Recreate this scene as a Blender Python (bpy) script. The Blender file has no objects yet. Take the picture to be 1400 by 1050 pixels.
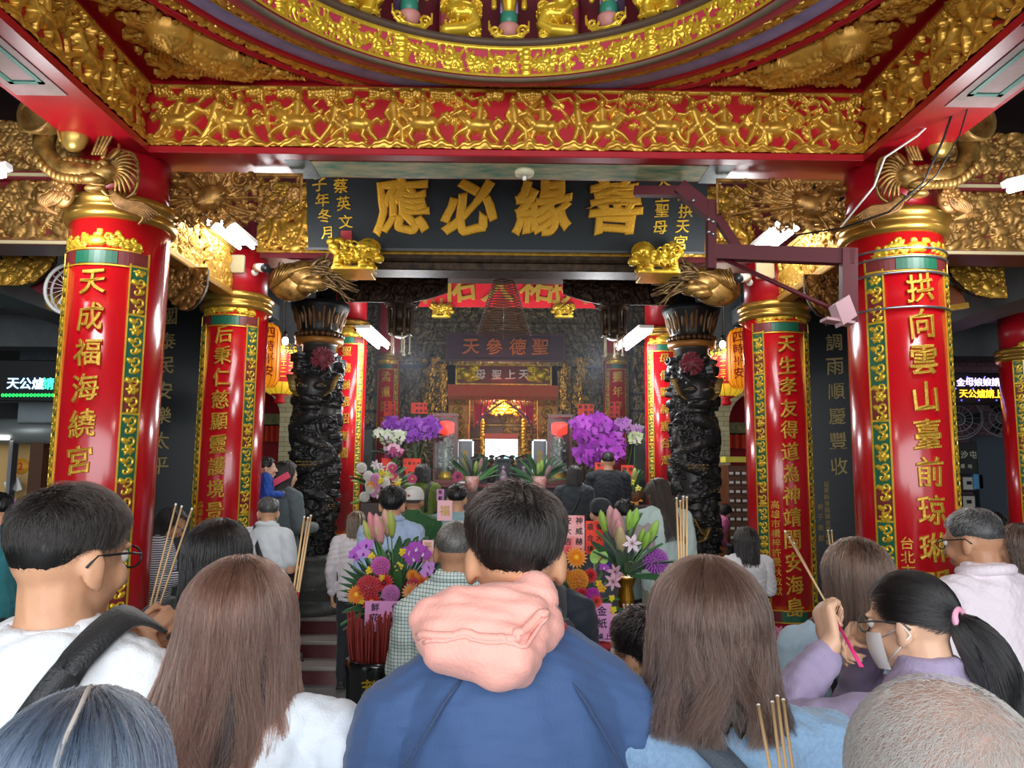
import bpy, bmesh, math, random
import numpy as np
from mathutils import Vector, Matrix
random.seed(7)
rng = np.random.default_rng(7)
sc = bpy.context.scene
COL = sc.collection
PI = math.pi
rad = math.radians
# ------------------------------------------------------------------ camera, world, daylight, exposure
HC = 1.80
FPX = 1052.0
CAM_M = (Matrix.Rotation(rad(-0.49), 3, 'Z') @ Matrix.Rotation(rad(90 + 6.67), 3, 'X') @ Matrix.Rotation(rad(0.5), 3, 'Z'))
cd = bpy.data.cameras.new('camera')
cd.sensor_width = 36.0
cd.lens = 36.0 * FPX / 1400.0
cd.clip_start = 0.05
cam = bpy.data.objects.new('camera', cd)
COL.objects.link(cam)
cam.matrix_world = Matrix.Translation((0, 0, HC)) @ CAM_M.to_4x4()
sc.camera = cam
world = bpy.data.worlds.new('world')
sc.world = world
world.use_nodes = True
bgn = world.node_tree.nodes['Background']
bgn.inputs[0].default_value = (0.86, 0.93, 1.0, 1)
bgn.inputs[1].default_value = 1.1
sc.view_settings.view_transform = 'Standard'
sc.view_settings.look = 'None'
sc.view_settings.exposure = 0.18
sc.view_settings.gamma = 1.0
sc.view_settings.use_curve_mapping = False
def lamp(name, loc, size, energy, col=(1, 1, 1), rot=(0, 0, 0), size_y=None, parent=None, typ='AREA'):
 l = bpy.data.lights.new(name, typ)
 l.energy = energy
 l.color = col
 if typ == 'AREA':
  l.shape = 'RECTANGLE'
  l.size = size
  l.size_y = size_y or size
 else:
  l.shadow_soft_size = size
 o = bpy.data.objects.new(name, l)
 o.location = loc
 o.rotation_euler = rot
 if parent:
  o.parent = parent
 COL.objects.link(o)
 return o
# daylight from the open courtyard side behind the visitors
lamp('courtyard_daylight', (0, -3.6, 2.9), 7.5, 390, (0.93, 0.97, 1.0), (rad(84), 0, 0), 4.2)
def P(px, py, Y):
 d = CAM_M @ Vector(((px - 700) / FPX, (525 - py) / FPX, -1))
 k = Y / d.y
 return Vector((d.x * k, Y, HC + d.z * k))
def PZ(px, py, z):
 d = CAM_M @ Vector(((px - 700) / FPX, (525 - py) / FPX, -1))
 k = (z - HC) / d.z
 return Vector((d.x * k, d.y * k, z))
def PX(p):
 q = CAM_M.transposed() @ (Vector(p) - Vector((0, 0, HC)))
 return (700 + FPX * q.x / -q.z, 525 - FPX * q.y / -q.z)
# ------------------------------------------------------------------ materials
def lin(c):
 if isinstance(c, str):
  c = c.lstrip('#')
  c = [int(c[i:i + 2], 16) / 255 for i in (0, 2, 4)]
 return tuple((x / 12.92 if x <= 0.04045 else ((x + 0.055) / 1.055) ** 2.4) for x in c) + (1.0,)
MATS = {}
def M(name, col, rough=0.5, metal=0.0, var=None, bump=None, emis=0, coat=0, col2=None, alpha=1, sheen=0, trans=0, stretch=None):
 if name in MATS:
  return MATS[name]
 m = bpy.data.materials.new(name)
 m.use_nodes = True
 nt = m.node_tree
 b = nt.nodes['Principled BSDF']
 c = lin(col)
 b.inputs['Base Color'].default_value = c
 b.inputs['Roughness'].default_value = rough
 b.inputs['Metallic'].default_value = metal
 b.inputs['Coat Weight'].default_value = coat
 b.inputs['Coat Roughness'].default_value = 0.12
 b.inputs['Sheen Weight'].default_value = sheen
 b.inputs['Transmission Weight'].default_value = trans
 b.inputs['Alpha'].default_value = alpha
 if emis:
  b.inputs['Emission Color'].default_value = c
  b.inputs['Emission Strength'].default_value = emis
 if var or bump:
  tc = nt.nodes.new('ShaderNodeTexCoord')
  src = tc.outputs['Object']
  if stretch:
   mp = nt.nodes.new('ShaderNodeMapping')
   mp.inputs['Scale'].default_value = stretch
   nt.links.new(src, mp.inputs[0])
   src = mp.outputs[0]
 if var:
  n = nt.nodes.new('ShaderNodeTexNoise')
  n.inputs['Scale'].default_value = var[0]
  n.inputs['Detail'].default_value = 6
  n.inputs['Roughness'].default_value = 0.65
  nt.links.new(src, n.inputs['Vector'])
  r = nt.nodes.new('ShaderNodeValToRGB')
  r.color_ramp.elements[0].position = 0.32
  r.color_ramp.elements[1].position = 0.68
  c2 = lin(col2) if col2 else tuple(max(0, x * (1 - var[1])) for x in c[:3]) + (1,)
  r.color_ramp.elements[0].color = c2
  r.color_ramp.elements[1].color = c
  nt.links.new(n.outputs[0], r.inputs[0])
  nt.links.new(r.outputs[0], b.inputs['Base Color'])
 if bump:
  n = nt.nodes.new('ShaderNodeTexNoise')
  n.inputs['Scale'].default_value = bump[0]
  n.inputs['Detail'].default_value = 4
  nt.links.new(src, n.inputs['Vector'])
  bp = nt.nodes.new('ShaderNodeBump')
  bp.inputs['Strength'].default_value = bump[1]
  bp.inputs['Distance'].default_value = 0.01
  nt.links.new(n.outputs[0], bp.inputs['Height'])
  nt.links.new(bp.outputs[0], b.inputs['Normal'])
 MATS[name] = m
 return m
def brick_mat(name, c1, c2, mortar, scale, bw=0.5, rh=0.25, rough=0.7, msize=0.02, rot=(PI / 2, 0, 0)):
 m = M(name, c1, rough)
 nt = m.node_tree
 b = nt.nodes['Principled BSDF']
 tc = nt.nodes.new('ShaderNodeTexCoord')
 mp = nt.nodes.new('ShaderNodeMapping')
 mp.inputs['Rotation'].default_value = rot
 t = nt.nodes.new('ShaderNodeTexBrick')
 t.inputs['Color1'].default_value = lin(c1)
 t.inputs['Color2'].default_value = lin(c2)
 t.inputs['Mortar'].default_value = lin(mortar)
 t.inputs['Scale'].default_value = scale
 t.inputs['Brick Width'].default_value = bw
 t.inputs['Row Height'].default_value = rh
 t.inputs['Mortar Size'].default_value = msize
 nt.links.new(tc.outputs['Object'], mp.inputs[0])
 nt.links.new(mp.outputs[0], t.inputs['Vector'])
 nt.links.new(t.outputs['Color'], b.inputs['Base Color'])
 return m
GOLD = M('gold_leaf', '#e6b548', 0.34, 0.55, var=(14, 0.45), col2='#b07c2c')
GOLDB = M('bright_gold', '#f0c63c', 0.3, 0.5, var=(25, 0.3))
GOLDD = M('aged_gold', '#b58c4a', 0.38, 0.6, var=(18, 0.6), col2='#5a3c18')
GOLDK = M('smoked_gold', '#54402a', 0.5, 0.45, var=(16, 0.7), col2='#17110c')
RED = M('red_lacquer', '#c4101c', 0.22, 0, var=(3, 0.12), coat=0.5)
REDB = M('red_beam_paint', '#b0101f', 0.35, 0, var=(5, 0.25))
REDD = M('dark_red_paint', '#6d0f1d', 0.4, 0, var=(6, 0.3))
PINKR = M('faded_red_paint', '#c03a50', 0.45, 0, var=(8, 0.25))
GREEN = M('green_enamel', '#1d5f45', 0.35)
MAROON = M('maroon_enamel', '#7a2a2a', 0.4, var=(40, 0.3))
PURPLE = M('purple_paint', '#9a8ab2', 0.5, var=(9, 0.35))
BLACK = M('black_lacquer', '#141d1f', 0.45)
GRANITE = M('black_granite', '#15191b', 0.3, 0, var=(30, 0.35), coat=0.15)
STONE = M('carved_black_stone', '#2b2a29', 0.38, 0, var=(20, 0.5), bump=(60, 0.3))
WHITE = M('white_plastic', '#e8e6e0', 0.4)
STEEL = M('steel', '#b8bcc0', 0.3, 0.9)
DARK = M('dark_plastic', '#17181a', 0.4)
INK = M('ink', '#161214', 0.6)
SKIN = M('skin', '#d9a27e', 0.5, 0, var=(20, 0.12), bump=(150, 0.05))
SKIN.node_tree.nodes['Principled BSDF'].inputs['Subsurface Weight'].default_value = 0.06
SKINP = M('skin_pale', '#e6b797', 0.5, 0, var=(20, 0.1), bump=(150, 0.05))
REDPAPER = M('red_paper', '#f0432c', 0.7)
PINKPAPER = M('pink_paper', '#e59ad0', 0.7)
LPINK = M('pale_pink_paper', '#f3b9c2', 0.7)
# ------------------------------------------------------------------ objects
def tag(o, label=None, cat=None, group=None, kind=None):
 if label:
  o['label'] = label
 if cat:
  o['category'] = cat
 if group:
  o['group'] = group
 if kind:
  o['kind'] = kind
 return o
def thing(name, label, cat, loc=(0, 0, 0), rz=0, group=None, kind='thing'):
 o = bpy.data.objects.new(name, None)
 o.location = loc
 o.rotation_euler = (0, 0, rz)
 o.empty_display_size = 0.1
 COL.objects.link(o)
 return tag(o, label, cat, group, kind)
def link_mesh(name, me, mats, parent=None, loc=None):
 o = bpy.data.objects.new(name, me)
 COL.objects.link(o)
 if not isinstance(mats, (list, tuple)):
  mats = [mats]
 if not me.materials:
  for m in mats:
   me.materials.append(m)
 if parent:
  o.parent = parent
 if loc is not None:
  o.location = loc
 return o
def copy_tree(o, parent=None):
 c = o.copy()
 COL.objects.link(c)
 if parent:
  c.parent = parent
  c.matrix_parent_inverse = o.matrix_parent_inverse
 for ch in list(o.children):
  copy_tree(ch, c)
 return c
def quads_mesh(name, V, Fq, smooth=True):
 me = bpy.data.meshes.new(name)
 V = np.ascontiguousarray(V, dtype=np.float32)
 Fq = np.ascontiguousarray(Fq, dtype=np.int32)
 k = Fq.shape[1]
 me.vertices.add(len(V))
 me.vertices.foreach_set('co', V.ravel())
 me.loops.add(Fq.size)
 me.loops.foreach_set('vertex_index', Fq.ravel())
 me.polygons.add(len(Fq))
 me.polygons.foreach_set('loop_start', np.arange(0, Fq.size, k, dtype=np.int32))
 me.polygons.foreach_set('use_smooth', np.full(len(Fq), smooth))
 me.update(calc_edges=True)
 return me
class MB:
 """collects simple shapes into one mesh"""
 def __init__(s):
  s.v = []
  s.f = []
  s.mi = []
  s.sm = []
  s.m = 0
  s.smooth = False
 def add(s, vs, fs, smooth=None):
  n = len(s.v)
  s.v.extend([tuple(v) for v in vs])
  for f in fs:
   s.f.append([n + i for i in f])
   s.mi.append(s.m)
   s.sm.append(s.smooth if smooth is None else smooth)
  return s
 def box(s, lo, hi, bev=0):
  x0, y0, z0 = lo
  x1, y1, z1 = hi
  if x0 > x1: x0, x1 = x1, x0
  if y0 > y1: y0, y1 = y1, y0
  if z0 > z1: z0, z1 = z1, z0
  b = min(bev, (x1 - x0) / 2.01, (y1 - y0) / 2.01, (z1 - z0) / 2.01)
  if b <= 0:
   s.add([(x0, y0, z0), (x1, y0, z0), (x1, y1, z0), (x0, y1, z0), (x0, y0, z1), (x1, y0, z1), (x1, y1, z1), (x0, y1, z1)],
     [(0, 3, 2, 1), (4, 5, 6, 7), (0, 1, 5, 4), (1, 2, 6, 5), (2, 3, 7, 6), (3, 0, 4, 7)], False)
  else:
   def ring(z, i):
    return [(x0 + b + i, y0 + i, z), (x1 - b - i, y0 + i, z), (x1 - i, y0 + b + i, z), (x1 - i, y1 - b - i, z),
      (x1 - b - i, y1 - i, z), (x0 + b + i, y1 - i, z), (x0 + i, y1 - b - i, z), (x0 + i, y0 + b + i, z)]
   vs = ring(z0, b * .7) + ring(z0 + b, 0) + ring(z1 - b, 0) + ring(z1, b * .7)
   fs = [tuple(range(7, -1, -1)), tuple(range(24, 32))]
   for r in range(3):
    for i in range(8):
     j = (i + 1) % 8
     fs.append((r * 8 + i, r * 8 + j, r * 8 + 8 + j, r * 8 + 8 + i))
   s.add(vs, fs, False)
  return s
 def obox(s, c, ux, uy, uz):
  c, ux, uy, uz = map(Vector, (c, ux, uy, uz))
  vs = [c + a * ux + b * uy + d * uz for d in (-1, 1) for a, b in ((-1, -1), (1, -1), (1, 1), (-1, 1))]
  return s.add(vs, [(0, 3, 2, 1), (4, 5, 6, 7), (0, 1, 5, 4), (1, 2, 6, 5), (2, 3, 7, 6), (3, 0, 4, 7)], False)
 def bar(s, a, b, w, h, up=(0, 0, 1)):
  a, b = Vector(a), Vector(b)
  d = (b - a)
  sd = d.cross(Vector(up))
  if sd.length < 1e-6:
   sd = d.cross(Vector((1, 0, 0)))
  sd.normalize()
  u = sd.cross(d).normalized()
  return s.obox((a + b) / 2, d / 2, sd * w / 2, u * h / 2)
 def tube(s, pts, r, n=8, closed=False, cap=True):
  pts = [Vector(p) for p in pts]
  k = len(pts)
  rs = r if isinstance(r, (list, tuple)) else [r] * k
  vs = []
  prev = None
  for i, p in enumerate(pts):
   if closed:
    t = pts[(i + 1) % k] - pts[i - 1]
   else:
    t = pts[min(i + 1, k - 1)] - pts[max(i - 1, 0)]
   if t.length < 1e-9:
    t = Vector((0, 0, 1))
   t.normalize()
   if prev is None:
    a = Vector((0, 0, 1)) if abs(t.z) < .9 else Vector((1, 0, 0))
    nx = a.cross(t).normalized()
   else:
    nx = prev - t * prev.dot(t)
    if nx.length < 1e-6:
     nx = Vector((1, 0, 0)).cross(t)
    nx.normalize()
   prev = nx
   ny = t.cross(nx)
   for j in range(n):
    an = 2 * PI * j / n
    vs.append(p + (nx * math.cos(an) + ny * math.sin(an)) * rs[i])
  fs = []
  for i in range(k if closed else k - 1):
   i2 = (i + 1) % k
   for j in range(n):
    j2 = (j + 1) % n
    fs.append((i * n + j, i * n + j2, i2 * n + j2, i2 * n + j))
  if cap and not closed:
   fs.append(tuple(range(n - 1, -1, -1)))
   fs.append(tuple(range((k - 1) * n, k * n)))
  return s.add(vs, fs, True)
 def lathe(s, prof, c=(0, 0, 0), n=32, a0=0, a1=2 * PI, cap=True):
  c = Vector(c)
  full = abs(a1 - a0 - 2 * PI) < 1e-6
  nn = n if full else n + 1
  vs = []
  for (r, z) in prof:
   for j in range(nn):
    a = a0 + (a1 - a0) * j / n
    vs.append(c + Vector((r * math.cos(a), r * math.sin(a), z)))
  fs = []
  for i in range(len(prof) - 1):
   for j in range(n):
    j2 = (j + 1) % nn
    fs.append((i * nn + j, i * nn + j2, (i + 1) * nn + j2, (i + 1) * nn + j))
  if cap and full:
   if prof[0][0] > 1e-5: fs.append(tuple(range(nn - 1, -1, -1)))
   if prof[-1][0] > 1e-5: fs.append(tuple(range((len(prof) - 1) * nn, len(prof) * nn)))
  return s.add(vs, fs, True)
 def ell(s, c, r, n=12, m=8, rot=None):
  c = Vector(c)
  if not isinstance(r, (tuple, list, Vector)):
   r = (r, r, r)
  vs = [Vector((0, 0, -r[2]))]
  for i in range(1, m):
   t = -PI / 2 + PI * i / m
   for j in range(n):
    a = 2 * PI * j / n
    vs.append(Vector((r[0] * math.cos(t) * math.cos(a), r[1] * math.cos(t) * math.sin(a), r[2] * math.sin(t))))
  vs.append(Vector((0, 0, r[2])))
  fs = []
  for j in range(n):
   j2 = (j + 1) % n
   fs.append((0, 1 + j2, 1 + j))
   for i in range(m - 2):
    fs.append((1 + i * n + j, 1 + i * n + j2, 1 + (i + 1) * n + j2, 1 + (i + 1) * n + j))
   fs.append((1 + (m - 2) * n + j, 1 + (m - 2) * n + j2, len(vs) - 1))
  if rot is not None:
   vs = [rot @ v for v in vs]
  return s.add([v + c for v in vs], fs, True)
 def cap(s, a, b, r0, r1, n=12):
  a, b = Vector(a), Vector(b)
  d = b - a
  L = d.length
  if L < 1e-6:
   return s.ell(a, r0, n)
  t = d / L
  pts, rs = [], []
  for q in (-1, -.92, -.71, -.38):
   pts.append(a + t * q * r0)
   rs.append(max(1e-4, r0 * math.sqrt(1 - q * q)))
  for q in (0, .33, .67, 1):
   pts.append(a + d * q)
   rs.append(r0 + (r1 - r0) * q)
  for q in (.38, .71, .92, 1):
   pts.append(b + t * q * r1)
   rs.append(max(1e-4, r1 * math.sqrt(1 - q * q)))
  return s.tube(pts, rs, n)
 def loft(s, secs, n=24):
  """horizontal elliptical sections (cx, cy, cz, rx, ry)"""
  vs = []
  for (cx, cy, cz, rx, ry) in secs:
   for j in range(n):
    a = 2 * PI * j / n
    vs.append((cx + rx * math.cos(a), cy + ry * math.sin(a), cz))
  fs = [tuple(range(n - 1, -1, -1)), tuple(range((len(secs) - 1) * n, len(secs) * n))]
  for i in range(len(secs) - 1):
   for j in range(n):
    j2 = (j + 1) % n
    fs.append((i * n + j, i * n + j2, (i + 1) * n + j2, (i + 1) * n + j))
  return s.add(vs, fs, True)
 def prism(s, poly, o, u, v, w):
  """polygon (a, b) on o + a*u + b*v, thickened by w"""
  o, u, v, w = map(Vector, (o, u, v, w))
  n = len(poly)
  a = [o + u * p[0] + v * p[1] for p in poly]
  b = [p + w for p in a]
  fs = [tuple(range(n - 1, -1, -1)), tuple(range(n, 2 * n))] + [(i, (i + 1) % n, n + (i + 1) % n, n + i) for i in range(n)]
  return s.add(a + b, fs, False)
 def mesh(s, name='m'):
  me = bpy.data.meshes.new(name)
  me.from_pydata(s.v, [], s.f)
  me.polygons.foreach_set('use_smooth', s.sm)
  me.polygons.foreach_set('material_index', s.mi)
  me.update()
  return me
 def build(s, name, mats, parent=None, loc=None):
  return link_mesh(name, s.mesh(name), mats, parent, loc)
def struct(o):
 o['kind'] = 'structure'
 return o
def plane_map(o, u, v, n=None):
 o, u, v = np.array(o, float), np.array(u, float), np.array(v, float)
 n = np.cross(u, v) if n is None else np.array(n, float)
 return lambda U, V, H: o + U[:, None] * u + V[:, None] * v + H[:, None] * n
def cyl_map(c, R, sgn=1, a0=-PI / 2, inward=False):
 """U runs along the arc (to the right seen from outside), angle 0 at a0; V is height"""
 def f(U, V, H):
  a = a0 + sgn * U / R
  r = R - H if inward else R + H
  return np.stack([c[0] + r * np.cos(a), c[1] + r * np.sin(a), c[2] + V], 1)
 return f
class Rel:
 """carved relief: a height field of overlapping rounded strokes, open where nothing is carved"""
 def __init__(s, w, h, res=0.006, u0=0.0, v0=0.0):
  s.w, s.h, s.res, s.u0, s.v0 = w, h, res, u0, v0
  s.nx, s.ny = int(round(w / res)) + 1, int(round(h / res)) + 1
  s.x = u0 + np.arange(s.nx) * res
  s.y = v0 + np.arange(s.ny) * res
  s.H = np.zeros((s.ny, s.nx))
 def win(s, xa, xb, ya, yb):
  i0 = max(0, int((xa - s.u0) / s.res)); i1 = min(s.nx, int((xb - s.u0) / s.res) + 2)
  j0 = max(0, int((ya - s.v0) / s.res)); j1 = min(s.ny, int((yb - s.v0) / s.res) + 2)
  if i0 >= i1 or j0 >= j1:
   return None
  return slice(j0, j1), slice(i0, i1), s.x[None, i0:i1], s.y[j0:j1, None]
 def cap(s, x0, y0, x1, y1, r0, r1=None, z=0.0, k=1.0):
  r1 = r0 if r1 is None else r1
  R = max(r0, r1)
  w = s.win(min(x0, x1) - R, max(x0, x1) + R, min(y0, y1) - R, max(y0, y1) + R)
  if w is None: return
  a, b, X, Y = w
  dx, dy = x1 - x0, y1 - y0
  L2 = dx * dx + dy * dy + 1e-12
  t = np.clip(((X - x0) * dx + (Y - y0) * dy) / L2, 0, 1)
  r = r0 + (r1 - r0) * t
  d2 = (X - x0 - t * dx) ** 2 + (Y - y0 - t * dy) ** 2
  q = r * r - d2
  h = np.where(q > 0, z + k * np.sqrt(np.maximum(q, 0)), 0)
  s.H[a, b] = np.maximum(s.H[a, b], h)
 def ell(s, x, y, rx, ry=None, ang=0, hz=None, z=0.0):
  ry = rx if ry is None else ry
  hz = min(rx, ry) if hz is None else hz
  R = max(rx, ry)
  w = s.win(x - R, x + R, y - R, y + R)
  if w is None: return
  a, b, X, Y = w
  c, sn = math.cos(ang), math.sin(ang)
  u = ((X - x) * c + (Y - y) * sn) / rx
  v = (-(X - x) * sn + (Y - y) * c) / ry
  q = 1 - u * u - v * v
  h = np.where(q > 0, z + hz * np.sqrt(np.maximum(q, 0)), 0)
  s.H[a, b] = np.maximum(s.H[a, b], h)
 def rect(s, x0, x1, y0, y1, h):
  w = s.win(x0, x1, y0, y1)
  if w is None: return
  s.H[w[0], w[1]] = np.maximum(s.H[w[0], w[1]], h)
 def path(s, pts, r0, r1=None, z=0.0, k=1.0):
  r1 = r0 if r1 is None else r1
  n = len(pts) - 1
  for i in range(n):
   s.cap(*pts[i], *pts[i + 1], r0 + (r1 - r0) * i / n, r0 + (r1 - r0) * (i + 1) / n, z, k)
 def curl(s, x, y, R, a0=0, turns=1.3, r=0.006, z=0.0, sg=1, n=14):
  pts = []
  for i in range(n + 1):
   t = i / n
   q = R * (1 - 0.85 * t)
   a = a0 + sg * 2 * PI * turns * t
   pts.append((x + q * math.cos(a), y + q * math.sin(a)))
  s.path(pts, r, r * .8, z)
 def flower(s, x, y, R, n=6, z=0.004, a0=0):
  for i in range(n):
   a = a0 + 2 * PI * i / n
   s.ell(x + .6 * R * math.cos(a), y + .6 * R * math.sin(a), R * .5, R * .24, a, R * .22, z)
  s.ell(x, y, R * .28, None, 0, R * .25, z + R * .1)
 def leaf(s, x, y, L, a, z=0.003, w=.3):
  s.ell(x + L / 2 * math.cos(a), y + L / 2 * math.sin(a), L / 2, L * w / 1.6, a, L * .14, z)
 def clump(s, x, y, R, n=9, z=.006):
  for i in range(n):
   a, q = random.uniform(0, 2 * PI), R * math.sqrt(random.random())
   s.ell(x + q * math.cos(a), y + q * .6 * math.sin(a), R * random.uniform(.22, .36), None, 0, None, z)
 def cloud(s, x, y, R, z=.004):
  s.curl(x - R * .6, y, R * .5, random.uniform(0, 6), 1.2, R * .13, z)
  s.curl(x + R * .5, y + R * .1, R * .6, random.uniform(0, 6), 1.2, R * .14, z, -1)
  s.cap(x - R, y - R * .4, x + R, y - R * .4, R * .14, R * .08, z)
 def figure(s, x, y, k, f=1, arm=None, weapon=True, seated=False):
  """a little carved person; y is the foot (or seat) level, k the height"""
  h = k
  if not seated:
   sp = random.uniform(.12, .3) * f
   s.path([(x - sp * h, y), (x - sp * h * .4, y + .24 * h), (x, y + .45 * h)], .05 * h, .085 * h, .01)
   s.path([(x + sp * h, y), (x + sp * h * .9, y + .25 * h), (x, y + .45 * h)], .05 * h, .085 * h, .014)
   b = y + .42 * h
  else:
   b = y
   s.path([(x, b + .06 * h), (x + .16 * h * f, b - .06 * h), (x + .1 * h * f, b - .28 * h)], .075 * h, .045 * h, .02)
  lean = random.uniform(-.05, .1) * f * h
  s.cap(x, b, x + lean, b + .3 * h, .1 * h, .115 * h, .016)
  s.ell(x, b + .04 * h, .13 * h, .1 * h, 0, .09 * h, .014)
  hx, hy = x + lean * 1.3, b + .5 * h
  s.ell(hx, hy, .075 * h, .09 * h, 0, .08 * h, .024)
  s.ell(hx, hy + .075 * h, .06 * h, .05 * h, 0, .06 * h, .022)
  a = random.uniform(-.3, 1.1) if arm is None else arm
  ex, ey = x + lean + f * .2 * h, b + .2 * h + .1 * h * a
  wx, wy = ex + f * .16 * h, ey + .16 * h * a
  s.path([(x + lean + f * .08 * h, b + .3 * h), (ex, ey), (wx, wy)], .05 * h, .035 * h, .026)
  s.path([(x + lean - f * .08 * h, b + .3 * h), (x - f * .2 * h, b + .16 * h), (x - f * .12 * h, b + .02 * h)], .05 * h, .035 * h, .02)
  if weapon:
   c = random.uniform(.3, 1.3)
   s.cap(wx - f * .2 * h * math.cos(c), wy - .2 * h * math.sin(c), wx + f * .38 * h * math.cos(c), wy + .38 * h * math.sin(c), .014 * h, .011 * h, .026)
 def rider(s, x, y, k, f=1):
  """horse or lion at full stretch with a warrior astride; k is the total height"""
  h = k
  s.ell(x, y + .34 * h, .27 * h, .13 * h, .08 * f, .12 * h, .014)
  s.ell(x - .2 * f * h, y + .35 * h, .13 * h, .13 * h, 0, .11 * h, .014)
  s.path([(x + .2 * f * h, y + .4 * h), (x + .33 * f * h, y + .52 * h), (x + .36 * f * h, y + .62 * h)], .1 * h, .065 * h, .018)
  s.path([(x + .35 * f * h, y + .62 * h), (x + .5 * f * h, y + .55 * h)], .065 * h, .04 * h, .022)
  s.ell(x + .36 * f * h, y + .7 * h, .02 * h, .05 * h, .3, None, .02)
  for i in range(4):
   t = i / 3
   s.ell(x + (.2 + .12 * t) * f * h, y + (.5 + .13 * t) * h, .05 * h, .03 * h, 2.2 * f, .04 * h, .028)
  s.path([(x + .2 * f * h, y + .3 * h), (x + .38 * f * h, y + .2 * h), (x + .5 * f * h, y + .08 * h)], .065 * h, .028 * h, .014)
  s.path([(x + .14 * f * h, y + .28 * h), (x + .22 * f * h, y + .14 * h), (x + .14 * f * h, y + .02 * h)], .06 * h, .03 * h, .01)
  s.path([(x - .24 * f * h, y + .32 * h), (x - .3 * f * h, y + .16 * h), (x - .42 * f * h, y + .04 * h)], .075 * h, .03 * h, .014)
  s.path([(x - .18 * f * h, y + .28 * h), (x - .12 * f * h, y + .14 * h), (x - .22 * f * h, y + .02 * h)], .07 * h, .03 * h, .01)
  s.path([(x - .32 * f * h, y + .4 * h), (x - .42 * f * h, y + .5 * h), (x - .5 * f * h, y + .4 * h), (x - .54 * f * h, y + .46 * h)], .045 * h, .025 * h, .012)
  s.figure(x - .02 * f * h, y + .46 * h, h * .78, f, seated=True)
 def tree(s, x, y, h, z=.004):
  pts = [(x, y)]
  for i in range(5):
   pts.append((pts[-1][0] + random.uniform(-.08, .08) * h, y + h * (i + 1) / 5))
  s.path(pts, .05 * h, .02 * h, z)
  for p in pts[2:]:
   for sg in (-1, 1):
    a = random.uniform(.2, .9)
    q = (p[0] + sg * .22 * h * math.cos(a), p[1] + .2 * h * math.sin(a) - .05 * h)
    s.cap(*p, *q, .018 * h, .01 * h, z)
    s.clump(q[0], q[1], .1 * h, 7, z + .006)
 def ground(s, h0, amp, z=.01):
  x = s.x
  top = s.v0 + h0 + amp * (np.sin(x * 23 + 1) + .6 * np.sin(x * 51 + 2) + .4 * np.sin(x * 97)) / 2
  g = (s.y[:, None] < top[None, :])
  d = np.clip((top[None, :] - s.y[:, None]) / h0, 0, 1)
  rip = .5 + .5 * np.sin(d * 14 + 1.5 * np.sin(x * 40)[None, :] + x[None, :] * 30)
  s.H = np.maximum(s.H, np.where(g, z + .022 * np.sqrt(d) + .008 * rip, 0))
 def filigree(s, n, rmin, rmax, r=.005, z=.002, leaves=True):
  for i in range(n):
   x, y = s.u0 + random.random() * s.w, s.v0 + random.random() * s.h
   R = random.uniform(rmin, rmax)
   a = random.uniform(0, 2 * PI)
   s.curl(x, y, R, a, random.uniform(.7, 1.4), r, z + random.uniform(0, .006), random.choice((-1, 1)), 10)
   if leaves:
    for q in range(2):
     s.leaf(x + R * math.cos(a), y + R * math.sin(a), R * random.uniform(.9, 1.6), random.uniform(0, 2 * PI), z + random.uniform(0, .008))
 def frame(s, b, h):
  s.rect(s.u0, s.u0 + s.w, s.v0, s.v0 + b, h)
  s.rect(s.u0, s.u0 + s.w, s.v0 + s.h - b, s.v0 + s.h, h)
  s.rect(s.u0, s.u0 + b, s.v0, s.v0 + s.h, h)
  s.rect(s.u0 + s.w - b, s.u0 + s.w, s.v0, s.v0 + s.h, h)
 def build(s, name, mat, parent, fmap, thr=.001, solid=False, mask=None, gain=1.0):
  nx, ny = s.nx, s.ny
  H = s.H * gain
  mx = np.maximum(np.maximum(H[:-1, :-1], H[1:, :-1]), np.maximum(H[:-1, 1:], H[1:, 1:]))
  keep = np.ones_like(mx, bool) if solid else mx > thr
  if mask is not None:
   X, Y = np.meshgrid(s.x, s.y)
   mk = mask(X, Y)
   keep &= mk[:-1, :-1] & mk[1:, :-1] & mk[:-1, 1:] & mk[1:, 1:]
  j, i = np.nonzero(keep)
  a = j * nx + i
  Fq = np.stack([a, a + 1, a + nx + 1, a + nx], 1)
  used, inv = np.unique(Fq, return_inverse=True)
  U = np.tile(s.x, ny)[used]
  V = np.repeat(s.y, nx)[used]
  co = fmap(U, V, H.ravel()[used])
  me = quads_mesh(name, co, inv.reshape(-1, 4))
  return link_mesh(name, me, mat, parent)
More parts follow.
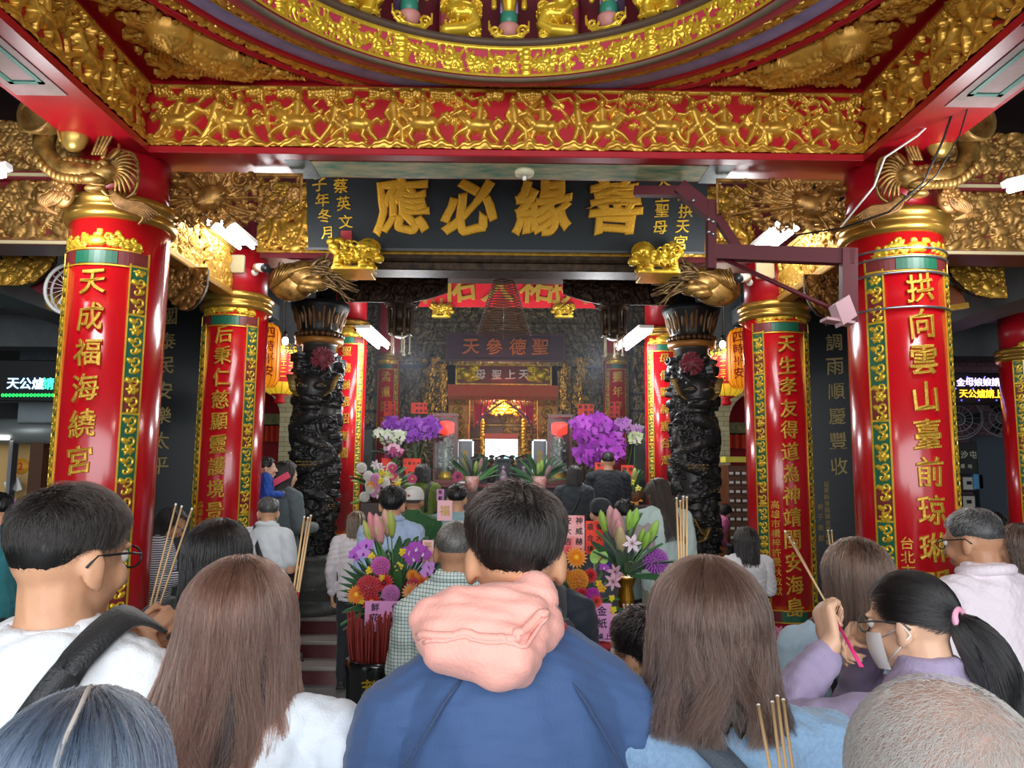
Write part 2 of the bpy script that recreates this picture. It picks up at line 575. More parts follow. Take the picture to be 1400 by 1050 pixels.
# ------------------------------------------------------------------ lettering
_glyph = {}
def glyph(ch, bold):
 """outline of one character as a rounded raised mesh, centred, about 1 wide; z runs 0..1"""
 key = (ch, bold)
 if key not in _glyph:
  cu = bpy.data.curves.new('glyph', 'FONT')
  cu.body = ch
  cu.size = 1
  cu.resolution_u = 3
  cu.extrude = .03
  cu.bevel_depth = max(bold, .002)
  cu.bevel_resolution = 1
  o = bpy.data.objects.new('glyph', cu)
  COL.objects.link(o)
  bpy.context.view_layer.update()
  me = bpy.data.meshes.new_from_object(o.evaluated_get(bpy.context.evaluated_depsgraph_get()))
  v = np.array([w.co[:] for w in me.vertices]).reshape(-1, 3)
  zmin = -.03 - max(bold, .002) * .5
  f = [tuple(p.vertices) for p in me.polygons if max(v[i][2] for i in p.vertices) > -.02]
  if len(v):
   cjk = ord(ch) > 0x2e00
   lo, hi = v.min(0), v.max(0)
   k = 1.0
   if cjk:
    k = 1 / max(hi[0] - lo[0], hi[1] - lo[1]) * (1.0 if ch not in '一二三月日口工' else .85)
    v = (v - (lo + hi) / 2) * k
   else:
    v = v - np.array([(lo[0] + hi[0]) / 2, .35, 0])
   v[:, 2] = np.clip((v[:, 2] - v[:, 2].min()) / (v[:, 2].max() - v[:, 2].min()) * 2 - .6, 0, 1.4) / 1.4
  bpy.data.objects.remove(o)
  bpy.data.meshes.remove(me)
  bpy.data.curves.remove(cu)
  _glyph[key] = (v, f)
 return _glyph[key]
def lettering(name, items, fmap, mat, parent, depth=.008, bold=.012, slant=.06, h0=0.0):
 """items: (char, u, v, size[, aspect]); raised letters on the surface fmap(U, V, H)"""
 VV, FF = [], []
 n = 0
 for it in items:
  ch, u, v, size = it[:4]
  asp = it[4] if len(it) > 4 else 1.0
  g, f = glyph(ch, bold)
  if not len(g):
   continue
  gx, gy = g[:, 0], g[:, 1] + slant * g[:, 0]
  if slant > .055:      # brush-written: each character drawn a little unevenly
   p1, p2 = (ord(ch) * .37 + v * 9) % 6.28, (ord(ch) * .71 + v * 5) % 6.28
   gx, gy = gx + .022 * np.sin(6 * gy + p1) + .012 * np.sin(13 * gy + p2), gy + .024 * np.sin(6 * gx + p2) + .012 * np.sin(12 * gx + p1)
  VV.append(np.stack([u + gx * size * asp, v + gy * size, h0 + g[:, 2] * depth], 1))
  FF += [tuple(n + i for i in p) for p in f]
  n += len(g)
 A = np.concatenate(VV)
 co = fmap(A[:, 0], A[:, 1], A[:, 2])
 me = bpy.data.meshes.new(name)
 me.from_pydata(co.tolist(), [], FF)
 me.update()
 return link_mesh(name, me, mat, parent)
def column_text(s, u, top, pitch, size, asp=1.0):
 return [(c, u, top - pitch * i, size, asp) for i, c in enumerate(s)]
def row_text(s, u0, v, pitch, size, asp=1.0):
 return [(c, u0 + pitch * i, v, size, asp) for i, c in enumerate(s)]
def remesh(mb, voxel, smooth=4, name='m'):
 me = mb.mesh(name)
 o = bpy.data.objects.new('tmp', me)
 COL.objects.link(o)
 m = o.modifiers.new('r', 'REMESH')
 m.mode = 'VOXEL'
 m.voxel_size = voxel
 m.use_smooth_shade = True
 if smooth:
  q = o.modifiers.new('s', 'SMOOTH')
  q.iterations = smooth
  q.factor = .5
 bpy.context.view_layer.update()
 r = bpy.data.meshes.new_from_object(o.evaluated_get(bpy.context.evaluated_depsgraph_get()))
 bpy.data.objects.remove(o)
 bpy.data.meshes.remove(me)
 r.name = name
 r.polygons.foreach_set('use_smooth', np.ones(len(r.polygons), bool))
 r.update()
 return r
def get_co(me):
 a = np.empty(len(me.vertices) * 3, np.float32)
 me.vertices.foreach_get('co', a)
 return a.reshape(-1, 3).astype(float)
def set_co(me, a):
 me.vertices.foreach_set('co', np.ascontiguousarray(a, np.float32).ravel())
 me.update()
# ------------------------------------------------------------------ setting: floor, dais with steps, walls, ceilings
YB, YS = 4.30, 4.66          # front beam: face and rear face
ZB0, ZB1 = 3.637, 4.069      # its underside and top
XC = 2.09                    # half width of the coffered bay
XCOL, YCOL = 2.30, 4.476     # front columns
YREAR = 6.44
XDR, YDR = 1.90, 7.75        # carved stone columns
ZD = 0.45                    # dais level
b = MB(); b.box((-9, -6, -.1), (9, 16, 0))
struct(b.build('floor', M('granite_floor', '#8d8f8c', .35, var=(90, .45), coat=.2)))
b = MB()
for i in range(3):
 b.m = 0; b.box((-5.2, 6.83 + .3 * i, .15 * i), (5.2, 6.86 + .3 * i, .15 * i + .115))
 b.m = 1; b.box((-5.2, 6.815 + .3 * i, .15 * i + .115), (5.2, 7.14 + .3 * i, .15 * i + .15), .008)
b.m = 2; b.box((-5.2, 7.12, .0), (5.2, 16, .14)); b.box((-5.2, 7.42, .1), (5.2, 16, .29)); b.box((-5.2, 7.7, .2), (5.2, 16, .449))
struct(b.build('trim_1', [M('red_granite', '#6b3034', .3, var=(60, .4), coat=.3), M('pale_granite', '#a59d97', .3, var=(90, .3)), M('dais_floor', '#8b8d86', .3, var=(70, .3))]))
b = MB(); b.box((-9, -6, 5.6), (9, 16, 5.75)); struct(b.build('ceiling', M('dark_ceiling', '#4b3533', .6, var=(3, .3))))
b = MB(); b.box((-9.1, -6, 0), (-9, 16, 5.6)); struct(b.build('wall_left', M('grey_wall', '#5b5f61', .6, var=(2, .3))))
b = MB(); b.box((9, -6, 0), (9.1, 16, 5.6)); struct(b.build('wall_right', MATS['grey_wall']))
b = MB(); b.box((-9, 15.9, 0), (9, 16, 5.6)); struct(b.build('wall_back', M('dark_wall', '#2b2426', .5, var=(3, .4))))
# black granite wall panels with couplets, beside the steps
for sx, side, txt in ((-1, 'left', '時好鎮也慶國泰民安樂太平'), (1, 'right', '雨柱天候風調雨順慶豐收')):
 xo, xi = (-3.55, -2.66) if sx < 0 else (2.72, 3.66)
 b = MB(); b.box((xo, 7.55, 0), (xi, 8.0, 5.6))
 for z0, z1 in ((.1, 1.35), (1.5, 4.1)):
  for x in (xo + .05, xi - .06):
   b.box((x, 7.543, z0), (x + .01, 7.56, z1))
  b.box((xo + .05, 7.543, z1 - .01), (xi - .05, 7.56, z1)); b.box((xo + .05, 7.543, z0), (xi - .05, 7.56, z0 + .01))
 w = struct(b.build('wall_front_' + side, GRANITE))
 a = P(218, 640, 7.55) if sx < 0 else P(1147, 640, 7.55)
 it = column_text(txt[::-1], a.x, 0, 0, .17)
 pitch = .246
 it = [(c, a.x, a.z + .02 + pitch * i, .17) for i, c in enumerate(txt[::-1])]
 if sx > 0:
  q = P(1126, 690, 7.55)
  it += [(c, q.x + .03, q.z + .2 - .062 * i, .055) for i, c in enumerate('苗栗縣後龍鎮信眾敬獻')]
  it += [(c, q.x - .04, q.z - .02 - .1 * i, .06) for i, c in enumerate('弟子敬獻')]
 lettering('inscription', it, plane_map((0, 7.548, 0), (1, 0, 0), (0, 0, 1), (0, -1, 0)), M('inscription_gold', '#a08c58', .6), w, .006, .008)
# archway walls beyond, with pale bricks round the opening
BRICK = brick_mat('pale_brick', '#c9c29b', '#b5ae88', '#7d7a68', 6, .9, .35)
MOS = brick_mat('blue_grey_tile', '#8a97a5', '#6e7c8c', '#c8cdd0', 14, .5, .5)
for sx, side in ((-1, 'left'), (1, 'right')):
 cx, zc, R0, R1, R2 = sx * 3.05, 2.45, .36, .60, .74
 b = MB()
 n = 20
 ring = lambda r: [(cx + r * math.cos(PI * i / n), zc + r * math.sin(PI * i / n)) for i in range(n + 1)]
 b.m = 1
 for (ra, rb, m) in ((R0, R1, 1), (R1, R2, 2)):
  b.m = m
  A, B = ring(ra), ring(rb)
  for i in range(n):
   b.prism([A[i], B[i], B[i + 1], A[i + 1]], (0, 9.2 if m == 1 else 9.17, 0), (1, 0, 0), (0, 0, 1), (0, .35, 0))
 for s2 in (-1, 1):
  b.m = 1; b.box((cx + s2 * R0, 9.2, ZD), (cx + s2 * R1, 9.55, zc))
  b.m = 0; b.box((cx + s2 * R1, 9.22, ZD), (cx + s2 * R1 + (.13 if s2 == -sx else 2.2) * s2, 9.55, zc))
 A = ring(R2)
 for i in range(n):
  b.m = 0
  b.prism([A[i], (A[i][0], 5.6), (A[i + 1][0], 5.6), A[i + 1]], (0, 9.22, 0), (1, 0, 0), (0, 0, 1), (0, .33, 0))
 for s2 in (-1, 1):
  b.box((cx + s2 * R2, 9.22, zc), (cx + s2 * R1 + (.13 if s2 == -sx else 2.2) * s2, 9.55, 5.6))
 struct(b.build('wall_arch_' + side, [M('grey_tile_wall', '#6d757b', .5, var=(20, .3)), BRICK, MOS]))
# side aisle ceilings: grey slabs and beams
for sx, side in ((-1, 'left'), (1, 'right')):
 b = MB()
 b.box((sx * 2.75, 5.4, 3.62), (sx * 9, 9.2, 3.8))
 for k, (y0, z0) in enumerate(((5.6, 3.3), (6.6, 3.2), (7.5, 3.0))):
  b.box((sx * 3.8, y0, z0), (sx * 9, y0 + .28, 3.62))
 b.box((sx * 3.75, 5.4, 3.1), (sx * 4.05, 9, 3.62))
 struct(b.build('ceiling_' + side, M('aisle_concrete', '#6a6e70', .6, var=(4, .3))))
# ------------------------------------------------------------------ carved front beam and the coffered bay
def battle_frieze(w, h, seed, res=.0058):
 random.seed(seed)
 r = Rel(w, h, res)
 r.ground(.055, .03)
 x = .16
 k = 0
 while x < w - .12:
  f = 1 if random.random() < .5 else -1
  kind = (0, 1, 0, 2, 0, 1)[k % 6]
  if kind == 0:
   r.rider(x, .05, random.uniform(.28, .32), f); x += random.uniform(.19, .23)
  elif kind == 1:
   r.figure(x, .06, random.uniform(.24, .3), f); x += random.uniform(.12, .16)
  else:
   r.tree(x, .04, h * .75); x += random.uniform(.12, .16)
  k += 1
 x = .02
 while x < w:
  if random.random() < .75:
   for q in range(random.randint(4, 8)):
    r.ell(x + q * .021, h - .034 + random.uniform(-.007, .007), .0155, .021, 0, .016, .012)
    r.ell(x + q * .021, h - .058 + random.uniform(-.007, .007), .012, .014, 0, .012, .008)
   x += .18
  else:
   r.path([(x, h - .02), (x + .05, h - .07), (x + .12, h - .05), (x + .16, h - .1)], .008, .005, .01)
   x += .15
 for i in range(int(w * 16)):
  x0, y0 = random.uniform(0, w), random.uniform(.1, h - .08)
  r.path([(x0, y0), (x0 + random.uniform(-.05, .05), y0 + .04), (x0 + random.uniform(-.09, .09), y0 + .07)], .007, .004, .002)
  if i % 2: r.clump(x0, y0, .03, 7, .004)
  else:
   r.curl(x0, y0, .025, random.random() * 6, 1.1, .006, .003); r.leaf(x0, y0, .05, random.random() * 6, .004, .5)
 for e in (0, 1):
  for q in range(10):
   xx = random.uniform(0, .13) if e == 0 else w - random.uniform(0, .13)
   r.cloud(xx, random.uniform(.03, h - .03), .032, .01)
 r.rect(0, w, 0, .014, .02)
 r.rect(0, w, h - .012, h, .014)
 return r
t = thing('carved_beam', 'long red front beam with gilded frieze of riders, above the black name board', 'beam', (0, YS, ZB0))
def loc(p): return (p[0], p[1] - YS, p[2] - ZB0)
b = MB()
b.box(loc((-2.45, YB + .02, ZB0)), loc((2.45, YS, ZB1 + .05)), .006)
b.box(loc((-XC - .05, YB - .03, ZB0 - .012)), loc((XC + .05, YB + .06, ZB0 + .03)), .006)
b.build('beam_core', REDB, t)
r = battle_frieze(2 * XC, .385, 11)
r.build('frieze', GOLD, t, plane_map(loc((-XC, YB + .02, ZB0 + .035)), (1, 0, 0), (0, 0, 1), (0, -1, 0)), gain=1.25)
# painted underside panel
SOFF = M('soffit_landscape', '#dcc794', .6, 0, var=(4.5, .3), col2='#2c8a70', stretch=(1, 3, 1))
b = MB()
b.box(loc((-1.17, YB + .1, ZB0 - .006)), loc((1.2, YS - .03, ZB0 + .01)))
b.build('painted_panel', SOFF, t)
for x0, x1 in ((-1.32, -1.17), (1.2, 1.35)):
 b = MB(); b.box(loc((x0, YB + .07, ZB0 - .008)), loc((x1, YS, ZB0 + .01)))
 b.build('panel_end', M('panel_end_paint', '#6a7d6d', .5, var=(60, .5), col2='#3c3f52'), t)
for sx, nm in ((-1, 'left'), (1, 'right')):
 t = thing('carved_beam', 'carved red side beam with gilded warriors running forward from the %s front column' % nm, 'beam', (sx * 2.45, YB, ZB0))
 def loc(p): return (p[0] - sx * 2.45, p[1] - YB, p[2] - ZB0)
 b = MB()
 b.box(loc((sx * (XC + .02), .3, ZB0)), loc((sx * 2.45, YB + .02, ZB1 + .05)))
 b.box(loc((sx * (XC - .02), .3, ZB0 - .012)), loc((sx * (XC + .06), YB - .02, ZB0 + .03)))
 b.build('beam_core', REDB, t)
 r = battle_frieze(2.6, .385, 21 + sx)
 if sx < 0:
  fm = plane_map(loc((-XC - .02, YB - 2.6, ZB0 + .035)), (0, 1, 0), (0, 0, 1), (1, 0, 0))
 else:
  fm = plane_map(loc((XC + .02, YB, ZB0 + .035)), (0, -1, 0), (0, 0, 1), (-1, 0, 0))
 r.build('frieze', GOLD, t, fm, gain=1.3)
 b = MB(); b.box(loc((sx * (XC + .08), 1.2, ZB0 - .006)), loc((sx * 2.42, 3.62, ZB0 + .01))); b.build('painted_panel', M('mauve_landscape', '#b58f92', .6, var=(5, .3), col2='#8d7a6c'), t)
 b = MB()
 for q in ((XC + .12, XC + .145), (2.35, 2.375)):
  b.box(loc((sx * q[0], 1.2, ZB0 - .012)), loc((sx * q[1], 3.5, ZB0)))
 b.box(loc((sx * (XC + .12), 3.475, ZB0 - .012)), loc((sx * 2.375, 3.5, ZB0)))
 b.build('panel_edging', M('teal_edging', '#2f7a68', .5), t)
# the round caisson: stepped rings over the bay
CY = 2.65
cai = thing('caisson', 'round stepped ceiling caisson with gilded and red rings above the front bay', 'ceiling caisson', (0, CY, 4.0))
AA0, AA1 = rad(-5), rad(185)
def ringmesh(name, prof, mat, n=96):
 q = MB(); q.lathe([(r_, z_ - 4.0) for r_, z_ in prof], (0, 0, 0), n, AA0, AA1, cap=False)
 return q.build(name, mat, cai)
# flat spandrels between the square and the rings
b = MB()
N = 60
for i in range(N):
 a0, a1 = AA0 + (AA1 - AA0) * i / N, AA0 + (AA1 - AA0) * (i + 1) / N
 def sq(a):
  c, s_ = math.cos(a), math.sin(a)
  k = min((XC + .2) / max(abs(c), 1e-6), 1.75 / max(s_, 1e-6) if s_ > 0 else 9)
  return max(k, 1.78)
 vs = [(1.78 * math.cos(a0), 1.78 * math.sin(a0), .092), (sq(a0) * math.cos(a0), sq(a0) * math.sin(a0), .092),
   (sq(a1) * math.cos(a1), sq(a1) * math.sin(a1), .092), (1.78 * math.cos(a1), 1.78 * math.sin(a1), .092)]
 b.add(vs, [(0, 1, 2, 3)], False)
b.build('spandrel_board', REDB, cai)
ringmesh('purple_ring', [(1.80, 4.085), (1.79, 4.075), (1.70, 4.075), (1.69, 4.085)], PURPLE)
ringmesh('red_ring', [(1.845, 4.09), (1.84, 4.068), (1.80, 4.068), (1.795, 4.09)], REDB)
ringmesh('sloping_ring', [(1.70, 4.085), (1.55, 4.035)], REDB)
ringmesh('moulding', [(1.55, 4.04), (1.545, 4.015), (1.52, 3.997), (1.48, 3.99), (1.445, 3.985), (1.44, 3.99)], PINKR)
ringmesh('grey_edge', [(1.445, 3.99), (1.44, 3.975), (1.405, 3.975), (1.40, 3.99)], M('dusty_wood', '#7d6f5c', .6, var=(9, .3)))
ringmesh('band', [(1.40, 3.985), (1.40, 4.175)], PINKR)
ringmesh('ledge', [(1.41, 4.165), (1.365, 4.165), (1.36, 4.195), (1.41, 4.2)], M('brown_wood', '#5a4636', .6, var=(8, .3)))
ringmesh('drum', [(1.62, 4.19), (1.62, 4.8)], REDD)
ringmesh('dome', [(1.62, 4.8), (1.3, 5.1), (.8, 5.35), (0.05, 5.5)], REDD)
# filigree on the sloping ring
random.seed(5)
arc = rad(190)
def ring_slope(U, V, H):
 a = AA1 - U / 1.66
 k = V / .158
 r_ = 1.55 + (1.70 - 1.55) * k - H * .23
 z_ = 4.035 + .05 * k - H * .97 - 4.0
 return np.stack([r_ * np.cos(a), r_ * np.sin(a), z_], 1)
r = Rel(1.66 * arc, .153, .007)
for i in range(170):
 x = i * 1.66 * arc / 170
 r.curl(x, .08 + .03 * math.sin(i), .045, random.uniform(0, 6), 1.1, .008, .002, random.choice((-1, 1)))
 for q in range(3): r.leaf(x + random.uniform(-.03, .03), random.uniform(.03, .13), random.uniform(.04, .07), random.uniform(0, 6.3), .004)
r.rect(0, r.w, 0, .012, .01); r.rect(0, r.w, .143, .16, .01)
r.build('filigree', GOLD, cai, ring_slope)
# gold vine outside the red ring
def ring_flat(U, V, H):
 a = AA1 - U / 2.0
 r_ = 1.845 + V
 return np.stack([r_ * np.cos(a), r_ * np.sin(a), .085 - H], 1)
clipsq = lambda X, Y: np.abs((1.845 + Y) * np.cos(AA1 - X / 2.0)) < XC + .01
r = Rel(2.0 * arc, .085, .008)
for i in range(150):
 x = i * 2.0 * arc / 150
 for q in range(3): r.leaf(x + random.uniform(-.03, .03), random.uniform(.015, .07), random.uniform(.03, .06), random.uniform(0, 6.3), .004, .5)
 r.curl(x, .042, .03, random.uniform(0, 6), 1, .007, .004)
r.build('vine_band', GOLD, cai, ring_flat, mask=clipsq)
# flowers on the red band
r = Rel(1.40 * arc, .18, .0055)
random.seed(8)
i = 0
x = .04
while x < r.w - .05:
 if i % 9 == 4:
  for q in range(5): r.ell(x, .03 + q * .03, .032 - .003 * abs(q - 2), .016, 0, .014, .006)
  x += .07
 elif i % 2 == 0:
  r.flower(x, random.uniform(.07, .12), random.uniform(.034, .048), random.choice((6, 8)), .006, random.random()); x += .085
 else:
  f = random.choice((-1, 1))
  if random.random() < .6:   # bird or fish
   y = random.uniform(.06, .11)
   r.ell(x, y, .034, .017, .3 * f, .016, .008); r.ell(x + f * .035, y + .014, .014, .012, 0, .012, .01); r.leaf(x - f * .025, y - .01, .05, PI if f > 0 else 0, .006)
  else:
   r.curl(x, .09, .035, random.random() * 6, 1.2, .007, .004)
  x += .07
 for q in range(4):
  xa = x + random.uniform(-.05, .05)
  r.path([(xa, .012), (xa + random.uniform(-.03, .03), .06), (xa + random.uniform(-.06, .06), random.uniform(.1, .165))], .0045, .0035, .002)
  r.leaf(xa, random.uniform(.03, .15), .035, random.uniform(0, 6.3), .004, .45)
 i += 1
r.rect(0, r.w, 0, .012, .012); r.rect(0, r.w, .17, .18, .008)
def band_map(U, V, H):
 a = AA1 - U / 1.40
 r_ = 1.397 - H
 return np.stack([r_ * np.cos(a), r_ * np.sin(a), V - .015], 1)
r.build('flower_band', GOLDB, cai, band_map)
# fish in the corner spandrels
for sx in (-1, 1):
 random.seed(31)
 r = Rel(1.25, 1.25, .0065)      # U from the beam corner inwards along x, V towards the viewer
 hp, tp = PZ(238, 55, 4.06), PZ(318, 92, 4.06)
 hu, hv_, tu, tv = hp.x + XC - .03, YB - .02 - hp.y, tp.x + XC - .03, YB - .02 - tp.y
 fx, fy, fa = (hu + tu) / 2, (hv_ + tv) / 2, math.atan2(tv - hv_, tu - hu)
 print('FISH', hu, hv_, tu, tv)
 def loc2(a, q): return (fx + a * math.cos(fa) - q * math.sin(fa), fy + a * math.sin(fa) + q * math.cos(fa))
 r.ell(fx, fy, .33, .14, fa, .07, .006)
 hx, hy = loc2(-.21, .03); r.ell(hx, hy, .13, .12, fa, .085, .01)
 for q in range(6): r.path([(hx + (.10 - .014 * q) * math.cos(a_), hy + (.085 - .012 * q) * math.sin(a_)) for a_ in [k_ * .33 for k_ in range(20)]], .005, .005, .075 + .006 * q)
 r.ell(hx, hy, .02, .02, 0, .03, .10)
 for q in range(26):
  u_ = -.24 + .022 * q
  a, c = loc2(u_, -.12 + .00 * q); r.cap(a, c, *loc2(u_ + .03, -.195 + .05 * max(0, (q - 16) / 10)), .009, .004, .03)
 for q in range(9):
  a, c = loc2(.28 + .02 * q, .0); r.path([(a, c), loc2(.42 + .02 * q, .09 - .025 * q)], .014, .006, .01)
 for q in range(9):
  r.path([loc2(-.02, .05), loc2(.1, .08 + .012 * (q - 4)), loc2(.2, .06 + .02 * (q - 4))], .012, .006, .055)
 for q in range(150):
  a = random.uniform(-.12, .33); w_ = random.uniform(-.11, .1)
  zz = .075 * math.sqrt(max(.05, 1 - (a / .36) ** 2 - (w_ / .15) ** 2))
  r.ell(*loc2(a, w_), .016, .012, fa, .014, zz)
 for q in range(420):
  x, y = random.uniform(.02, 1.2), random.uniform(.02, 1.2)
  if math.hypot(x - fx, y - fy) > .2:
   r.curl(x, y, random.uniform(.02, .045), random.uniform(0, 6), 1.2, .008, random.uniform(.004, .025), random.choice((-1, 1)))
   r.leaf(x, y, .07, random.uniform(0, 6.3), random.uniform(.004, .025), .4)
 def msk(X, Y, sx=sx):
  xx = -XC + .03 + X; yy = YB - .02 - Y - CY
  return (np.hypot(xx, yy) > 1.965) & (X > .03) & (Y > .035)
 def sp(U, V, H, sx=sx):
  return np.stack([sx * (XC - .03 - U), YB - .02 - V - CY, .085 - H], 1)
 r.build('spandrel_fish', M('ochre_gold', '#d9a040', .4, .4, var=(10, .3)), cai, sp, mask=msk)
 # rail following the ring
for a0, a1 in ((20, 72), (108, 160)):
 q = MB(); q.lathe([(1.965, .09), (1.96, .065), (1.935, .065), (1.93, .09)], (0, 0, 0), 40, rad(a0), rad(a1), cap=False); q.build('spandrel_rail', REDB, cai)
# unseen globe lamp, added to brighten the caisson rings and beams
t = thing('ceiling_lamp', 'round white lamp hanging in the caisson above the visitors', 'lamp', (0, 1.7, 3.5))
b = MB(); b.ell((0, 0, 0), .11, 18, 12); b.build('globe', M('added_lamp_glow', '#fff4e0', .4, emis=4), t)
b = MB(); b.tube([(0, 0, .1), (0, 0, 2.05)], .012, 8); b.build('rod', STEEL, t)
lamp('added_globe_light', (0, 0, -.02), 0.12, 70, (1, .95, .86), parent=t, typ='POINT')
# ------------------------------------------------------------------ red couplet columns
def arcbox(mb, R, a0, a1, z0, z1, h, n=6):
 """thin curved plate on a column, angles measured from the front, positive to the right"""
 vs = []
 for i in range(n + 1):
  a = -PI / 2 + a0 + (a1 - a0) * i / n
  for (r, z) in ((R, z0), (R + h, z0), (R + h, z1), (R, z1)):
   vs.append((r * math.cos(a), r * math.sin(a), z))
 fs = [(0, 1, 2, 3), (4 * n, 4 * n + 3, 4 * n + 2, 4 * n + 1)]
 for i in range(n):
  for k in range(4):
   k2 = (k + 1) % 4
   fs.append((4 * i + k, 4 * i + 4 + k, 4 * i + 4 + k2, 4 * i + k2))
 mb.add(vs, fs, False)
def red_column(label, x, y, R, z0, ztop, ztxt, pitch, txt, size, zarch, zbot, small=None, detail=True, head=ZB0, smallside=-1):
 t = thing('couplet_column', label, 'column', (x, y, z0), 0)
 L = lambda z: z - z0
 b = MB()
 b.lathe([(R * 1.5, 0), (R * 1.5, .08), (R * 1.38, .12), (R * 1.45, .2), (R * 1.4, .28), (R * 1.12, .34), (R * 1.05, .38)], n=32)
 b.build('stone_base', GRANITE, t)
 b = MB(); b.lathe([(R, .36), (R, L(ztop))], n=56); b.build('shaft', RED, t)
 h = .30 * R / .27
 b = MB()
 prof = [(R, L(ztop) - h * .02), (R * 1.09, L(ztop)), (R * 1.13, L(ztop) + h * .09), (R * 1.10, L(ztop) + h * .18), (R * 1.05, L(ztop) + h * .21), (R * 1.1, L(ztop) + h * .26),
   (R * 1.17, L(ztop) + h * .34), (R * 1.16, L(ztop) + h * .42), (R * 1.08, L(ztop) + h * .48), (R * .94, L(ztop) + h * .5)]
 b.lathe(prof, n=56); b.build('gold_collar', M('collar_gold', '#c99a45', .28, .75, var=(4, .35)), t)
 b = MB(); b.lathe([(R * .93, L(ztop) + h * .45), (R * .93, L(head))], n=48); b.build('neck', REDB, t)
 # border bands with enamel cartouches
 ab, wb = rad(50), rad(9.5)
 g, gold_w = MB(), .009
 zs = zbot
 for sg in (-1, 1):
  c = sg * ab
  g.m = 0
  for (q0, q1) in ((c - wb - gold_w / R, c - wb), (c + wb, c + wb + gold_w / R)):
   arcbox(g, R, q0, q1, L(zbot), L(zarch) - .03, .007, 2)
  z = L(zbot) + .01
  k = 0
  while z < L(zarch) - .1:
   hh = .36 if k % 2 == 0 else .17
   z1 = min(z + hh * R / .27, L(zarch) - .05)
   g.m = 1 + k % 2
   arcbox(g, R, c - wb, c + wb, z, z1, .003, 3)
   g.m = 0
   arcbox(g, R, c - wb, c + wb, z1, z1 + .012, .006, 3)
   z = z1 + .012
   k += 1
 # head band joining the sides
 g.m = 0
 arcbox(g, R, -ab + wb, ab - wb, L(zarch) - .055, L(zarch) - .047, .007, 12); arcbox(g, R, -ab, ab, L(zarch) + .035, L(zarch) + .043, .007, 14)
 for sg in (-1, 1):
  arcbox(g, R, sg * (ab + wb), sg * (ab + wb + gold_w / R), L(zarch) - .08, L(zarch) + .043, .007, 2)
  g.m = 2; arcbox(g, R, sg * rad(26), sg * (ab + wb), L(zarch) - .047, L(zarch) + .035, .003, 6); g.m = 0
 g.m = 1; arcbox(g, R, -rad(25), rad(25), L(zarch) - .042, L(zarch) + .03, .004, 8)
 # foot band
 g.m = 0
 arcbox(g, R, -ab - wb, ab + wb, L(zbot) + .0, L(zbot) + .008, .007, 14); arcbox(g, R, -ab + wb, ab - wb, L(zbot) + .09, L(zbot) + .098, .007, 12)
 g.m = 2; arcbox(g, R, -ab, ab, L(zbot) + .008, L(zbot) + .09, .003, 12)
 g.m = 1; arcbox(g, R, -rad(22), rad(22), L(zbot) + .012, L(zbot) + .086, .0045, 8)
 g.build('enamel_border', [GOLDB, GREEN, MAROON], t)
 # scrolls on the bands
 lo = zbot + .02
 hi = zarch - .06
 for sg in (-1, 1):
  w = 2 * wb * R
  r = Rel(w, hi - lo, .0042 if detail else .007, sg * ab * R - w / 2, L(lo))
  z = L(lo)
  k = 0
  while z < L(hi):
   s_ = 1 if k % 2 else -1
   r.curl(sg * ab * R + s_ * w * .10, z + w * .45, w * .32, -PI / 2 * s_, .9, w * .07, .004, s_)
   r.leaf(sg * ab * R, z + w * .3, w * .5, .6 + (k % 2) * 2, .005, .5)
   if k % 6 == 4: r.flower(sg * ab * R, z + w * .5, w * .34, 6, .005)
   z += w * .62
   k += 1
  r.build('scrollwork', GOLDB, t, cyl_map((0, 0, 0), R))
 r = Rel(2 * (ab + wb) * R, .19 * R / .27, .005 if detail else .007, -(ab + wb) * R, L(zarch) + .045)
 random.seed(int(abs(x * 100)) + int(y * 10))
 for i in range(46):
  q = random.uniform(-1, 1)
  yy = L(zarch) + .05 + abs(random.gauss(0, .35)) * .11 * (1 - .6 * abs(q))
  r.curl(q * (ab + wb) * R * .9, yy + .012, random.uniform(.012, .022), random.uniform(0, 6), 1, .0055, .002)
 r.ell(0, L(zarch) + .085, .06, .03, 0, .01, .004)
 for sg in (-1, 1):
  for q in range(4): r.path([(sg * (.1 + .035 * q), L(zarch) + .07 - .006 * q), (sg * (.14 + .035 * q), L(zarch) + .085 - .01 * q)], .009, .004, .003)
  for q in range(8): r.leaf(sg * random.uniform(.1, .22), L(zarch) - .0, .04, random.uniform(0, 6), .004)
 r.build('cloud_crest', GOLDB, t, cyl_map((0, 0, 0), R))
 it = [(c, 0, L(ztxt) - pitch * i, size, .92) for i, c in enumerate(txt)]
 lettering('couplet', it, cyl_map((0, 0, 0), R), M('couplet_gold', '#d6a536', .34, .45, var=(30, .25), bump=(80, .4)), t, .012, .018, .08)
 if small:
  zt, ps, s = small
  it = [(c, smallside * rad(28) * R, L(zt) - ps * i, ps * .9) for i, c in enumerate(s)]
  lettering('donor_inscription', it, cyl_map((0, 0, 0), R), MATS['couplet_gold'], t, .006, .006, .05)
 # painted flowers and waves below the frame
 for (m, n, zlo, zhi) in ((M('pink_enamel', '#d98aa0', .4), 5, .06, .16), (M('orange_enamel', '#dd8a3c', .4), 4, .1, .2), (M('wave_green', '#5f9a72', .4, var=(50, .3), col2='#2d5f7a'), 9, .2, .3)):
  r = Rel(2 * ab * R, .34, .006, -ab * R, L(zbot) - .34)
  for i in range(n):
   u = random.uniform(-.8, .8) * ab * R
   v = L(zbot) - random.uniform(zlo, zhi)
   if zlo < .15: r.flower(u, v, .045, 6, .004)
   else: r.cloud(u, v, .07, .004); r.cap(u - .08, v - .03, u + .08, v - .03, .02, .02, .003)
  r.build('painted_flowers' if zlo < .15 else 'painted_waves', m, t, cyl_map((0, 0, 0), R))
 return t
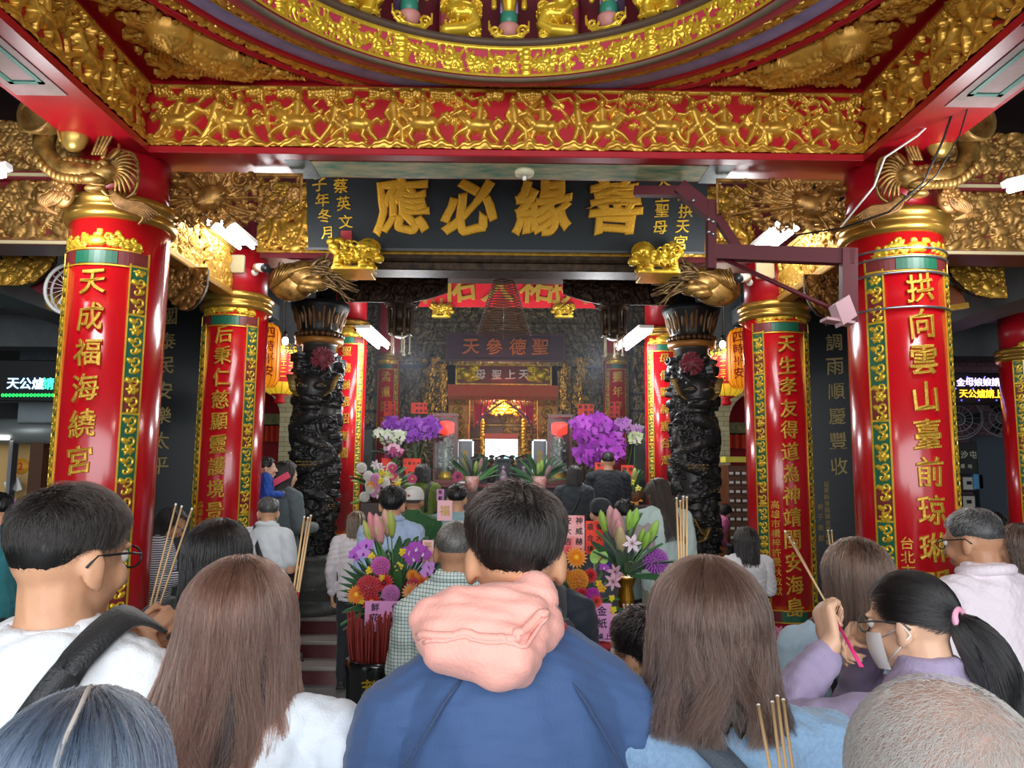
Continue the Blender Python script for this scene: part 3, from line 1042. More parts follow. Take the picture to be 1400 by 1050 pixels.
zt = lambda px, py, Y: P(px, py, Y).z
Rf, Rr = .272, .262
red_column('big red front column at left with gold couplet, behind the man in the white T-shirt', -XCOL, YCOL, Rf, 0, 3.215, zt(135, 388, 4.25), .197,
   '天成福海繞宮錦城', .155, zt(150, 352, 4.25), .62)
red_column('big red front column at right bound with steel straps, gold couplet and bracket plate', XCOL + .02, YCOL, Rf, 0, 3.19, zt(1245, 396, 4.25), .205,
   '拱向雲山臺前琼琳門第', .165, zt(1235, 360, 4.25), .62, (zt(1235, 742, 4.25), .075, '台北市信士敬獻'))
red_column('slimmer red column at left behind the front one, couplet ending above the black-haired woman', -2.29, YREAR, Rr, 0, 3.135, zt(307, 457, 6.2), .178,
   '后秉仁慈顯靈護境景致長春', .15, zt(320, 437, 6.2), .55, (zt(285, 690, 6.2), .062, '高雄市橋梓信眾敬獻'))
red_column('slimmer red column at right with long couplet down to a painted flower foot', 2.29, YREAR, Rr, 0, 3.105, zt(1070, 471, 6.2), .1745,
   '天生孝友得道為神靖閩安海島', .15, zt(1062, 446, 6.2), zt(1070, 852, 6.2), (zt(1060, 690, 6.2), .075, '高雄市橋梓許景秋敬獻'))
red_column('narrow red hall column just right of the left stone dragon column', -1.88, 9.2, .2, ZD, zt(480, 452, 9.2), zt(480, 480, 9.0), .2, '聖德巍峨昭海國', .12, zt(480, 464, 9.0), 1.0, None, False, 4.4)
red_column('narrow red hall column just left of the right stone dragon column', 1.88, 9.2, .2, ZD, zt(905, 462, 9.2), zt(905, 490, 9.0), .2, '母儀顯赫護台灣', .12, zt(905, 474, 9.0), 1.0, None, False, 4.4)
for sx, txt, nm in ((-1, '孟道閩海開', 'left'), (1, '靈年奉湄洲', 'right')):
 px = 530 if sx < 0 else 842
 q = P(px, 520, 12.2)
 red_column('dim inner altar column with red panel, %s of the shrine behind the orchids' % ('left' if sx < 0 else 'right'), q.x, 12.2, .2, ZD, zt(px, 494, 12.2), zt(px, 515, 12.0), .235,
    txt, .17, zt(px, 500, 12.0), 1.1, None, False, 4.6)
# column at the right edge of the picture
q = P(1400, 600, 6.44)
red_column('red column at the far right edge, in front of the display sign', q.x + .06, 6.44, .2, 0, zt(1392, 500, 6.44) + .03, zt(1392, 520, 6.3), .2, '國泰民安風調雨順', .16, zt(1392, 485, 6.3), .5, None, False, 3.18)
# steel straps and bracket plate on the right front column
t = thing('steel_bracket', 'dark red steel cantilever frame strapped to the right front column, reaching to the name board', 'bracket', (XCOL, YCOL, 2.6))
b = MB()
c0 = Vector((XCOL + .02, YCOL, 0))
straps = [zt(1220, y, 4.3) for y in (345, 356, 377, 424)]
for z in straps:
 s = MB()
 s.tube([(XCOL + .02 + (Rf + .008) * math.cos(a) - XCOL, (Rf + .008) * math.sin(a), z - 2.6) for a in [2 * PI * i / 40 for i in range(40)]], .008, 6, True)
 s.build('strap', STEEL, t)
L0 = Vector((XCOL, YCOL, 2.6))
STB = M('bracket_paint', '#560a18', .6)
def pw(px, py, Y): return P(px, py, Y) - L0
b = MB()
b.bar(pw(1160, 340, 4.36), pw(1160, 440, 4.36), .09, .05, (0, 1, 0))
b.build('back_plate', STB, t)
b = MB()
b.bar(pw(1168, 352, 4.36), pw(975, 345, 4.6), .07, .09)
b.bar(pw(972, 275, 4.6), pw(972, 368, 4.6), .05, .07, (0, 1, 0))
b.bar(pw(868, 262, 4.75), pw(935, 262, 4.62), .06, .06)
b.bar(pw(928, 256, 4.62), pw(974, 293, 4.6), .09, .07, (0, 1, 0))
b.bar(pw(975, 290, 4.6), pw(1012, 345, 4.58), .05, .05, (0, 1, 0))
b.build('channel_frame', STB, t)
b = MB(); b.tube([pw(985, 352, 4.6), pw(1150, 428, 4.35)], .014, 8); b.build('stay_rod', STB, t)
b = MB(); b.obox(pw(1152, 426, 4.3), (.045, .01, .03), (0, .05, 0), (-.02, 0, .06)); b.obox(pw(1145, 440, 4.3), (.08, 0, -.012), (0, .05, 0), (0, 0, .008)); b.build('gusset', M('pink_primer', '#c79aa0', .5), t)
b = MB()
for px, py in ((969, 300), (975, 303), (969, 317), (975, 320), (990, 340), (948, 274)):
 p = pw(px, py, 4.56); b.ell(p, .012, 8, 6)
b.build('bolt_heads', STEEL, t)
# ------------------------------------------------------------------ carved black stone dragon columns
def dragon_column(sx, label):
 t = thing('dragon_column', label, 'column', (sx * XDR, YDR, ZD))
 L = lambda z: z - ZD
 zc0, zc1 = 3.19, 3.50
 b = MB()
 b.lathe([(.34, 0), (.34, .07), (.29, .1), (.27, .14), (.33, .2), (.345, .3), (.33, .36), (.27, .4), (.25, .46), (.28, .5), (.28, .54), (.22, .56)], n=40)
 b.build('pedestal', M('grey_stone', '#5d605c', .5, var=(30, .4)), t)
 r = Rel(2 * .345 * 2.2, .12, .008, -.345 * 2.2, .19)
 for i in range(18): r.cloud(-.7 + i * .083, .25, .035, .004)
 r.build('pedestal_carving', MATS['grey_stone'], t, cyl_map((0, 0, 0), .335))
 R = .195
 W = 2 * PI * R
 z0, z1 = .55, L(2.98)
 random.seed(77)
 r = Rel(W, z1 - z0, .0075, -W / 2, z0)
 # filler: clouds, little figures, rocks
 for i in range(420):
  u, v = random.uniform(-W / 2, W / 2), random.uniform(z0, z1)
  k = random.random()
  if k < .5: r.cloud(u, v, random.uniform(.025, .055), random.uniform(.01, .07))
  elif k < .7: r.curl(u, v, random.uniform(.04, .08), random.random() * 6, 1.2, .012, random.uniform(.02, .075))
  elif k < .85: r.figure(u, v, random.uniform(.16, .24), random.choice((-1, 1)))
  else: r.ell(u, v, random.uniform(.03, .06), random.uniform(.05, .09), 0, .03, random.uniform(.02, .05))
 # body winding down
 pts = []
 for i in range(60):
  k = i / 59
  u = ((sx * (.02 + 2.3 * k * W * .5) + W / 2) % W) - W / 2
  u = sx * .19 * math.sin(k * 15)
  v = L(2.35) - k * (L(2.35) - .72)
  pts.append((u, v))
 for i in range(59):
  r.cap(*pts[i], *pts[i + 1], .06 - .02 * i / 59, .06 - .02 * (i + 1) / 59, .04, .7)
 for i in range(0, 59):
  u, v = pts[i]
  for q in (-.045, -.015, .015, .045): r.ell(u + q, v + random.uniform(-.01, .01), .014, .014, 0, .016, .078 - abs(q) * .6)
 # head
 hv = L(2.60)
 r.ell(0, hv + .02, .13, .15, 0, .075, .04); r.ell(0, hv - .1, .085, .06, 0, .075, .07); r.ell(0, hv - .17, .075, .035, 0, .06, .04)
 for sg in (-1, 1):
  r.ell(sg * .06, hv + .035, .045, .04, 0, .045, .09); r.path([(sg * .05, hv + .1), (sg * .13, hv + .2), (sg * .11, hv + .3)], .025, .01, .06)
  for q in range(5): r.path([(sg * .11, hv - .02 + .03 * q), (sg * .2, hv + .03 * q), (sg * .24, hv + .05 + .03 * q)], .02, .008, .04)
  r.ell(sg * .03, hv - .08, .025, .02, 0, .03, .13)
 r.build('carved_shaft', STONE, t, cyl_map((0, 0, 0), R), solid=True)
 b = MB(); b.lathe([(R - .004, z0 - .02), (R - .004, z1 + .02)], n=32); b.build('core', STONE, t)
 # gilded details
 g = Rel(W, z1 - z0, .006, -W / 2, z0)
 for i in range(0, 59):
  u, v = pts[i]
  if i % 10 in (3, 4, 5):
   for q in (-.05, -.025, 0, .025): g.ell(u + q, v, .0075, .0075, 0, .012, .088 - abs(q) * .6)
 for sg in (-1, 1):
  g.curl(sg * .06, hv + .035, .026, 0, 1.0, .006, .135)
  g.path([(sg * .09, hv - .06), (sg * .14, hv - .0), (sg * .17, hv + .1), (sg * .2, hv + .16)], .007, .005, .12)
 g.path([(-.12, 1.0), (-.05, .93), (0, .8), (.04, .75)], .012, .006, .09)
 g.path([(.05, .84), (.02, .74), (-.06, .7)], .012, .006, .09)
 for q in range(12): g.ell(-.08 + .025 * (q % 6), 1.42 + .03 * (q // 6), .01, .012, 0, .012, .09)
 g.build('gilded_details', M('worn_gilding', '#8a6f3c', .4, .5), t, cyl_map((0, 0, 0), R))
 b = MB(); b.lathe([(.17, z1 - .01), (.17, L(zc0) - .12), (.2, L(zc0) - .1)], n=8); b.build('neck_block', M('dark_neck', '#3a3633', .5), t)
 b = MB(); b.lathe([(.2, L(zc0) - .105), (.245, L(zc0) - .1), (.25, L(zc0) - .05), (.2, L(zc0) - .045)], n=8); b.build('ochre_ring', M('ochre_ring', '#a9702f', .45, .2), t)
 b = MB()
 for i in range(26):
  a = 2 * PI * i / 26; b.ell((.225 * math.cos(a), .225 * math.sin(a), L(zc0) - .015), .03, 8, 6)
 b.build('beads', M('bead_brown', '#5b3c22', .4, .3), t)
 b = MB(); b.lathe([(.2, L(zc0) - .04), (.21, L(zc0) + .06), (.235, L(zc0) + .16), (.29, L(zc1) - .05), (.3, L(zc1)), (.24, L(zc1) + .02)], n=40); b.build('capital', BLACK, t)
 r = Rel(2 * PI * .235, .28, .007, -PI * .235, L(zc0) + .02)
 for i in range(16):
  u = -PI * .235 + (i + .5) * 2 * PI * .235 / 16
  r.ell(u, L(zc0) + .15, .018, .09 if i % 2 else .06, 0, .02, .004)
  r.cap(u + .04, L(zc0) + .04, u + .04, L(zc0) + .24, .008, .014, .004)
 def capm(U, V, H):
  a = -PI / 2 + U / .235; k = (V - L(zc0)) / .31
  r_ = .208 + .025 * k + .07 * k ** 2.5 + H
  return np.stack([r_ * np.cos(a), r_ * np.sin(a), V], 1)
 r.build('capital_leaves', M('capital_gilding', '#7b5a35', .4, .3), t, capm)
 return t
dragon_column(-1, 'black carved stone dragon column at left of the hall opening, near the orange lantern')
dragon_column(1, 'black carved stone dragon column at right of the hall opening, beside the fortune drawers')
for sx, px, py in ((-1, 441, 490), (1, 946, 497)):
 p = P(px, py, YDR - .27)
 b = MB(); b.ell((0, 0, 0), .075, 20, 14)
 for i in range(130):
  v = Vector((random.gauss(0, 1), random.gauss(0, 1), random.gauss(0, 1))).normalized()
  b.cap(v * .07, v * .112, .014, .009, 6)
 tag(b.build('ribbon_rosette', M('maroon_ribbon', '#7c1128', .6, sheen=.3), None, p), 'dark red ribbon rosette on the %s stone dragon column' % ('left' if sx < 0 else 'right'), 'rosette', kind='thing')
# ------------------------------------------------------------------ second beam, name board, phoenix panels
def rel_panel(name, label, cat, x0, x1, y, z0, z1, seed, style, mat, back=None, res=.006, mask=None, gain=1.0, thick=.03, ny=-1, grp=None):
 """carved panel facing the viewer at depth y"""
 t = thing(name, label, cat, ((x0 + x1) / 2, y, z0), 0, grp)
 w, h = x1 - x0, z1 - z0
 random.seed(seed)
 r = Rel(w, h, res)
 style(r, w, h)
 if back:
  b = MB()
  if mask is None:
   b.box((-w / 2, 0, 0), (w / 2, thick, h))
  else:
   n = 24
   xs = [w * i / n for i in range(n + 1)]
   for i in range(n):
    zz = []
    for x in (xs[i], xs[i + 1]):
     col = [v for v in np.linspace(0, h, 60) if mask(np.array([[x]]), np.array([[v]]))[0, 0]]
     zz.append((min(col), max(col)) if col else None)
    if zz[0] and zz[1]:
     b.prism([(xs[i] - w / 2, zz[0][0]), (xs[i + 1] - w / 2, zz[1][0]), (xs[i + 1] - w / 2, zz[1][1]), (xs[i] - w / 2, zz[0][1])], (0, 0, 0), (1, 0, 0), (0, 0, 1), (0, thick, 0))
  b.build('panel_back', back, t)
 r.build('carving', mat, t, plane_map((-w / 2, 0, 0), (1, 0, 0), (0, 0, 1), (0, -1, 0)), mask=mask, gain=gain)
 return t
def sty_phoenix(f):
 def s(r, w, h):
  cx, cy = (.35 * w if f > 0 else .65 * w), .55 * h
  for i in range(34):
   a = random.uniform(-.9, 3.6)
   pts = [(cx, cy)]
   L = random.uniform(.25, .6) * w
   for q in range(7):
    a += random.uniform(-.1, .22) * f
    pts.append((pts[-1][0] + L / 7 * math.cos(a), pts[-1][1] + L / 9 * math.sin(a)))
   r.path(pts, .011, .006, random.uniform(.005, .025))
  for i in range(60):
   a, q = random.uniform(0, 6.3), random.uniform(.1, .5)
   r.curl(cx + q * w * math.cos(a), cy + q * h * math.sin(a), random.uniform(.012, .03), random.random() * 6, 1.2, .007, random.uniform(.0, .02))
  r.ell(cx, cy, .11, .075, .4 * f, .05, .02)
  for q in range(30): r.ell(cx + random.uniform(-.09, .09), cy + random.uniform(-.06, .06), .016, .012, .5, .012, .05)
  r.path([(cx - .08 * f, cy + .02), (cx - .14 * f, cy + .1), (cx - .2 * f, cy + .09)], .03, .022, .03)
  r.ell(cx - .21 * f, cy + .09, .03, .025, 0, .03, .04)
  r.curl(cx + .18 * f, cy + .12, .08, 0, 1.4, .012, .03)
  for i in range(40): r.leaf(random.uniform(0, w), random.uniform(0, .3 * h), random.uniform(.05, .1), random.uniform(0, 6), random.uniform(.0, .02), .45)
  r.filigree(int(120 * w), .014, .03, .006)
  r.rect(0, .014, 0, h, .02); r.rect(w - .014, w, 0, h, .02); r.rect(0, w, h - .014, h, .02)
 return s
def sty_foliage(r, w, h):
 k = int(w * h * 900)
 for i in range(k):
  x, y = random.uniform(0, w), random.uniform(0, h)
  q = random.random()
  if q < .35: r.curl(x, y, random.uniform(.02, .045), random.random() * 6, 1.2, .008, random.uniform(.0, .015), random.choice((-1, 1)))
  elif q < .75: r.leaf(x, y, random.uniform(.05, .1), random.uniform(0, 6.3), random.uniform(.0, .02), .5)
  elif q < .85: r.flower(x, y, random.uniform(.03, .05), 6, .012)
  elif q < .93: r.clump(x, y, .035, 7, .01)
  else: r.cloud(x, y, .04, .012)
 r.rect(0, w, 0, .014, .02)
def sty_figures(r, w, h):
 sty_foliage(r, w, h)
 for i in range(int(w / .16)):
  x = .08 + i * .16
  r.figure(x, .02, min(h * .85, .3), random.choice((-1, 1)))
# front phoenix panels between the column necks and the board
x0, x1 = P(228, 270, 4.6).x, P(416, 270, 4.6).x
z0, z1 = P(300, 318, 4.6).z, ZB0 - .02
for sx, (a, b_), nm in ((-1, (x0, x1), 'left'), (1, (P(976, 270, 4.6).x, P(1166, 270, 4.6).x), 'right')):
 w = b_ - a
 mk = lambda X, Y, sx=sx, w=w, h=z1 - z0: Y > (.35 * h * np.clip(((X / w) if sx < 0 else (1 - X / w)) - .35, 0, 1) ** 2 * 2 + .02 * np.sin(X * 60) + .02)
 rel_panel('phoenix_bracket', 'openwork gilded phoenix panel under the front beam at %s of the black name board' % nm, 'carved panel', a, b_, 4.57, z0, z1, 41 + sx, sty_phoenix(-sx), M('antique_gold', '#b58443', .4, .62, var=(16, .55), col2='#5d3d18'), None, .0055, mk, 1.2)
# second beam on the rear columns
zb = P(691, 352, 6.3).z
t = thing('carved_beam', 'red second beam on the slimmer columns carrying the black name board', 'beam', (0, 6.45, zb))
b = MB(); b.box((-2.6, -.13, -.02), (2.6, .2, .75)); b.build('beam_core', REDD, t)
b = MB(); b.box((-1.35, -.2, -.05), (1.35, -.1, .03), .02); b.box((-1.3, -.17, -.12), (1.3, .1, -.05), .01); b.build('moulding', GOLDK, t)
b = MB(); b.box((-1.36, -.215, -.0), (1.36, -.2, .035), .006); b.build('gold_edge', GOLD, t)
for sx in (-1, 1):
 a, c = sorted((sx * 1.3, sx * 2.1))
 r = Rel(c - a, .62, .0065); random.seed(50 + sx); sty_foliage(r, c - a, .62)
 for i in range(3): r.figure(.15 + .25 * i, .1, .35, 1)
 r.build('carving', GOLD, t, plane_map((a, -.135, .02), (1, 0, 0), (0, 0, 1), (0, -1, 0)))
# the black name board, leaning forward
A = Vector((0, 6.16, P(691, 341, 6.16).z))
up = Vector((0, -.27, .96)).normalized()
nrm = np.array([0, -.96, -.27]) / math.hypot(.96, .27)
H = .72
t = thing('name_board', 'wide black name board with four big gold characters leaning from the second beam', 'sign board', A)
hw = 1.63
b = MB(); b.prism([(-hw, 0), (hw, 0), (hw, H), (-hw, H)], (0, 0, 0), (1, 0, 0), up, Vector(-nrm) * .04); b.build('board', M('board_black', '#0f1c20', .6), t)
b = MB()
for (p, q) in (((-hw - .02, -.02), (hw + .02, .0)), ((-hw - .02, H), (hw + .02, H + .02))):
 b.prism([p, (q[0], p[1]), q, (p[0], q[1])], Vector(nrm) * .01, (1, 0, 0), up, Vector(-nrm) * .06)
b.build('frame', M('black_frame', '#23282a', .4), t)
fm = plane_map((0, 0, 0), (1, 0, 0), up, nrm)
def on_board(px, py):
 d = CAM_M @ Vector(((px - 700) / FPX, (525 - py) / FPX, -1))
 o = Vector((0, 0, HC))
 n = Vector(nrm)
 k = (A - o).dot(n) / d.dot(n)
 q = o + d * k - A
 return q.x, q.dot(up)
it = []
for ch, px, py in (('應', 549, 283), ('必', 643, 284), ('緣', 742, 284), ('善', 837, 283)):
 u, v = on_board(px, py); it.append((ch, u, v + .01, .49, .98))
lettering('large_characters', it, fm, M('signboard_gold', '#f0b52c', .38, .35, var=(60, .2), bump=(120, .5)), t, .028, .044, .07)
it = []
for ch, px, py in (('蔡', 466, 254), ('英', 470, 278), ('文', 473, 303), ('子', 437, 252), ('年', 441, 273), ('冬', 444, 295), ('月', 447, 318), ('上', 905, 266), ('聖', 905, 288), ('母', 902, 311), ('天', 907, 247), ('后', 936, 264),
     ('拱', 937, 288), ('天', 933, 310), ('宮', 930, 331)):
 u, v = on_board(px, py); it.append((ch, u, v, .115))
lettering('small_characters', it, fm, GOLDB, t, .01, .012, .08)
u, v = on_board(474, 323)
b = MB(); b.prism([(u - .045, v - .045), (u + .045, v - .045), (u + .045, v + .045), (u - .045, v + .045)], Vector(nrm) * .001, (1, 0, 0), up, Vector(nrm) * .012); b.build('red_seal', M('seal_red', '#c8202c', .5, var=(120, .3)), t)
# gold lions at the foot of the board
def gold_lion(sx, label, px, py, Y, s, grp=None, mat=GOLDB, back=.22):
 p = P(px, py, Y)
 b = MB()
 f = -sx
 b.box((-.13, -.05, 0), (.13, .05, .03)); b.box((-.1, .0, 0), (.1, back, .025))
 if back < .1: b.box((-.02, .0, .1), (.02, .03, .34))
 b.cap((-.05 * f, 0, .12), (.06 * f, 0, .12), .055, .06); b.ell((.09 * f, -.02, .17), (.062, .06, .06)); b.ell((.13 * f, -.035, .15), (.035, .04, .03))
 for q in range(16):
  a = 2 * PI * q / 16
  b.ell((.085 * f + .062 * math.cos(a), -.005 + .01 * math.sin(a * 3), .175 + .062 * math.sin(a)), .019, 8, 6)
 for x, y in ((-.09, -.03), (-.06, .03), (.05, -.035), (.09, .03)): b.cap((x * f, y, .1), (x * f * 1.12, y, .035), .03, .026); b.ell((x * f * 1.12 + .012 * f, y - .01, .036), (.03, .026, .016))
 pts = [(-.1 * f, 0, .13), (-.14 * f, 0, .17), (-.13 * f, 0, .22), (-.09 * f, 0, .24), (-.07 * f, 0, .21)]
 for i in range(4): b.cap(pts[i], pts[i + 1], .024, .024)
 for q in range(7): b.ell((-.12 * f + random.uniform(-.04, .03), random.uniform(-.03, .03), .2 + random.uniform(-.04, .04)), .024, 8, 6)
 for q in range(8): b.ell((random.uniform(-.08, .06), -.05, .1 + random.uniform(-.03, .05)), .02, 8, 6)
 b.ell((.155 * f, -.03, .09), .035, 10, 8)
 for q in range(30):
  x, z = random.uniform(-.1, .12), random.uniform(.05, .2); b.tube([(x + .018 * math.cos(k * .9), -.06 - .004 * k, z + .018 * math.sin(k * .9)) for k in range(6)], .008, 6)
 o = link_mesh('gold_lion', remesh(b, .0065, 1), mat, None, p)
 o.scale = (s, s, s * .82)
 tag(o, label, 'carved lion', grp)
 return o
gold_lion(-1, 'bright gold lion carving under the lower left corner of the name board', 484, 371, 6.0, 1.3)
gold_lion(1, 'bright gold lion carving under the lower right corner of the name board', 899, 376, 6.0, 1.3)
# ------------------------------------------------------------------ dragon fish on the front column heads
def dragonfish(sx, label):
 S = 4.15 / 1060
 O = P(168, 262, 4.15) if sx < 0 else P(1218, 268, 4.15)
 t = thing('dragon_fish', label, 'carved dragon fish', O)
 def q(a, b, c=0): return Vector((-sx * (a - 168) * S * 1.0 if sx > 0 else (a - 168) * S, -c * S, -(b - 262) * S))
 rr = lambda k: k * S
 def sp(a, b, c, ra, rb=None, rc=None): mb.ell(q(a, b, c), (rr(ra), rr(rc or ra), rr(rb or ra)), 16, 12)
 def ch(pts, r0, r1, n=8):
  P_ = [q(*p) for p in pts]
  k = len(P_)
  # smooth through the points
  out = []
  for i in range(k - 1):
   p0, p1, p2, p3 = P_[max(i - 1, 0)], P_[i], P_[i + 1], P_[min(i + 2, k - 1)]
   for j in range(4):
    u = j / 4
    out.append(.5 * ((2 * p1) + (p2 - p0) * u + (2 * p0 - 5 * p1 + 4 * p2 - p3) * u * u + (3 * p1 - p0 - 3 * p2 + p3) * u ** 3))
  out.append(P_[-1])
  mb.tube(out, [rr(r0 + (r1 - r0) * i / (len(out) - 1)) for i in range(len(out))], n)
 mb = MB()
 ch([(150, 243, 10), (118, 240, 16), (90, 236, 14), (66, 220, 8), (52, 196, 2), (54, 172, 0)], 13, 15, 12)
 for i in range(10): sp(150 - 8 * i, 228 - .6 * i + (i - 5) ** 2 * .12, 18, 5, 5, 5)
 for i in range(14):
  k = i / 13; a = (142 - 85 * k, 246 - 5 * k - 24 * max(0, k - .5) ** 2 * 4, 16)
  sp(a[0], a[1] + 8, a[2] + 6, 6, 7, 7)
 mb.build('body', GOLDD, t)
 mb = MB()
 rx = Matrix.Rotation(rad(70), 3, 'X') @ Matrix.Rotation(rad(0), 3, 'Y')
 prof = [(2, 0), (12, 2), (22, 7), (27, 14), (31, 19), (31.5, 15), (26, 8), (14, -6), (4, -14)]
 n = 28
 vs, fs = [], []
 Rm = Matrix.Rotation(rad(78), 3, 'X') @ Matrix.Rotation(rad(10 * sx), 3, 'Y')
 for (r_, h_) in prof:
  for j in range(n):
   a = 2 * PI * j / n
   vs.append(q(66, 168, 16) + Rm @ Vector((rr(r_ * 1.0 * (1 + .05 * math.sin(3 * a))) * math.cos(a) * .95, rr(r_) * math.sin(a) * 1.08, rr(h_ * 1.4))))
 for i in range(len(prof) - 1):
  for j in range(n):
   fs.append((i * n + j, i * n + (j + 1) % n, (i + 1) * n + (j + 1) % n, (i + 1) * n + j))
 mb.add(vs, fs, True)
 mb.build('conch_shell', M('conch_gold', '#c9a05c', .35, .5, var=(7, .45), col2='#6b4420'), t)
 mb = MB()
 sp(101, 184, 14, 20, 26, 17)
 ch([(90, 200, 26), (86, 180, 27), (98, 160, 26)], 2, 2)
 mb.build('ball', M('ball_gold', '#c5a052', .3, .6, var=(8, .35)), t)
 mb = MB()
 for i in range(4): sp(92 + 4 * i, 148 + 4 * i, 6, 9 - 1.5 * i, 9 - 1.5 * i, 8 - i)
 ch([(84, 150, 8), (82, 136, 8), (86, 122, 8)], 5, 2)
 mb.build('snail_shell', MATS['ball_gold'], t)
 mb = MB()
 sp(150, 242, 18, 20, 15, 16); sp(138, 254, 24, 18, 8, 12); sp(140, 266, 20, 15, 6, 10); sp(154, 232, 28, 8, 6, 7)
 sp(124, 250, 24, 5, 4, 6); sp(150, 238, 32, 4, 4, 4)
 ch([(130, 258, 26), (142, 262, 28), (156, 262, 24)], 2, 2); ch([(158, 226, 24), (170, 212, 24), (168, 200, 20)], 4, 1.5); ch([(150, 224, 24), (154, 208, 24)], 4, 1.5)
 ch([(150, 268, 22), (160, 276, 20), (170, 270, 20)], 3, 1.5)
 mb.build('head', GOLDD, t)
 mb = MB()
 for i in range(13):
  a = rad(95 - 15 * i)
  x1_, y1_ = 162 + 30 * math.cos(a), 240 - 34 * math.sin(a)
  xm, ym = 162 + 16 * math.cos(a + .35), 240 - 18 * math.sin(a + .35)
  ch([(158, 240, 16), (xm, ym, 22), (x1_, y1_, 14), (x1_ + 5 * math.cos(a - 1.4), y1_ - 5 * math.sin(a - 1.4), 10)], 3.2, 1.4, 6)
 ch([(166, 206, 10), (186, 212, 10), (192, 240, 8), (188, 266, 8), (172, 278, 10)], 2.5, 2.5, 6)
 for i in range(4): ch([(128 + 4 * i, 214, 12), (136 + 7 * i, 190 - 3 * i, 14), (140 + 6 * i, 168 + 6 * i, 10)], 3, 1.2, 6)
 mb.build('mane', GOLDD, t)
 mb = MB()
 sp(88, 268, 8, 18, 22, 7)
 for i in range(9): ch([(92 - 2 * i, 268 + 2 * (i % 3), 13), (76 - 3 * i + 8, 284, 13), (58 + 5.2 * i - 14, 294 + .8 * i, 9)], 4, 1.5, 6)
 for i in range(30): sp(88 + random.uniform(-14, 14), 266 + random.uniform(-18, 12), 14, 3.5, 3.5, 2.5)
 mb.build('side_fin', M('fin_gold', '#a5763f', .4, .5, var=(18, .5), col2='#5a3a1a'), t)
 mb = MB()
 for i in range(8): ch([(160, 268, 16), (184 - 2 * i, 282 + i, 18), (204 + (4 - abs(i - 4)), 284 + 2.6 * i, 14), (226 - 4 * i, 298 + 2.2 * i, 10)], 5, 1.5, 6)
 mb.build('tail_fin', MATS['fin_gold'], t)
 return t
random.seed(3)
dragonfish(-1, 'gilded carved dragon fish with conch shell on the left front column head')
dragonfish(1, 'gilded carved dragon fish with conch shell on the right front column head')
# dragon fish on the rear columns, heads towards the middle
for sx, lab in ((-1, 'left'), (1, 'right')):
 S = 6.3 / 1060
 O = P(430, 385, 6.42) if sx < 0 else P(950, 392, 6.42)
 t = thing('dragon_fish', 'brown gold carved fish with flowing mane under the %s end of the name board' % lab, 'carved dragon fish', O)
 q = lambda a, b, c=0: Vector((-sx * (a - 430) * S, -c * S, -(b - 385) * S))
 mb = MB()
 mb.ell(q(398, 386), (34 * S, 17 * S, 28 * S), 20, 14); mb.ell(q(415, 378, 4), (28 * S, 17 * S, 22 * S), 20, 14)
 for i in range(12): mb.tube([q(372 + 3 * i, 400 - 2 * i, 17), q(380 + 4 * i, 380 - i, 21), q(384 + 5 * i, 362 + .8 * i, 16)], 1.6 * S, 6)
 mb.build('body', GOLDD, t)
 mb = MB()
 mb.ell(q(432, 390, 10), (24 * S, 14 * S, 12 * S)); mb.ell(q(424, 398, 14), (16 * S, 10 * S, 8 * S)); mb.ell(q(440, 384, 20), (6 * S, 6 * S, 5 * S))
 mb.build('head', GOLDD, t)
 mb = MB()
 random.seed(9)
 for i in range(34):
  a = random.uniform(-.5, .5)
  pts = [q(424, 376 + 14 * a, 14)]
  x, y = 424, 376 + 14 * a
  an = -.2 + a
  for k in range(6):
   an += random.uniform(-.5, .5)
   x += 12 * math.cos(an * .8); y += 10 * math.sin(an) + 1
   pts.append(q(x, y, 14 + random.uniform(-8, 8)))
  mb.tube(pts, [2.6 * S, 2.6 * S, 2.4 * S, 2 * S, 1.8 * S, 1.5 * S, 1 * S], 6)
 mb.build('mane', M('mane_gold', '#85683f', .45, .5, var=(14, .5), col2='#3a2a15'), t)
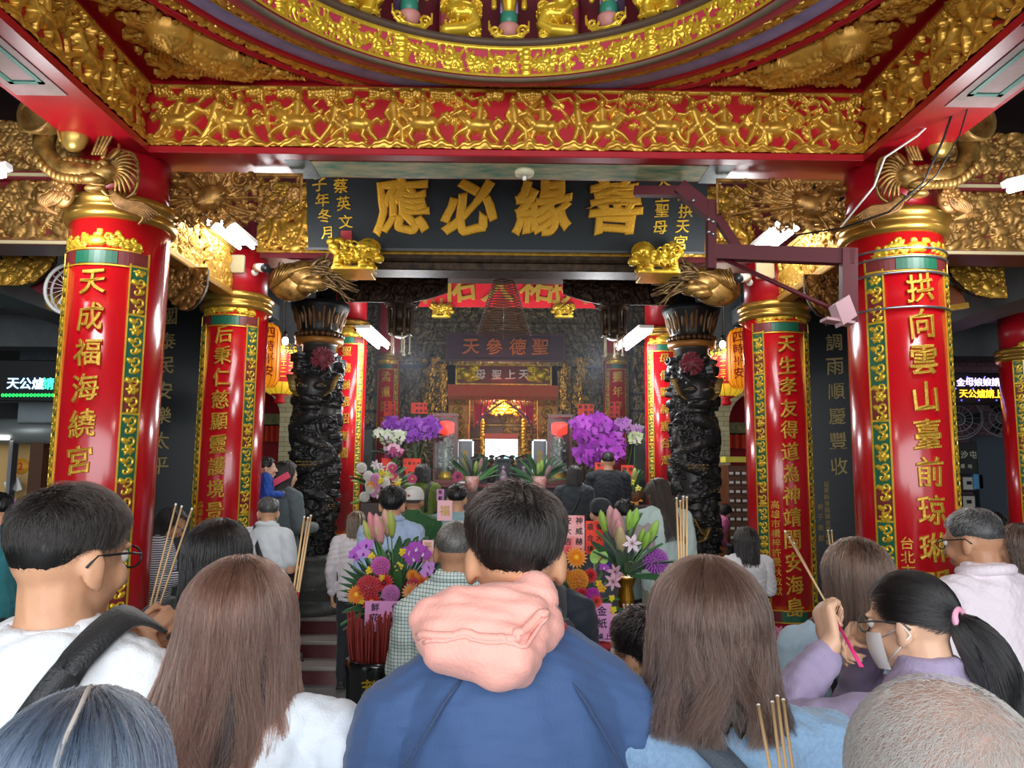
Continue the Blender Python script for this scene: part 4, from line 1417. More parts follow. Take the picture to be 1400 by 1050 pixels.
# ------------------------------------------------------------------ side beams between front and rear columns, and outer panels
for sx, nm in ((-1, 'left'), (1, 'right')):
 X = sx * 2.28
 zA, zB = P(234, 335, 4.75).z, ZB0 - .01
 t = thing('carved_side_panel', 'gilded openwork panel between the %s front and rear red columns' % nm, 'carved panel', (X, 5.46, zA))
 b = MB(); b.box((-.06, -.72, 0), (.06, .72, .05), .01); b.box((-.05, -.72, zB - zA - .03), (.05, .72, zB - zA)); b.build('rails', M('rail_gold', '#b58a45', .4, .5), t)
 r = Rel(1.44, zB - zA, .0065); random.seed(61 + sx); sty_foliage(r, 1.44, zB - zA)
 for q in (-1, 1):
  fm = plane_map((q * .02, -.72 if q > 0 else .72, 0), (0, 1 if q > 0 else -1, 0), (0, 0, 1), (q, 0, 0))
  r.build('carving', GOLD, t, fm)
 pa, pb = (226, 288) if sx < 0 else (1096, 1158)
 a_, c_ = P(pa, 345, 5.3).x, P(pb, 345, 5.3).x
 w_ = c_ - a_
 mk2 = lambda X_, Y_, w_=w_: Y_ > .31 * (1 - np.sqrt(np.clip(1 - ((X_ / w_ - .5) * 2) ** 2, 0, 1))) + .002
 rel_panel('hanging_bracket', 'gilded round leaf bracket hanging behind the %s front column' % nm, 'carved bracket', a_, c_, 5.3, zA - .31, zA, 67 + sx, sty_foliage, GOLDD, GOLDK, .005, mk2)
 # second depth panel under it facing the viewer at the rear column
 # outer beam from the column towards the aisle
 x0, x1 = (-4.2, -2.52) if sx < 0 else (2.54, 4.2)
 zb0 = P(50, 332, 4.42).z
 t = thing('carved_beam', 'red outer beam with gilded panels from the %s front column to the aisle' % nm, 'beam', ((x0 + x1) / 2, 4.5, zb0))
 w = x1 - x0
 zb1 = P(15, 142, 4.4).z - zb0
 b = MB()
 b.box((-w / 2, -.04, 0), (w / 2, .2, .03)); b.box((-w / 2, -.05, .40), (w / 2, .2, .45)); b.box((-w / 2, 0, .03), (w / 2, .2, .78))
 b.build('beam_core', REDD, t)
 b = MB(); b.box((-w / 2, -.055, .002), (w / 2, -.04, .022)); b.build('pale_edging', M('pale_gold_edge', '#c9b78d', .4, .3), t)
 b = MB(); b.box((-w / 2, -.06, .415), (w / 2, -.05, .435)); b.build('pale_edging', MATS['pale_gold_edge'], t)
 random.seed(71 + sx)
 r = Rel(w, .37, .0065); sty_foliage(r, w, .37)
 for i in range(4): r.rider(.2 + i * .4, .12, .24, random.choice((-1, 1)))
 r.build('lower_carving', M('warm_gold', '#b98a48', .4, .6, var=(14, .5), col2='#6a4a22'), t, plane_map((-w / 2, -.002, .03), (1, 0, 0), (0, 0, 1), (0, -1, 0)))
 r = Rel(w, .33, .0065); sty_foliage(r, w, .33)
 r.build('upper_carving', MATS['warm_gold'], t, plane_map((-w / 2, -.002, .45), (1, 0, 0), (0, 0, 1), (0, -1, 0)))
 # leaf bracket beyond, hanging from an aisle beam
 a, c = (P(0, 360, 5.2), P(78, 360, 5.2)) if sx < 0 else (P(1293, 366, 5.2), P(1372, 366, 5.2))
 zt_ = P(40, 340, 5.2).z if sx < 0 else P(1330, 357, 5.2).z
 hh = .27
 mk = (lambda X_, Y_, w=c.x - a.x, hh=hh: Y_ > hh * (1 - np.sqrt(np.clip(1 - np.clip((X_ - .1) / (w - .1), 0, 1) ** 2.2, 0, 1)))) if sx < 0 else \
  (lambda X_, Y_, w=c.x - a.x, hh=hh: Y_ > hh * (1 - np.sqrt(np.clip(1 - np.clip((w - .05 - X_) / (w - .05), 0, 1) ** 2.2, 0, 1))))
 rel_panel('hanging_bracket', 'small gilded leaf bracket hanging in the %s aisle beside the front column' % nm, 'carved bracket', a.x, c.x, 5.2, zt_ - hh, zt_, 81 + sx, sty_foliage, GOLD, GOLDK, .005, mk)
 b = MB(); b.box((sx * 2.6, 5.16, zt_), (sx * 4.4, 5.34, zt_ + .12)); struct(b.build('trim_%d' % (3 + sx), REDD))
# pediment board glimpsed in the left aisle
p = P(70, 395, 6.0)
t = thing('round_fan', 'white round wall fan behind the left front column', 'fan', P(97, 395, 5.0))
b = MB(); q = Vector((-XCOL, YCOL, t.location.z)) - t.location; b.tube([(0, .06, 0), (q.x * .4, q.y * .3, -.03), q], .014, 8); b.build('wall_arm', WHITE, t)
b = MB(); b.tube([(.17 * math.cos(a), 0, .17 * math.sin(a)) for a in [2 * PI * i / 32 for i in range(32)]], .012, 6, True); b.tube([(.17 * math.cos(a), .07, .17 * math.sin(a)) for a in [2 * PI * i / 32 for i in range(32)]], .008, 6, True)
b.build('guard_ring', WHITE, t)
b = MB()
for i in range(20):
 a = 2 * PI * i / 20; b.tube([(0, -.02, 0), (.1 * math.cos(a), -.02, .1 * math.sin(a)), (.17 * math.cos(a), 0, .17 * math.sin(a))], .0025, 4)
b.build('guard_wires', WHITE, t)
b = MB(); b.ell((0, .02, 0), (.04, .06, .04))
for i in range(3):
 a = 2 * PI * i / 3
 b.obox((.075 * math.cos(a), .03, .075 * math.sin(a)), (.05 * math.cos(a), .01, .05 * math.sin(a)), (-.035 * math.sin(a), .012, .035 * math.cos(a)), (0, .002, 0))
b.build('blades', WHITE, t)
# ------------------------------------------------------------------ carved blocks standing on the caisson ledge
def caisson_block(kind, ang, label, grp):
 a = rad(90 - ang)
 rr_ = 1.375
 pos = (rr_ * math.cos(a), CY + rr_ * math.sin(a), 4.201)
 t = thing({'d': 'carved_dragon', 'e': 'carved_elephant', 'b': 'bracket_arm'}[kind], label, {'d': 'carved dragon', 'e': 'carved elephant', 'b': 'bracket'}[kind], pos, rad(-ang), grp)
 random.seed(int(ang * 10) + 500)
 w, h = (.235, .24)
 if kind == 'b':
  b = MB(); b.box((-.07, .02, 0), (.07, .2, .02)); b.build('base_plate', REDD, t)
  b = MB(); b.lathe([(.03, .03), (.05, .05), (.062, .085), (.06, .1), (.035, .105)], (0, .05, 0), 20); b.build('pink_bowl', M('bowl_pink', '#c08078', .5), t)
  b = MB(); b.lathe([(.035, .1), (.05, .13), (.05, .17), (.04, .19)], (0, .06, 0), 20); b.build('teal_cup', M('cup_teal', '#2e7d66', .4), t)
  r = Rel(.23, .11, .0045, -.115, 0)
  for sg in (-1, 1):
   r.curl(sg * .075, .05, .035, 0, 1.3, .006, .004, sg); r.path([(sg * .02, .015), (sg * .07, .012), (sg * .11, .06), (sg * .112, .1)], .007, .005, .004)
  r.path([(-.06, .03), (-.04, .015), (0, .01), (.04, .015), (.06, .03)], .008, .008, .006)
  r.build('scroll', GOLDB, t, plane_map((0, -.0, 0), (1, 0, 0), (0, 0, 1), (0, -1, 0)))
  b = MB()
  b.cap((0, .04, .2), (0, .02, .26), .035, .045); b.ell((0, -.01, .27), (.03, .03, .025))
  for sg in (-1, 1):
   b.cap((sg * .03, 0, .3), (sg * .075, .0, .24), .014, .01); b.cap((sg * .085, .02, .34), (sg * .085, .02, .2), .012, .016); b.ell((sg * .02, -.03, .29), .012, 8, 6)
  b.build('figurehead', GOLDB, t)
  b = MB(); b.box((-.05, .06, .19), (.05, .24, .6)); b.build('post', PURPLE, t)
  return
 b = MB(); b.box((-w / 2, .05, 0), (w / 2, .2, h * 1.5), .01); b.build('block', M('block_red', '#7b2430', .5), t)
 r = Rel(w, h * 1.5, .0042, -w / 2, 0)
 f = 1 if ang < 0 else -1
 if kind == 'd':
  r.path([(-.08 * f, .03), (.02 * f, .05), (.08 * f, .09), (.06 * f, .15), (-.02 * f, .14), (-.06 * f, .18)], .035, .03, .03)
  r.ell(-.03 * f, .19, .05, .04, .3, .05, .045); r.ell(.03 * f, .175, .045, .018, -.2 * f, .03, .055); r.ell(.03 * f, .15, .04, .014, .2 * f, .025, .04)
  for q in range(4): r.path([(-.06 * f, .2 + .01 * q), (-.09 * f, .24 + .012 * q), (-.07 * f, .27 + .015 * q)], .01, .005, .035)
  r.curl(.08 * f, .2, .035, 0, 1.4, .009, .03); r.curl(.07 * f, .03, .035, 0, 1.4, .012, .03); r.curl(-.07 * f, .04, .03, 0, 1.4, .012, .03)
  for q in range(50): r.ell(random.uniform(-.1, .1), random.uniform(.02, .2), .009, .008, 0, .008, .045)
 else:
  r.ell(0, .15, .085, .09, 0, .06, .03); r.path([(.02 * f, .12), (.04 * f, .06), (.03 * f, .02), (0, .015)], .03, .014, .06)
  for sg in (-1, 1):
   r.ell(sg * .085, .15, .035, .07, .2 * sg, .02, .06); r.cap(sg * .06, .1, sg * .065, .02, .032, .03, .03); r.ell(sg * .06, .015, .036, .016, 0, .025, .05)
   r.path([(sg * .035, .09), (sg * .07, .06), (sg * .09, .08)], .01, .005, .07); r.ell(sg * .03, .17, .012, .01, 0, .012, .09)
  for q in range(26): r.curl(random.uniform(-.1, .1), random.uniform(.18, .34), .02, random.random() * 6, 1.1, .006, .035)
 r.filigree(26, .012, .025, .005, .02)
 r.build('carving', GOLDB, t, plane_map((0, .05, 0), (1, 0, 0), (0, 0, 1), (0, -1, 0)), gain=1.15)
for k, (kind, ang, lab) in enumerate((('b', 0, 'teal and pink bracket cup in the middle of the caisson ledge, between two gold dragons'), ('d', -11, 'gold dragon block on the caisson ledge just left of the middle bracket'), ('d', 11, 'gold dragon block on the caisson ledge just right of the middle bracket'),
       ('b', -22.5, 'bracket cup on the caisson ledge between the left dragon and left elephant'), ('b', 22.5, 'bracket cup on the caisson ledge between the right dragon and right elephant'),
       ('e', -34, 'gold elephant block at the left end of the caisson ledge'), ('e', 34, 'gold elephant block at the right end of the caisson ledge'))):
 caisson_block(kind, ang, lab, None)
# ------------------------------------------------------------------ fluorescent lamps, cameras, boxes, detector, cables
TUBE = M('lit_tube', '#f4fbff', .3, emis=16)
def fluorescent(label, a, b_, n=2, power=30, bracket=True, gap=.11):
 a, b_ = Vector(a), Vector(b_)
 c = (a + b_) / 2
 t = thing('fluorescent_lamp', label, 'lamp', c)
 d = (b_ - a)
 L = d.length
 d.normalize()
 s = d.cross(Vector((0, 0, 1))).normalized()
 q = MB(); q.bar(a - c + Vector((0, 0, .045)), b_ - c + Vector((0, 0, .045)), .06 + gap * (n - 1), .035); q.build('housing', WHITE, t)
 for i in range(n):
  o = s * gap * (i - (n - 1) / 2)
  q = MB(); q.tube([a - c + o + d * .02, b_ - c + o - d * .02], .016, 10); q.build('tube', TUBE, t)
 for k in (-.3, .3): lamp('tube_light', d * L * k + Vector((-.4 if c.x > 0 else .4, -.25, -.25)), .12, power, (.95, .98, 1.0), parent=t, typ='POINT')
 return t
fluorescent('twin tube lamp beside the slim left column head under the phoenix panel', P(293, 304, 5.45), P(338, 340, 6.05), 2, 9)
fluorescent('twin tube lamp beside the slim right column head by the steel frame', P(1082, 310, 5.45), P(1040, 344, 6.05), 2, 9)
fluorescent('slanting twin tube lamp inside the hall, left of the altar', P(496, 452, 8.3), P(524, 476, 9.3), 2, 34)
fluorescent('slanting twin tube lamp inside the hall, right of the altar', P(884, 452, 8.3), P(850, 478, 9.3), 2, 34)
fluorescent('bright tube lamp at the right edge above the aisle', P(1374, 262, 4.1), P(1420, 250, 4.1), 1, 7)
fluorescent('pale tube lamp at the left edge above the aisle', P(-25, 245, 4.1), P(12, 238, 4.1), 1, 7)
for sx, px, py in ((-1, 357, 366), (1, 1016, 380)):
 p = P(px, py, 6.12)
 t = thing('security_camera', 'white bullet security camera on the %s slim column neck' % ('left' if sx < 0 else 'right'), 'security camera', p)
 d = Vector((-sx * .07, -.1, -.03))
 b = MB(); b.tube([-d, d * .8], .035, 14); b.build('housing', WHITE, t)
 b = MB(); b.tube([d * .8, d * 1.05], .036, 14); b.build('lens_hood', DARK, t)
 b = MB(); b.tube([(sx * .05, .05, .01), (sx * .09, .14, .0)], .012, 8); b.ell((sx * .1, .15, 0), .03); b.build('mount', WHITE, t)
for px, py, nm in ((322, 361, 'left'), (1046, 369, 'right')):
 p = P(px, py, 6.17)
 b = MB(); b.box((-.075, -.02, -.075), (.075, .02, .075), .008); b.m = 1; b.box((-.06, -.023, -.06), (.06, -.02, .06))
 tag(b.build('junction_box', [M('beige_box', '#b5a888', .6), M('beige_lid', '#ada07c', .6)], None, p), 'beige junction box on the neck of the slim %s column' % nm, 'electrical box', kind='thing')
p = P(717, 239, 4.5)
t = thing('smoke_detector', 'round white smoke detector under the painted front beam', 'smoke detector', (p.x, 4.5, ZB0 - .006))
b = MB(); b.lathe([(.06, 0), (.06, -.015), (.05, -.03), (.02, -.035)], n=24); b.build('base', M('ivory', '#d8cfae', .5), t)
b = MB(); b.lathe([(.012, -.03), (.012, -.055), (.004, -.06)], n=12); b.build('sensor', WHITE, t)
for k, (lab, pts, r_, m) in enumerate((
  ('black cable slanting down across the dragon fish at upper right', [(1400, 20, 2.9), (1345, 28, 3.2), (1320, 100, 3.6), (1290, 190, 3.8), (1262, 250, 3.9), (1215, 290, 4.0), (1150, 312, 4.2), (1085, 322, 4.4)], .006, DARK),
  ('white cable running beside the black one at upper right', [(1400, 6, 2.9), (1350, 22, 3.2), (1336, 60, 3.4), (1305, 110, 3.6), (1290, 150, 3.8), (1255, 185, 3.9), (1210, 215, 4.05), (1195, 255, 4.1), (1150, 310, 4.2)], .006, WHITE),
  ('second black cable over the right side beam', [(1400, 34, 2.9), (1350, 52, 3.2), (1328, 130, 3.6), (1312, 185, 3.75), (1280, 240, 3.9), (1240, 275, 4.0)], .004, DARK))):
 b = MB(); c = P(*pts[0][:2], pts[0][2])
 b.tube([P(*q) - c for q in pts], r_, 6); tag(b.build('cable', m, None, c), lab, 'cable')
# ------------------------------------------------------------------ incense coil, lanterns, display signs
zc1, zc0 = P(690, 363, 6.9).z, P(690, 458, 6.9).z
p = P(689, 400, 6.9)
t = thing('incense_coil', 'big cone of coiled brown incense hanging before the red banner', 'incense coil', (p.x, 6.9, zc1))
hh = zc1 - zc0
b = MB()
NT = 27
pts = []
for i in range(NT * 40 + 1):
 k = i / (NT * 40)
 a = 2 * PI * NT * k
 r_ = .07 + .175 * k ** 1.1
 pts.append((r_ * math.cos(a), r_ * math.sin(a), -hh * k))
b.tube(pts, .0048, 5); b.build('coil', M('incense_brown', '#6b4a38', .8), t)
b = MB(); b.tube([(0, 0, 0), (0, 0, 5.6 - zc1)], .003, 5); b.tube([(-.07, 0, 0), (0, 0, .06), (.07, 0, 0)], .003, 5)
for q in range(4):
 a = q * PI / 2; b.tube([(.02 * math.cos(a), .02 * math.sin(a), .03), (.245 * math.cos(a), .245 * math.sin(a), -hh)], .0012, 4)
b.build('hanging_wire', STEEL, t)
ORANGE = M('orange_lantern_silk', '#ef8a12', .5, emis=.55)
LRED = M('lantern_red', '#b5101c', .5, emis=.12)
LYEL = M('lantern_yellow', '#f0c530', .5, emis=.5)
def lantern(label, px, py, Y, rx, h, kind, txt):
 p = P(px, py, Y)
 t = thing('paper_lantern', label, 'lantern', p)
 n = 40
 prof = [(rx * .55, -h / 2), (rx * .8, -h / 2 + .03), (rx * .97, -h / 2 + .09), (rx, 0), (rx * .97, h / 2 - .09), (rx * .8, h / 2 - .03), (rx * .55, h / 2)]
 b = MB(); b.lathe(prof, n=n); b.build('shade', ORANGE if kind == 'o' else LYEL, t)
 b = MB()
 for j in range(16):
  a = 2 * PI * j / 16
  b.tube([((r_ + .002) * math.cos(a), (r_ + .002) * math.sin(a), z) for r_, z in prof], .003, 4)
 b.build('ribs', M('lantern_rib', '#b3650c' if kind == 'o' else '#c9a02c', .6), t)
 if kind != 'o':
  b = MB(); b.lathe([(rx * .985, -h * .28), (rx * 1.012, -h * .2), (rx * 1.012, h * .2), (rx * .985, h * .28)], n=n, cap=False); b.build('red_band', LRED, t)
  b = MB(); b.lathe([(.04, -h / 2 - .1), (.06, -h / 2 - .08), (.035, -h / 2 - .03), (rx * .5, -h / 2)], n=16); b.build('red_foot', LRED, t)
  it = [(txt[i % len(txt)], (i - 3) * .13, h * .385, .12) for i in range(7)]
  lettering('upper_characters', it, cyl_map((0, 0, 0), rx * .9), INK, t, .02, .02)
  it = [('三一二工'[(i * 7 + j * 3) % 4], (i - 3) * .085, .11 - .07 * j, .07) for i in range(7) for j in range(4)]
  lettering('gold_marks', it, cyl_map((0, 0, 0), rx * 1.013), LYEL, t, .004, .01)
 else:
  it = column_text(txt, -.0, h * .33, h * .2, h * .17)
  lettering('characters', it, cyl_map((0, 0, 0), rx * 1.0, 1, -PI / 2 + (.55 if px < 700 else -.55)), M('lantern_ink', '#c2200f', .6), t, .004, .012)
 b = MB(); b.lathe([(rx * .5, h / 2), (rx * .5, h / 2 + .03)], n=20); b.tube([(0, 0, h / 2), (0, 0, 5.6 - p.z)], .006, 5); b.build('cap_and_cord', DARK, t)
 return t
lantern('orange silk lantern with red characters behind the slim left column', 362, 486, 7.9, .155, .66, 'o', '四時平安')
lantern('orange silk lantern with red characters behind the slim right column', 1015, 490, 7.9, .155, .62, 'o', '四時平安')
lantern('red and yellow lantern between the left orange lantern and the stone dragon column', 384, 505, 8.5, .205, .56, 'y', '宮拱天')
lantern('red and yellow lantern between the right orange lantern and the stone dragon column', 992, 508, 8.5, .205, .56, 'y', '宮天拱')
for px, py, nm in ((390, 466, 'left'), (988, 471, 'right')):
 p = P(px, py, 8.2)
 t = thing('light_bulb', 'bare white bulb hanging above the %s red and yellow lantern' % nm, 'lamp', p)
 b = MB(); b.ell((0, 0, 0), (.035, .035, .045), 14, 10); b.build('bulb', M('lit_bulb', '#fff6e0', .3, emis=6), t)
 b = MB(); b.lathe([(.02, .04), (.02, .1)], n=12); b.tube([(0, 0, .1), (0, 0, 5.6 - p.z)], .004, 5); b.build('socket', DARK, t)
 lamp('bulb_light', (0, 0, -.06), .04, 6, (1, .95, .85), parent=t, typ='POINT')
def led(name, col, s): return M(name, col, .4, emis=s)
t = thing('display_sign', 'long black light board with blue and green characters in the left aisle', 'display sign', P(20, 520, 6.2))
L0 = Vector(t.location)
b = MB(); p0, p1 = P(-60, 548, 6.2) - L0, P(100, 492, 6.2) - L0; b.box((p0.x, .02, p0.z), (p1.x, .12, p1.z), .01); b.build('casing', DARK, t)
for txt, px0, cols in (('天公爐', 16, 'b'), ('請上二', 64, 'g')):
 it = []
 for i, c in enumerate(txt):
  q = P(px0 + i * 17.2, 524, 6.2) - L0; it.append((c, q.x, q.z, .095))
 lettering('lit_characters', it, plane_map((0, .018, 0), (1, 0, 0), (0, 0, 1), (0, -1, 0)), led('led_blue', '#9fd0ff', 3.5) if cols == 'b' else led('led_green', '#3df0b0', 3), t, .006, .006, 0)
b = MB()
for i in range(22):
 q = P(2 + i * 4.9, 540, 6.2) - L0; b.tube([(q.x + .009 * math.cos(a), .015, q.z + .011 * math.sin(a)) for a in [k * PI / 4 for k in range(8)]], .0035, 5, True)
b.build('lit_border', led('led_ring', '#25e05a', 2.5), t)
t = thing('display_sign', 'black light board with violet and amber lines of characters in the right aisle', 'display sign', P(1350, 530, 6.9))
L0 = Vector(t.location)
b = MB(); p0, p1 = P(1284, 552, 6.9) - L0, P(1450, 510, 6.9) - L0; b.box((p0.x, .02, p0.z), (p1.x, .12, p1.z), .01); b.build('casing', DARK, t)
for txt, px0, py, col, pit in (('金母娘娘請上三樓', 1315, 522, 'led_violet', 12), ('天公爐請上二樓', 1319, 538, 'led_amber', 12)):
 it = []
 for i, c in enumerate(txt):
  q = P(px0 + i * pit, py, 6.9) - L0; it.append((c, q.x, q.z, .077))
 lettering('lit_characters', it, plane_map((0, .018, 0), (1, 0, 0), (0, 0, 1), (0, -1, 0)), led(col, '#c8b0ff' if 'v' in col else '#ffb52a', 3), t, .006, .006, 0)
q = P(1294, 541, 6.9) - L0
b = MB(); b.prism([(-.012, -.05), (.012, -.05), (.012, 0), (.035, 0), (0, .045), (-.035, 0), (-.012, 0)], (q.x, .012, q.z), (1, 0, 0), (0, 0, 1), (0, .006, 0)); b.build('lit_arrow', led('led_orange', '#ff8a2a', 3.5), t)
b = MB()
for i in range(12):
 q = P(1300 + i * 8, (515, 531, 547)[i % 3], 6.9) - L0; b.ell((q.x, .015, q.z), .007, 6, 5)
b.build('lit_dots', led('led_blue2', '#5a5aff', 3), t)
# ------------------------------------------------------------------ the hall beyond: beams, banner, shrine
zA, zB_ = P(691, 380, 7.75).z, P(691, 357, 7.75).z
t = thing('carved_beam', 'dark smoked gold beam across the two stone dragon columns', 'beam', (0, 7.8, zA))
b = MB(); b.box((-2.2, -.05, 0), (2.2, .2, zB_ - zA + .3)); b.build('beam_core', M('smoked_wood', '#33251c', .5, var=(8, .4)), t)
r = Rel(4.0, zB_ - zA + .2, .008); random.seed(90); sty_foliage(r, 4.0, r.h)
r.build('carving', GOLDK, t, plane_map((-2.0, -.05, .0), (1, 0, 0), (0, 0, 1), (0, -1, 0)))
for sx in (-1, 1):
 a, c = (P(462, 400, 7.8).x, P(612, 400, 7.8).x) if sx < 0 else (P(770, 400, 7.8).x, P(925, 400, 7.8).x)
 w = c - a
 h = .26
 mk = lambda X, Y, sx=sx, w=w: Y > np.clip(.26 * ((X / w if sx < 0 else 1 - X / w) - .62) / .38, 0, 1) ** 1.5 * .26 * 3.2
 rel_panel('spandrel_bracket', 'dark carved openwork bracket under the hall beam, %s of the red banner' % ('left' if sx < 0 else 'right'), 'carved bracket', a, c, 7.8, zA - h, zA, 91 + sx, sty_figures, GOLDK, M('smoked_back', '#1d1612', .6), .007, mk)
 q = P(548 if sx < 0 else 838, 430, 7.95)
 t = thing('hanging_lantern', 'dark carved hanging bracket lantern beside the %s tube lamp' % ('left' if sx < 0 else 'right'), 'carved lantern', (q.x, 7.95, P(545, 462, 7.95).z))
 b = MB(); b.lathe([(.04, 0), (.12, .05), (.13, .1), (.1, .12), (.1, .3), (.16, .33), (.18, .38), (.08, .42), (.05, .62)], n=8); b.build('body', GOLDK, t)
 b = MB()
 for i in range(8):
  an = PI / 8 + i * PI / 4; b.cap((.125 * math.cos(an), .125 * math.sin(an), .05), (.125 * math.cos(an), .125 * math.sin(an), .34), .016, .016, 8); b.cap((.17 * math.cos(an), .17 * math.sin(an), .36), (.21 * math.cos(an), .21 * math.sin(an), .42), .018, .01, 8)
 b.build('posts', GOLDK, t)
 b = MB()
 for i in range(5):
  an = i * 1.256; b.tube([(.1 * math.cos(an), .1 * math.sin(an), .04), (.1 * math.cos(an), .1 * math.sin(an), -.14)], .008, 6); b.ell((.1 * math.cos(an), .1 * math.sin(an), -.16), .016, 8, 6)
 b.build('tassels', M('tassel_bone', '#c9bda0', .6), t)
# red banner with gold characters
Y = 9.6
bl, br = P(566, 419, Y), P(815, 421, Y)
zt = P(690, 372, Y).z
t = thing('red_banner', 'wide red banner with big gold characters half hidden by the incense coil', 'banner', ((bl.x + br.x) / 2, Y, bl.z))
w = br.x - bl.x
b = MB(); n = 24
for i in range(n):
 xa, xb = -w / 2 + w * i / n, -w / 2 + w * (i + 1) / n
 b.add([(xa, .012 * math.sin(i * 1.3), 0), (xb, .012 * math.sin((i + 1) * 1.3), 0), (xb, .012 * math.sin((i + 1) * 1.3), zt - bl.z), (xa, .012 * math.sin(i * 1.3), zt - bl.z),
   (xa, .012 * math.sin(i * 1.3) + .008, 0), (xb, .012 * math.sin((i + 1) * 1.3) + .008, 0), (xb, .012 * math.sin((i + 1) * 1.3) + .008, zt - bl.z), (xa, .012 * math.sin(i * 1.3) + .008, zt - bl.z)], [(0, 1, 2, 3), (7, 6, 5, 4), (0, 4, 5, 1), (3, 2, 6, 7)])
b.build('cloth', M('banner_red', '#e01428', .6, sheen=.2), t)
it = [(c, P(px, 400, Y).x - t.location.x, .27, .42, 1.05) for c, px in (('佑', 628), ('大', 682), ('祐', 733), ('拱', 776))]
lettering('gold_characters', it, plane_map((0, -.014, 0), (1, 0, 0), (0, 0, 1), (0, -1, 0)), M('banner_gold', '#c49a3c', .5, .2), t, .01, .02)
it = [(c, P(px, py, Y).x - t.location.x, P(px, py, Y).z - bl.z, .06) for c, px, py in (('弟', 592, 405), ('子', 592, 413), ('敬', 582, 413), ('宮', 800, 413))]
lettering('small_characters', it, plane_map((0, -.014, 0), (1, 0, 0), (0, 0, 1), (0, -1, 0)), MATS['banner_gold'], t, .006, .012)
b = MB(); b.tube([(-w / 2 - .05, 0, zt - bl.z), (w / 2 + .05, 0, zt - bl.z)], .02, 8); b.build('rod', GOLDK, t)
for x in (-w / 2, w / 2): b = MB(); b.tube([(x, 0, zt - bl.z), (x, 0, 5.6 - bl.z)], .008, 6); b.build('hanging_cord', GOLDK, t)
gold_lion(-1, 'small gold lion ornament under the left part of the red banner', 603, 434, 9.585, .9, back=.06)
gold_lion(1, 'small gold lion ornament under the right part of the red banner', 771, 434, 9.585, .9, back=.06)
# carved ceiling frieze wall above the shrine, blue-black
NAVY = M('blue_black_lacquer', '#1a2130', .45, var=(6, .4))
DIMG = M('dim_gold', '#8a7a52', .45, .4, var=(22, .7), col2='#1d1d22')
BRG = M('altar_gold', '#c8a03a', .35, .6, var=(22, .6), col2='#5d3c12')
Y = 13.6
a, c = P(470, 460, Y), P(915, 460, Y)
rel_panel('carved_wall_panel', 'blue-black carved frieze of figures above the shrine plaque', 'carved panel', a.x, c.x, Y, P(690, 500, Y).z, P(690, 400, Y).z, 101,
   lambda r, w, h: [sty_figures(r, w, h)] + [r.figure(.1 + .22 * i, .12 + .33 * j, .3, 1 if i % 2 else -1) for i in range(int(w / .22)) for j in range(3)] + [r.rect(0, w, .33 * j + .07, .33 * j + .1, .03) for j in range(4)], DIMG, NAVY, .012)
rel_panel('carved_wall_panel', 'dark carved panel left of the shrine behind the left orchids', 'carved panel', P(476, 500, Y).x, P(612, 500, Y).x, Y - .05, ZD, P(600, 505, Y).z, 102,
   lambda r, w, h: [sty_foliage(r, w, h)] + [r.figure(.15 + .3 * i, .2 + .45 * j, .38, 1) for i in range(int(w / .3)) for j in range(int(h / .45))], DIMG, NAVY, .012)
rel_panel('carved_wall_panel', 'dark carved panel right of the shrine behind the right orchids', 'carved panel', P(762, 500, Y).x, P(908, 500, Y).x, Y - .05, ZD, P(770, 505, Y).z, 103,
   lambda r, w, h: [sty_foliage(r, w, h)] + [r.figure(.15 + .3 * i, .2 + .45 * j, .38, 1) for i in range(int(w / .3)) for j in range(int(h / .45))], DIMG, NAVY, .012)
# lattice windows at the sides
for px0, px1, nm in ((486, 513, 'left'), (863, 892, 'right')):
 Y = 11.6
 a, c = P(px0, 600, Y), P(px1, 600, Y)
 z0, z1 = P(px0, 660, Y).z, P(px0, 470, Y).z
 t = thing('lattice_screen', 'dark carved lattice screen over a grey pane, %s of the altar' % nm, 'screen', ((a.x + c.x) / 2, Y, z0))
 w, h = c.x - a.x, z1 - z0
 b = MB()
 for x in (-w / 2, w / 2 - .03): b.box((x, -.03, 0), (x + .03, .03, h))
 for z in (0, h * .38, h * .5, h * .62, h - .03): b.box((-w / 2, -.03, z), (w / 2, .03, z + .04))
 b.build('frame', NAVY, t)
 b = MB(); b.box((-w / 2, -.03, ZD - z0), (w / 2, .03, 0)); b.build('dado', NAVY, t)
 r = Rel(w - .04, h * .6, .009, -w / 2 + .02, h * .39); random.seed(110)
 for i in range(90): r.curl(random.uniform(-w / 2, w / 2), random.uniform(h * .39, h), .05, random.random() * 6, 1.2, .012, .004)
 for k in range(2):
  for s2 in (-1, 1): r.figure(s2 * w / 4, h * (.64 + .16 * k), .28, s2)
 r.build('carving', DIMG, t, plane_map((0, -.01, 0), (1, 0, 0), (0, 0, 1), (0, -1, 0)))
 b = MB(); b.box((-w / 2 + .03, -.01, .03), (w / 2 - .03, .01, h * .39)); b.build('pane', M('grey_pane', '#6f766d', .2, var=(4, .4)), t)
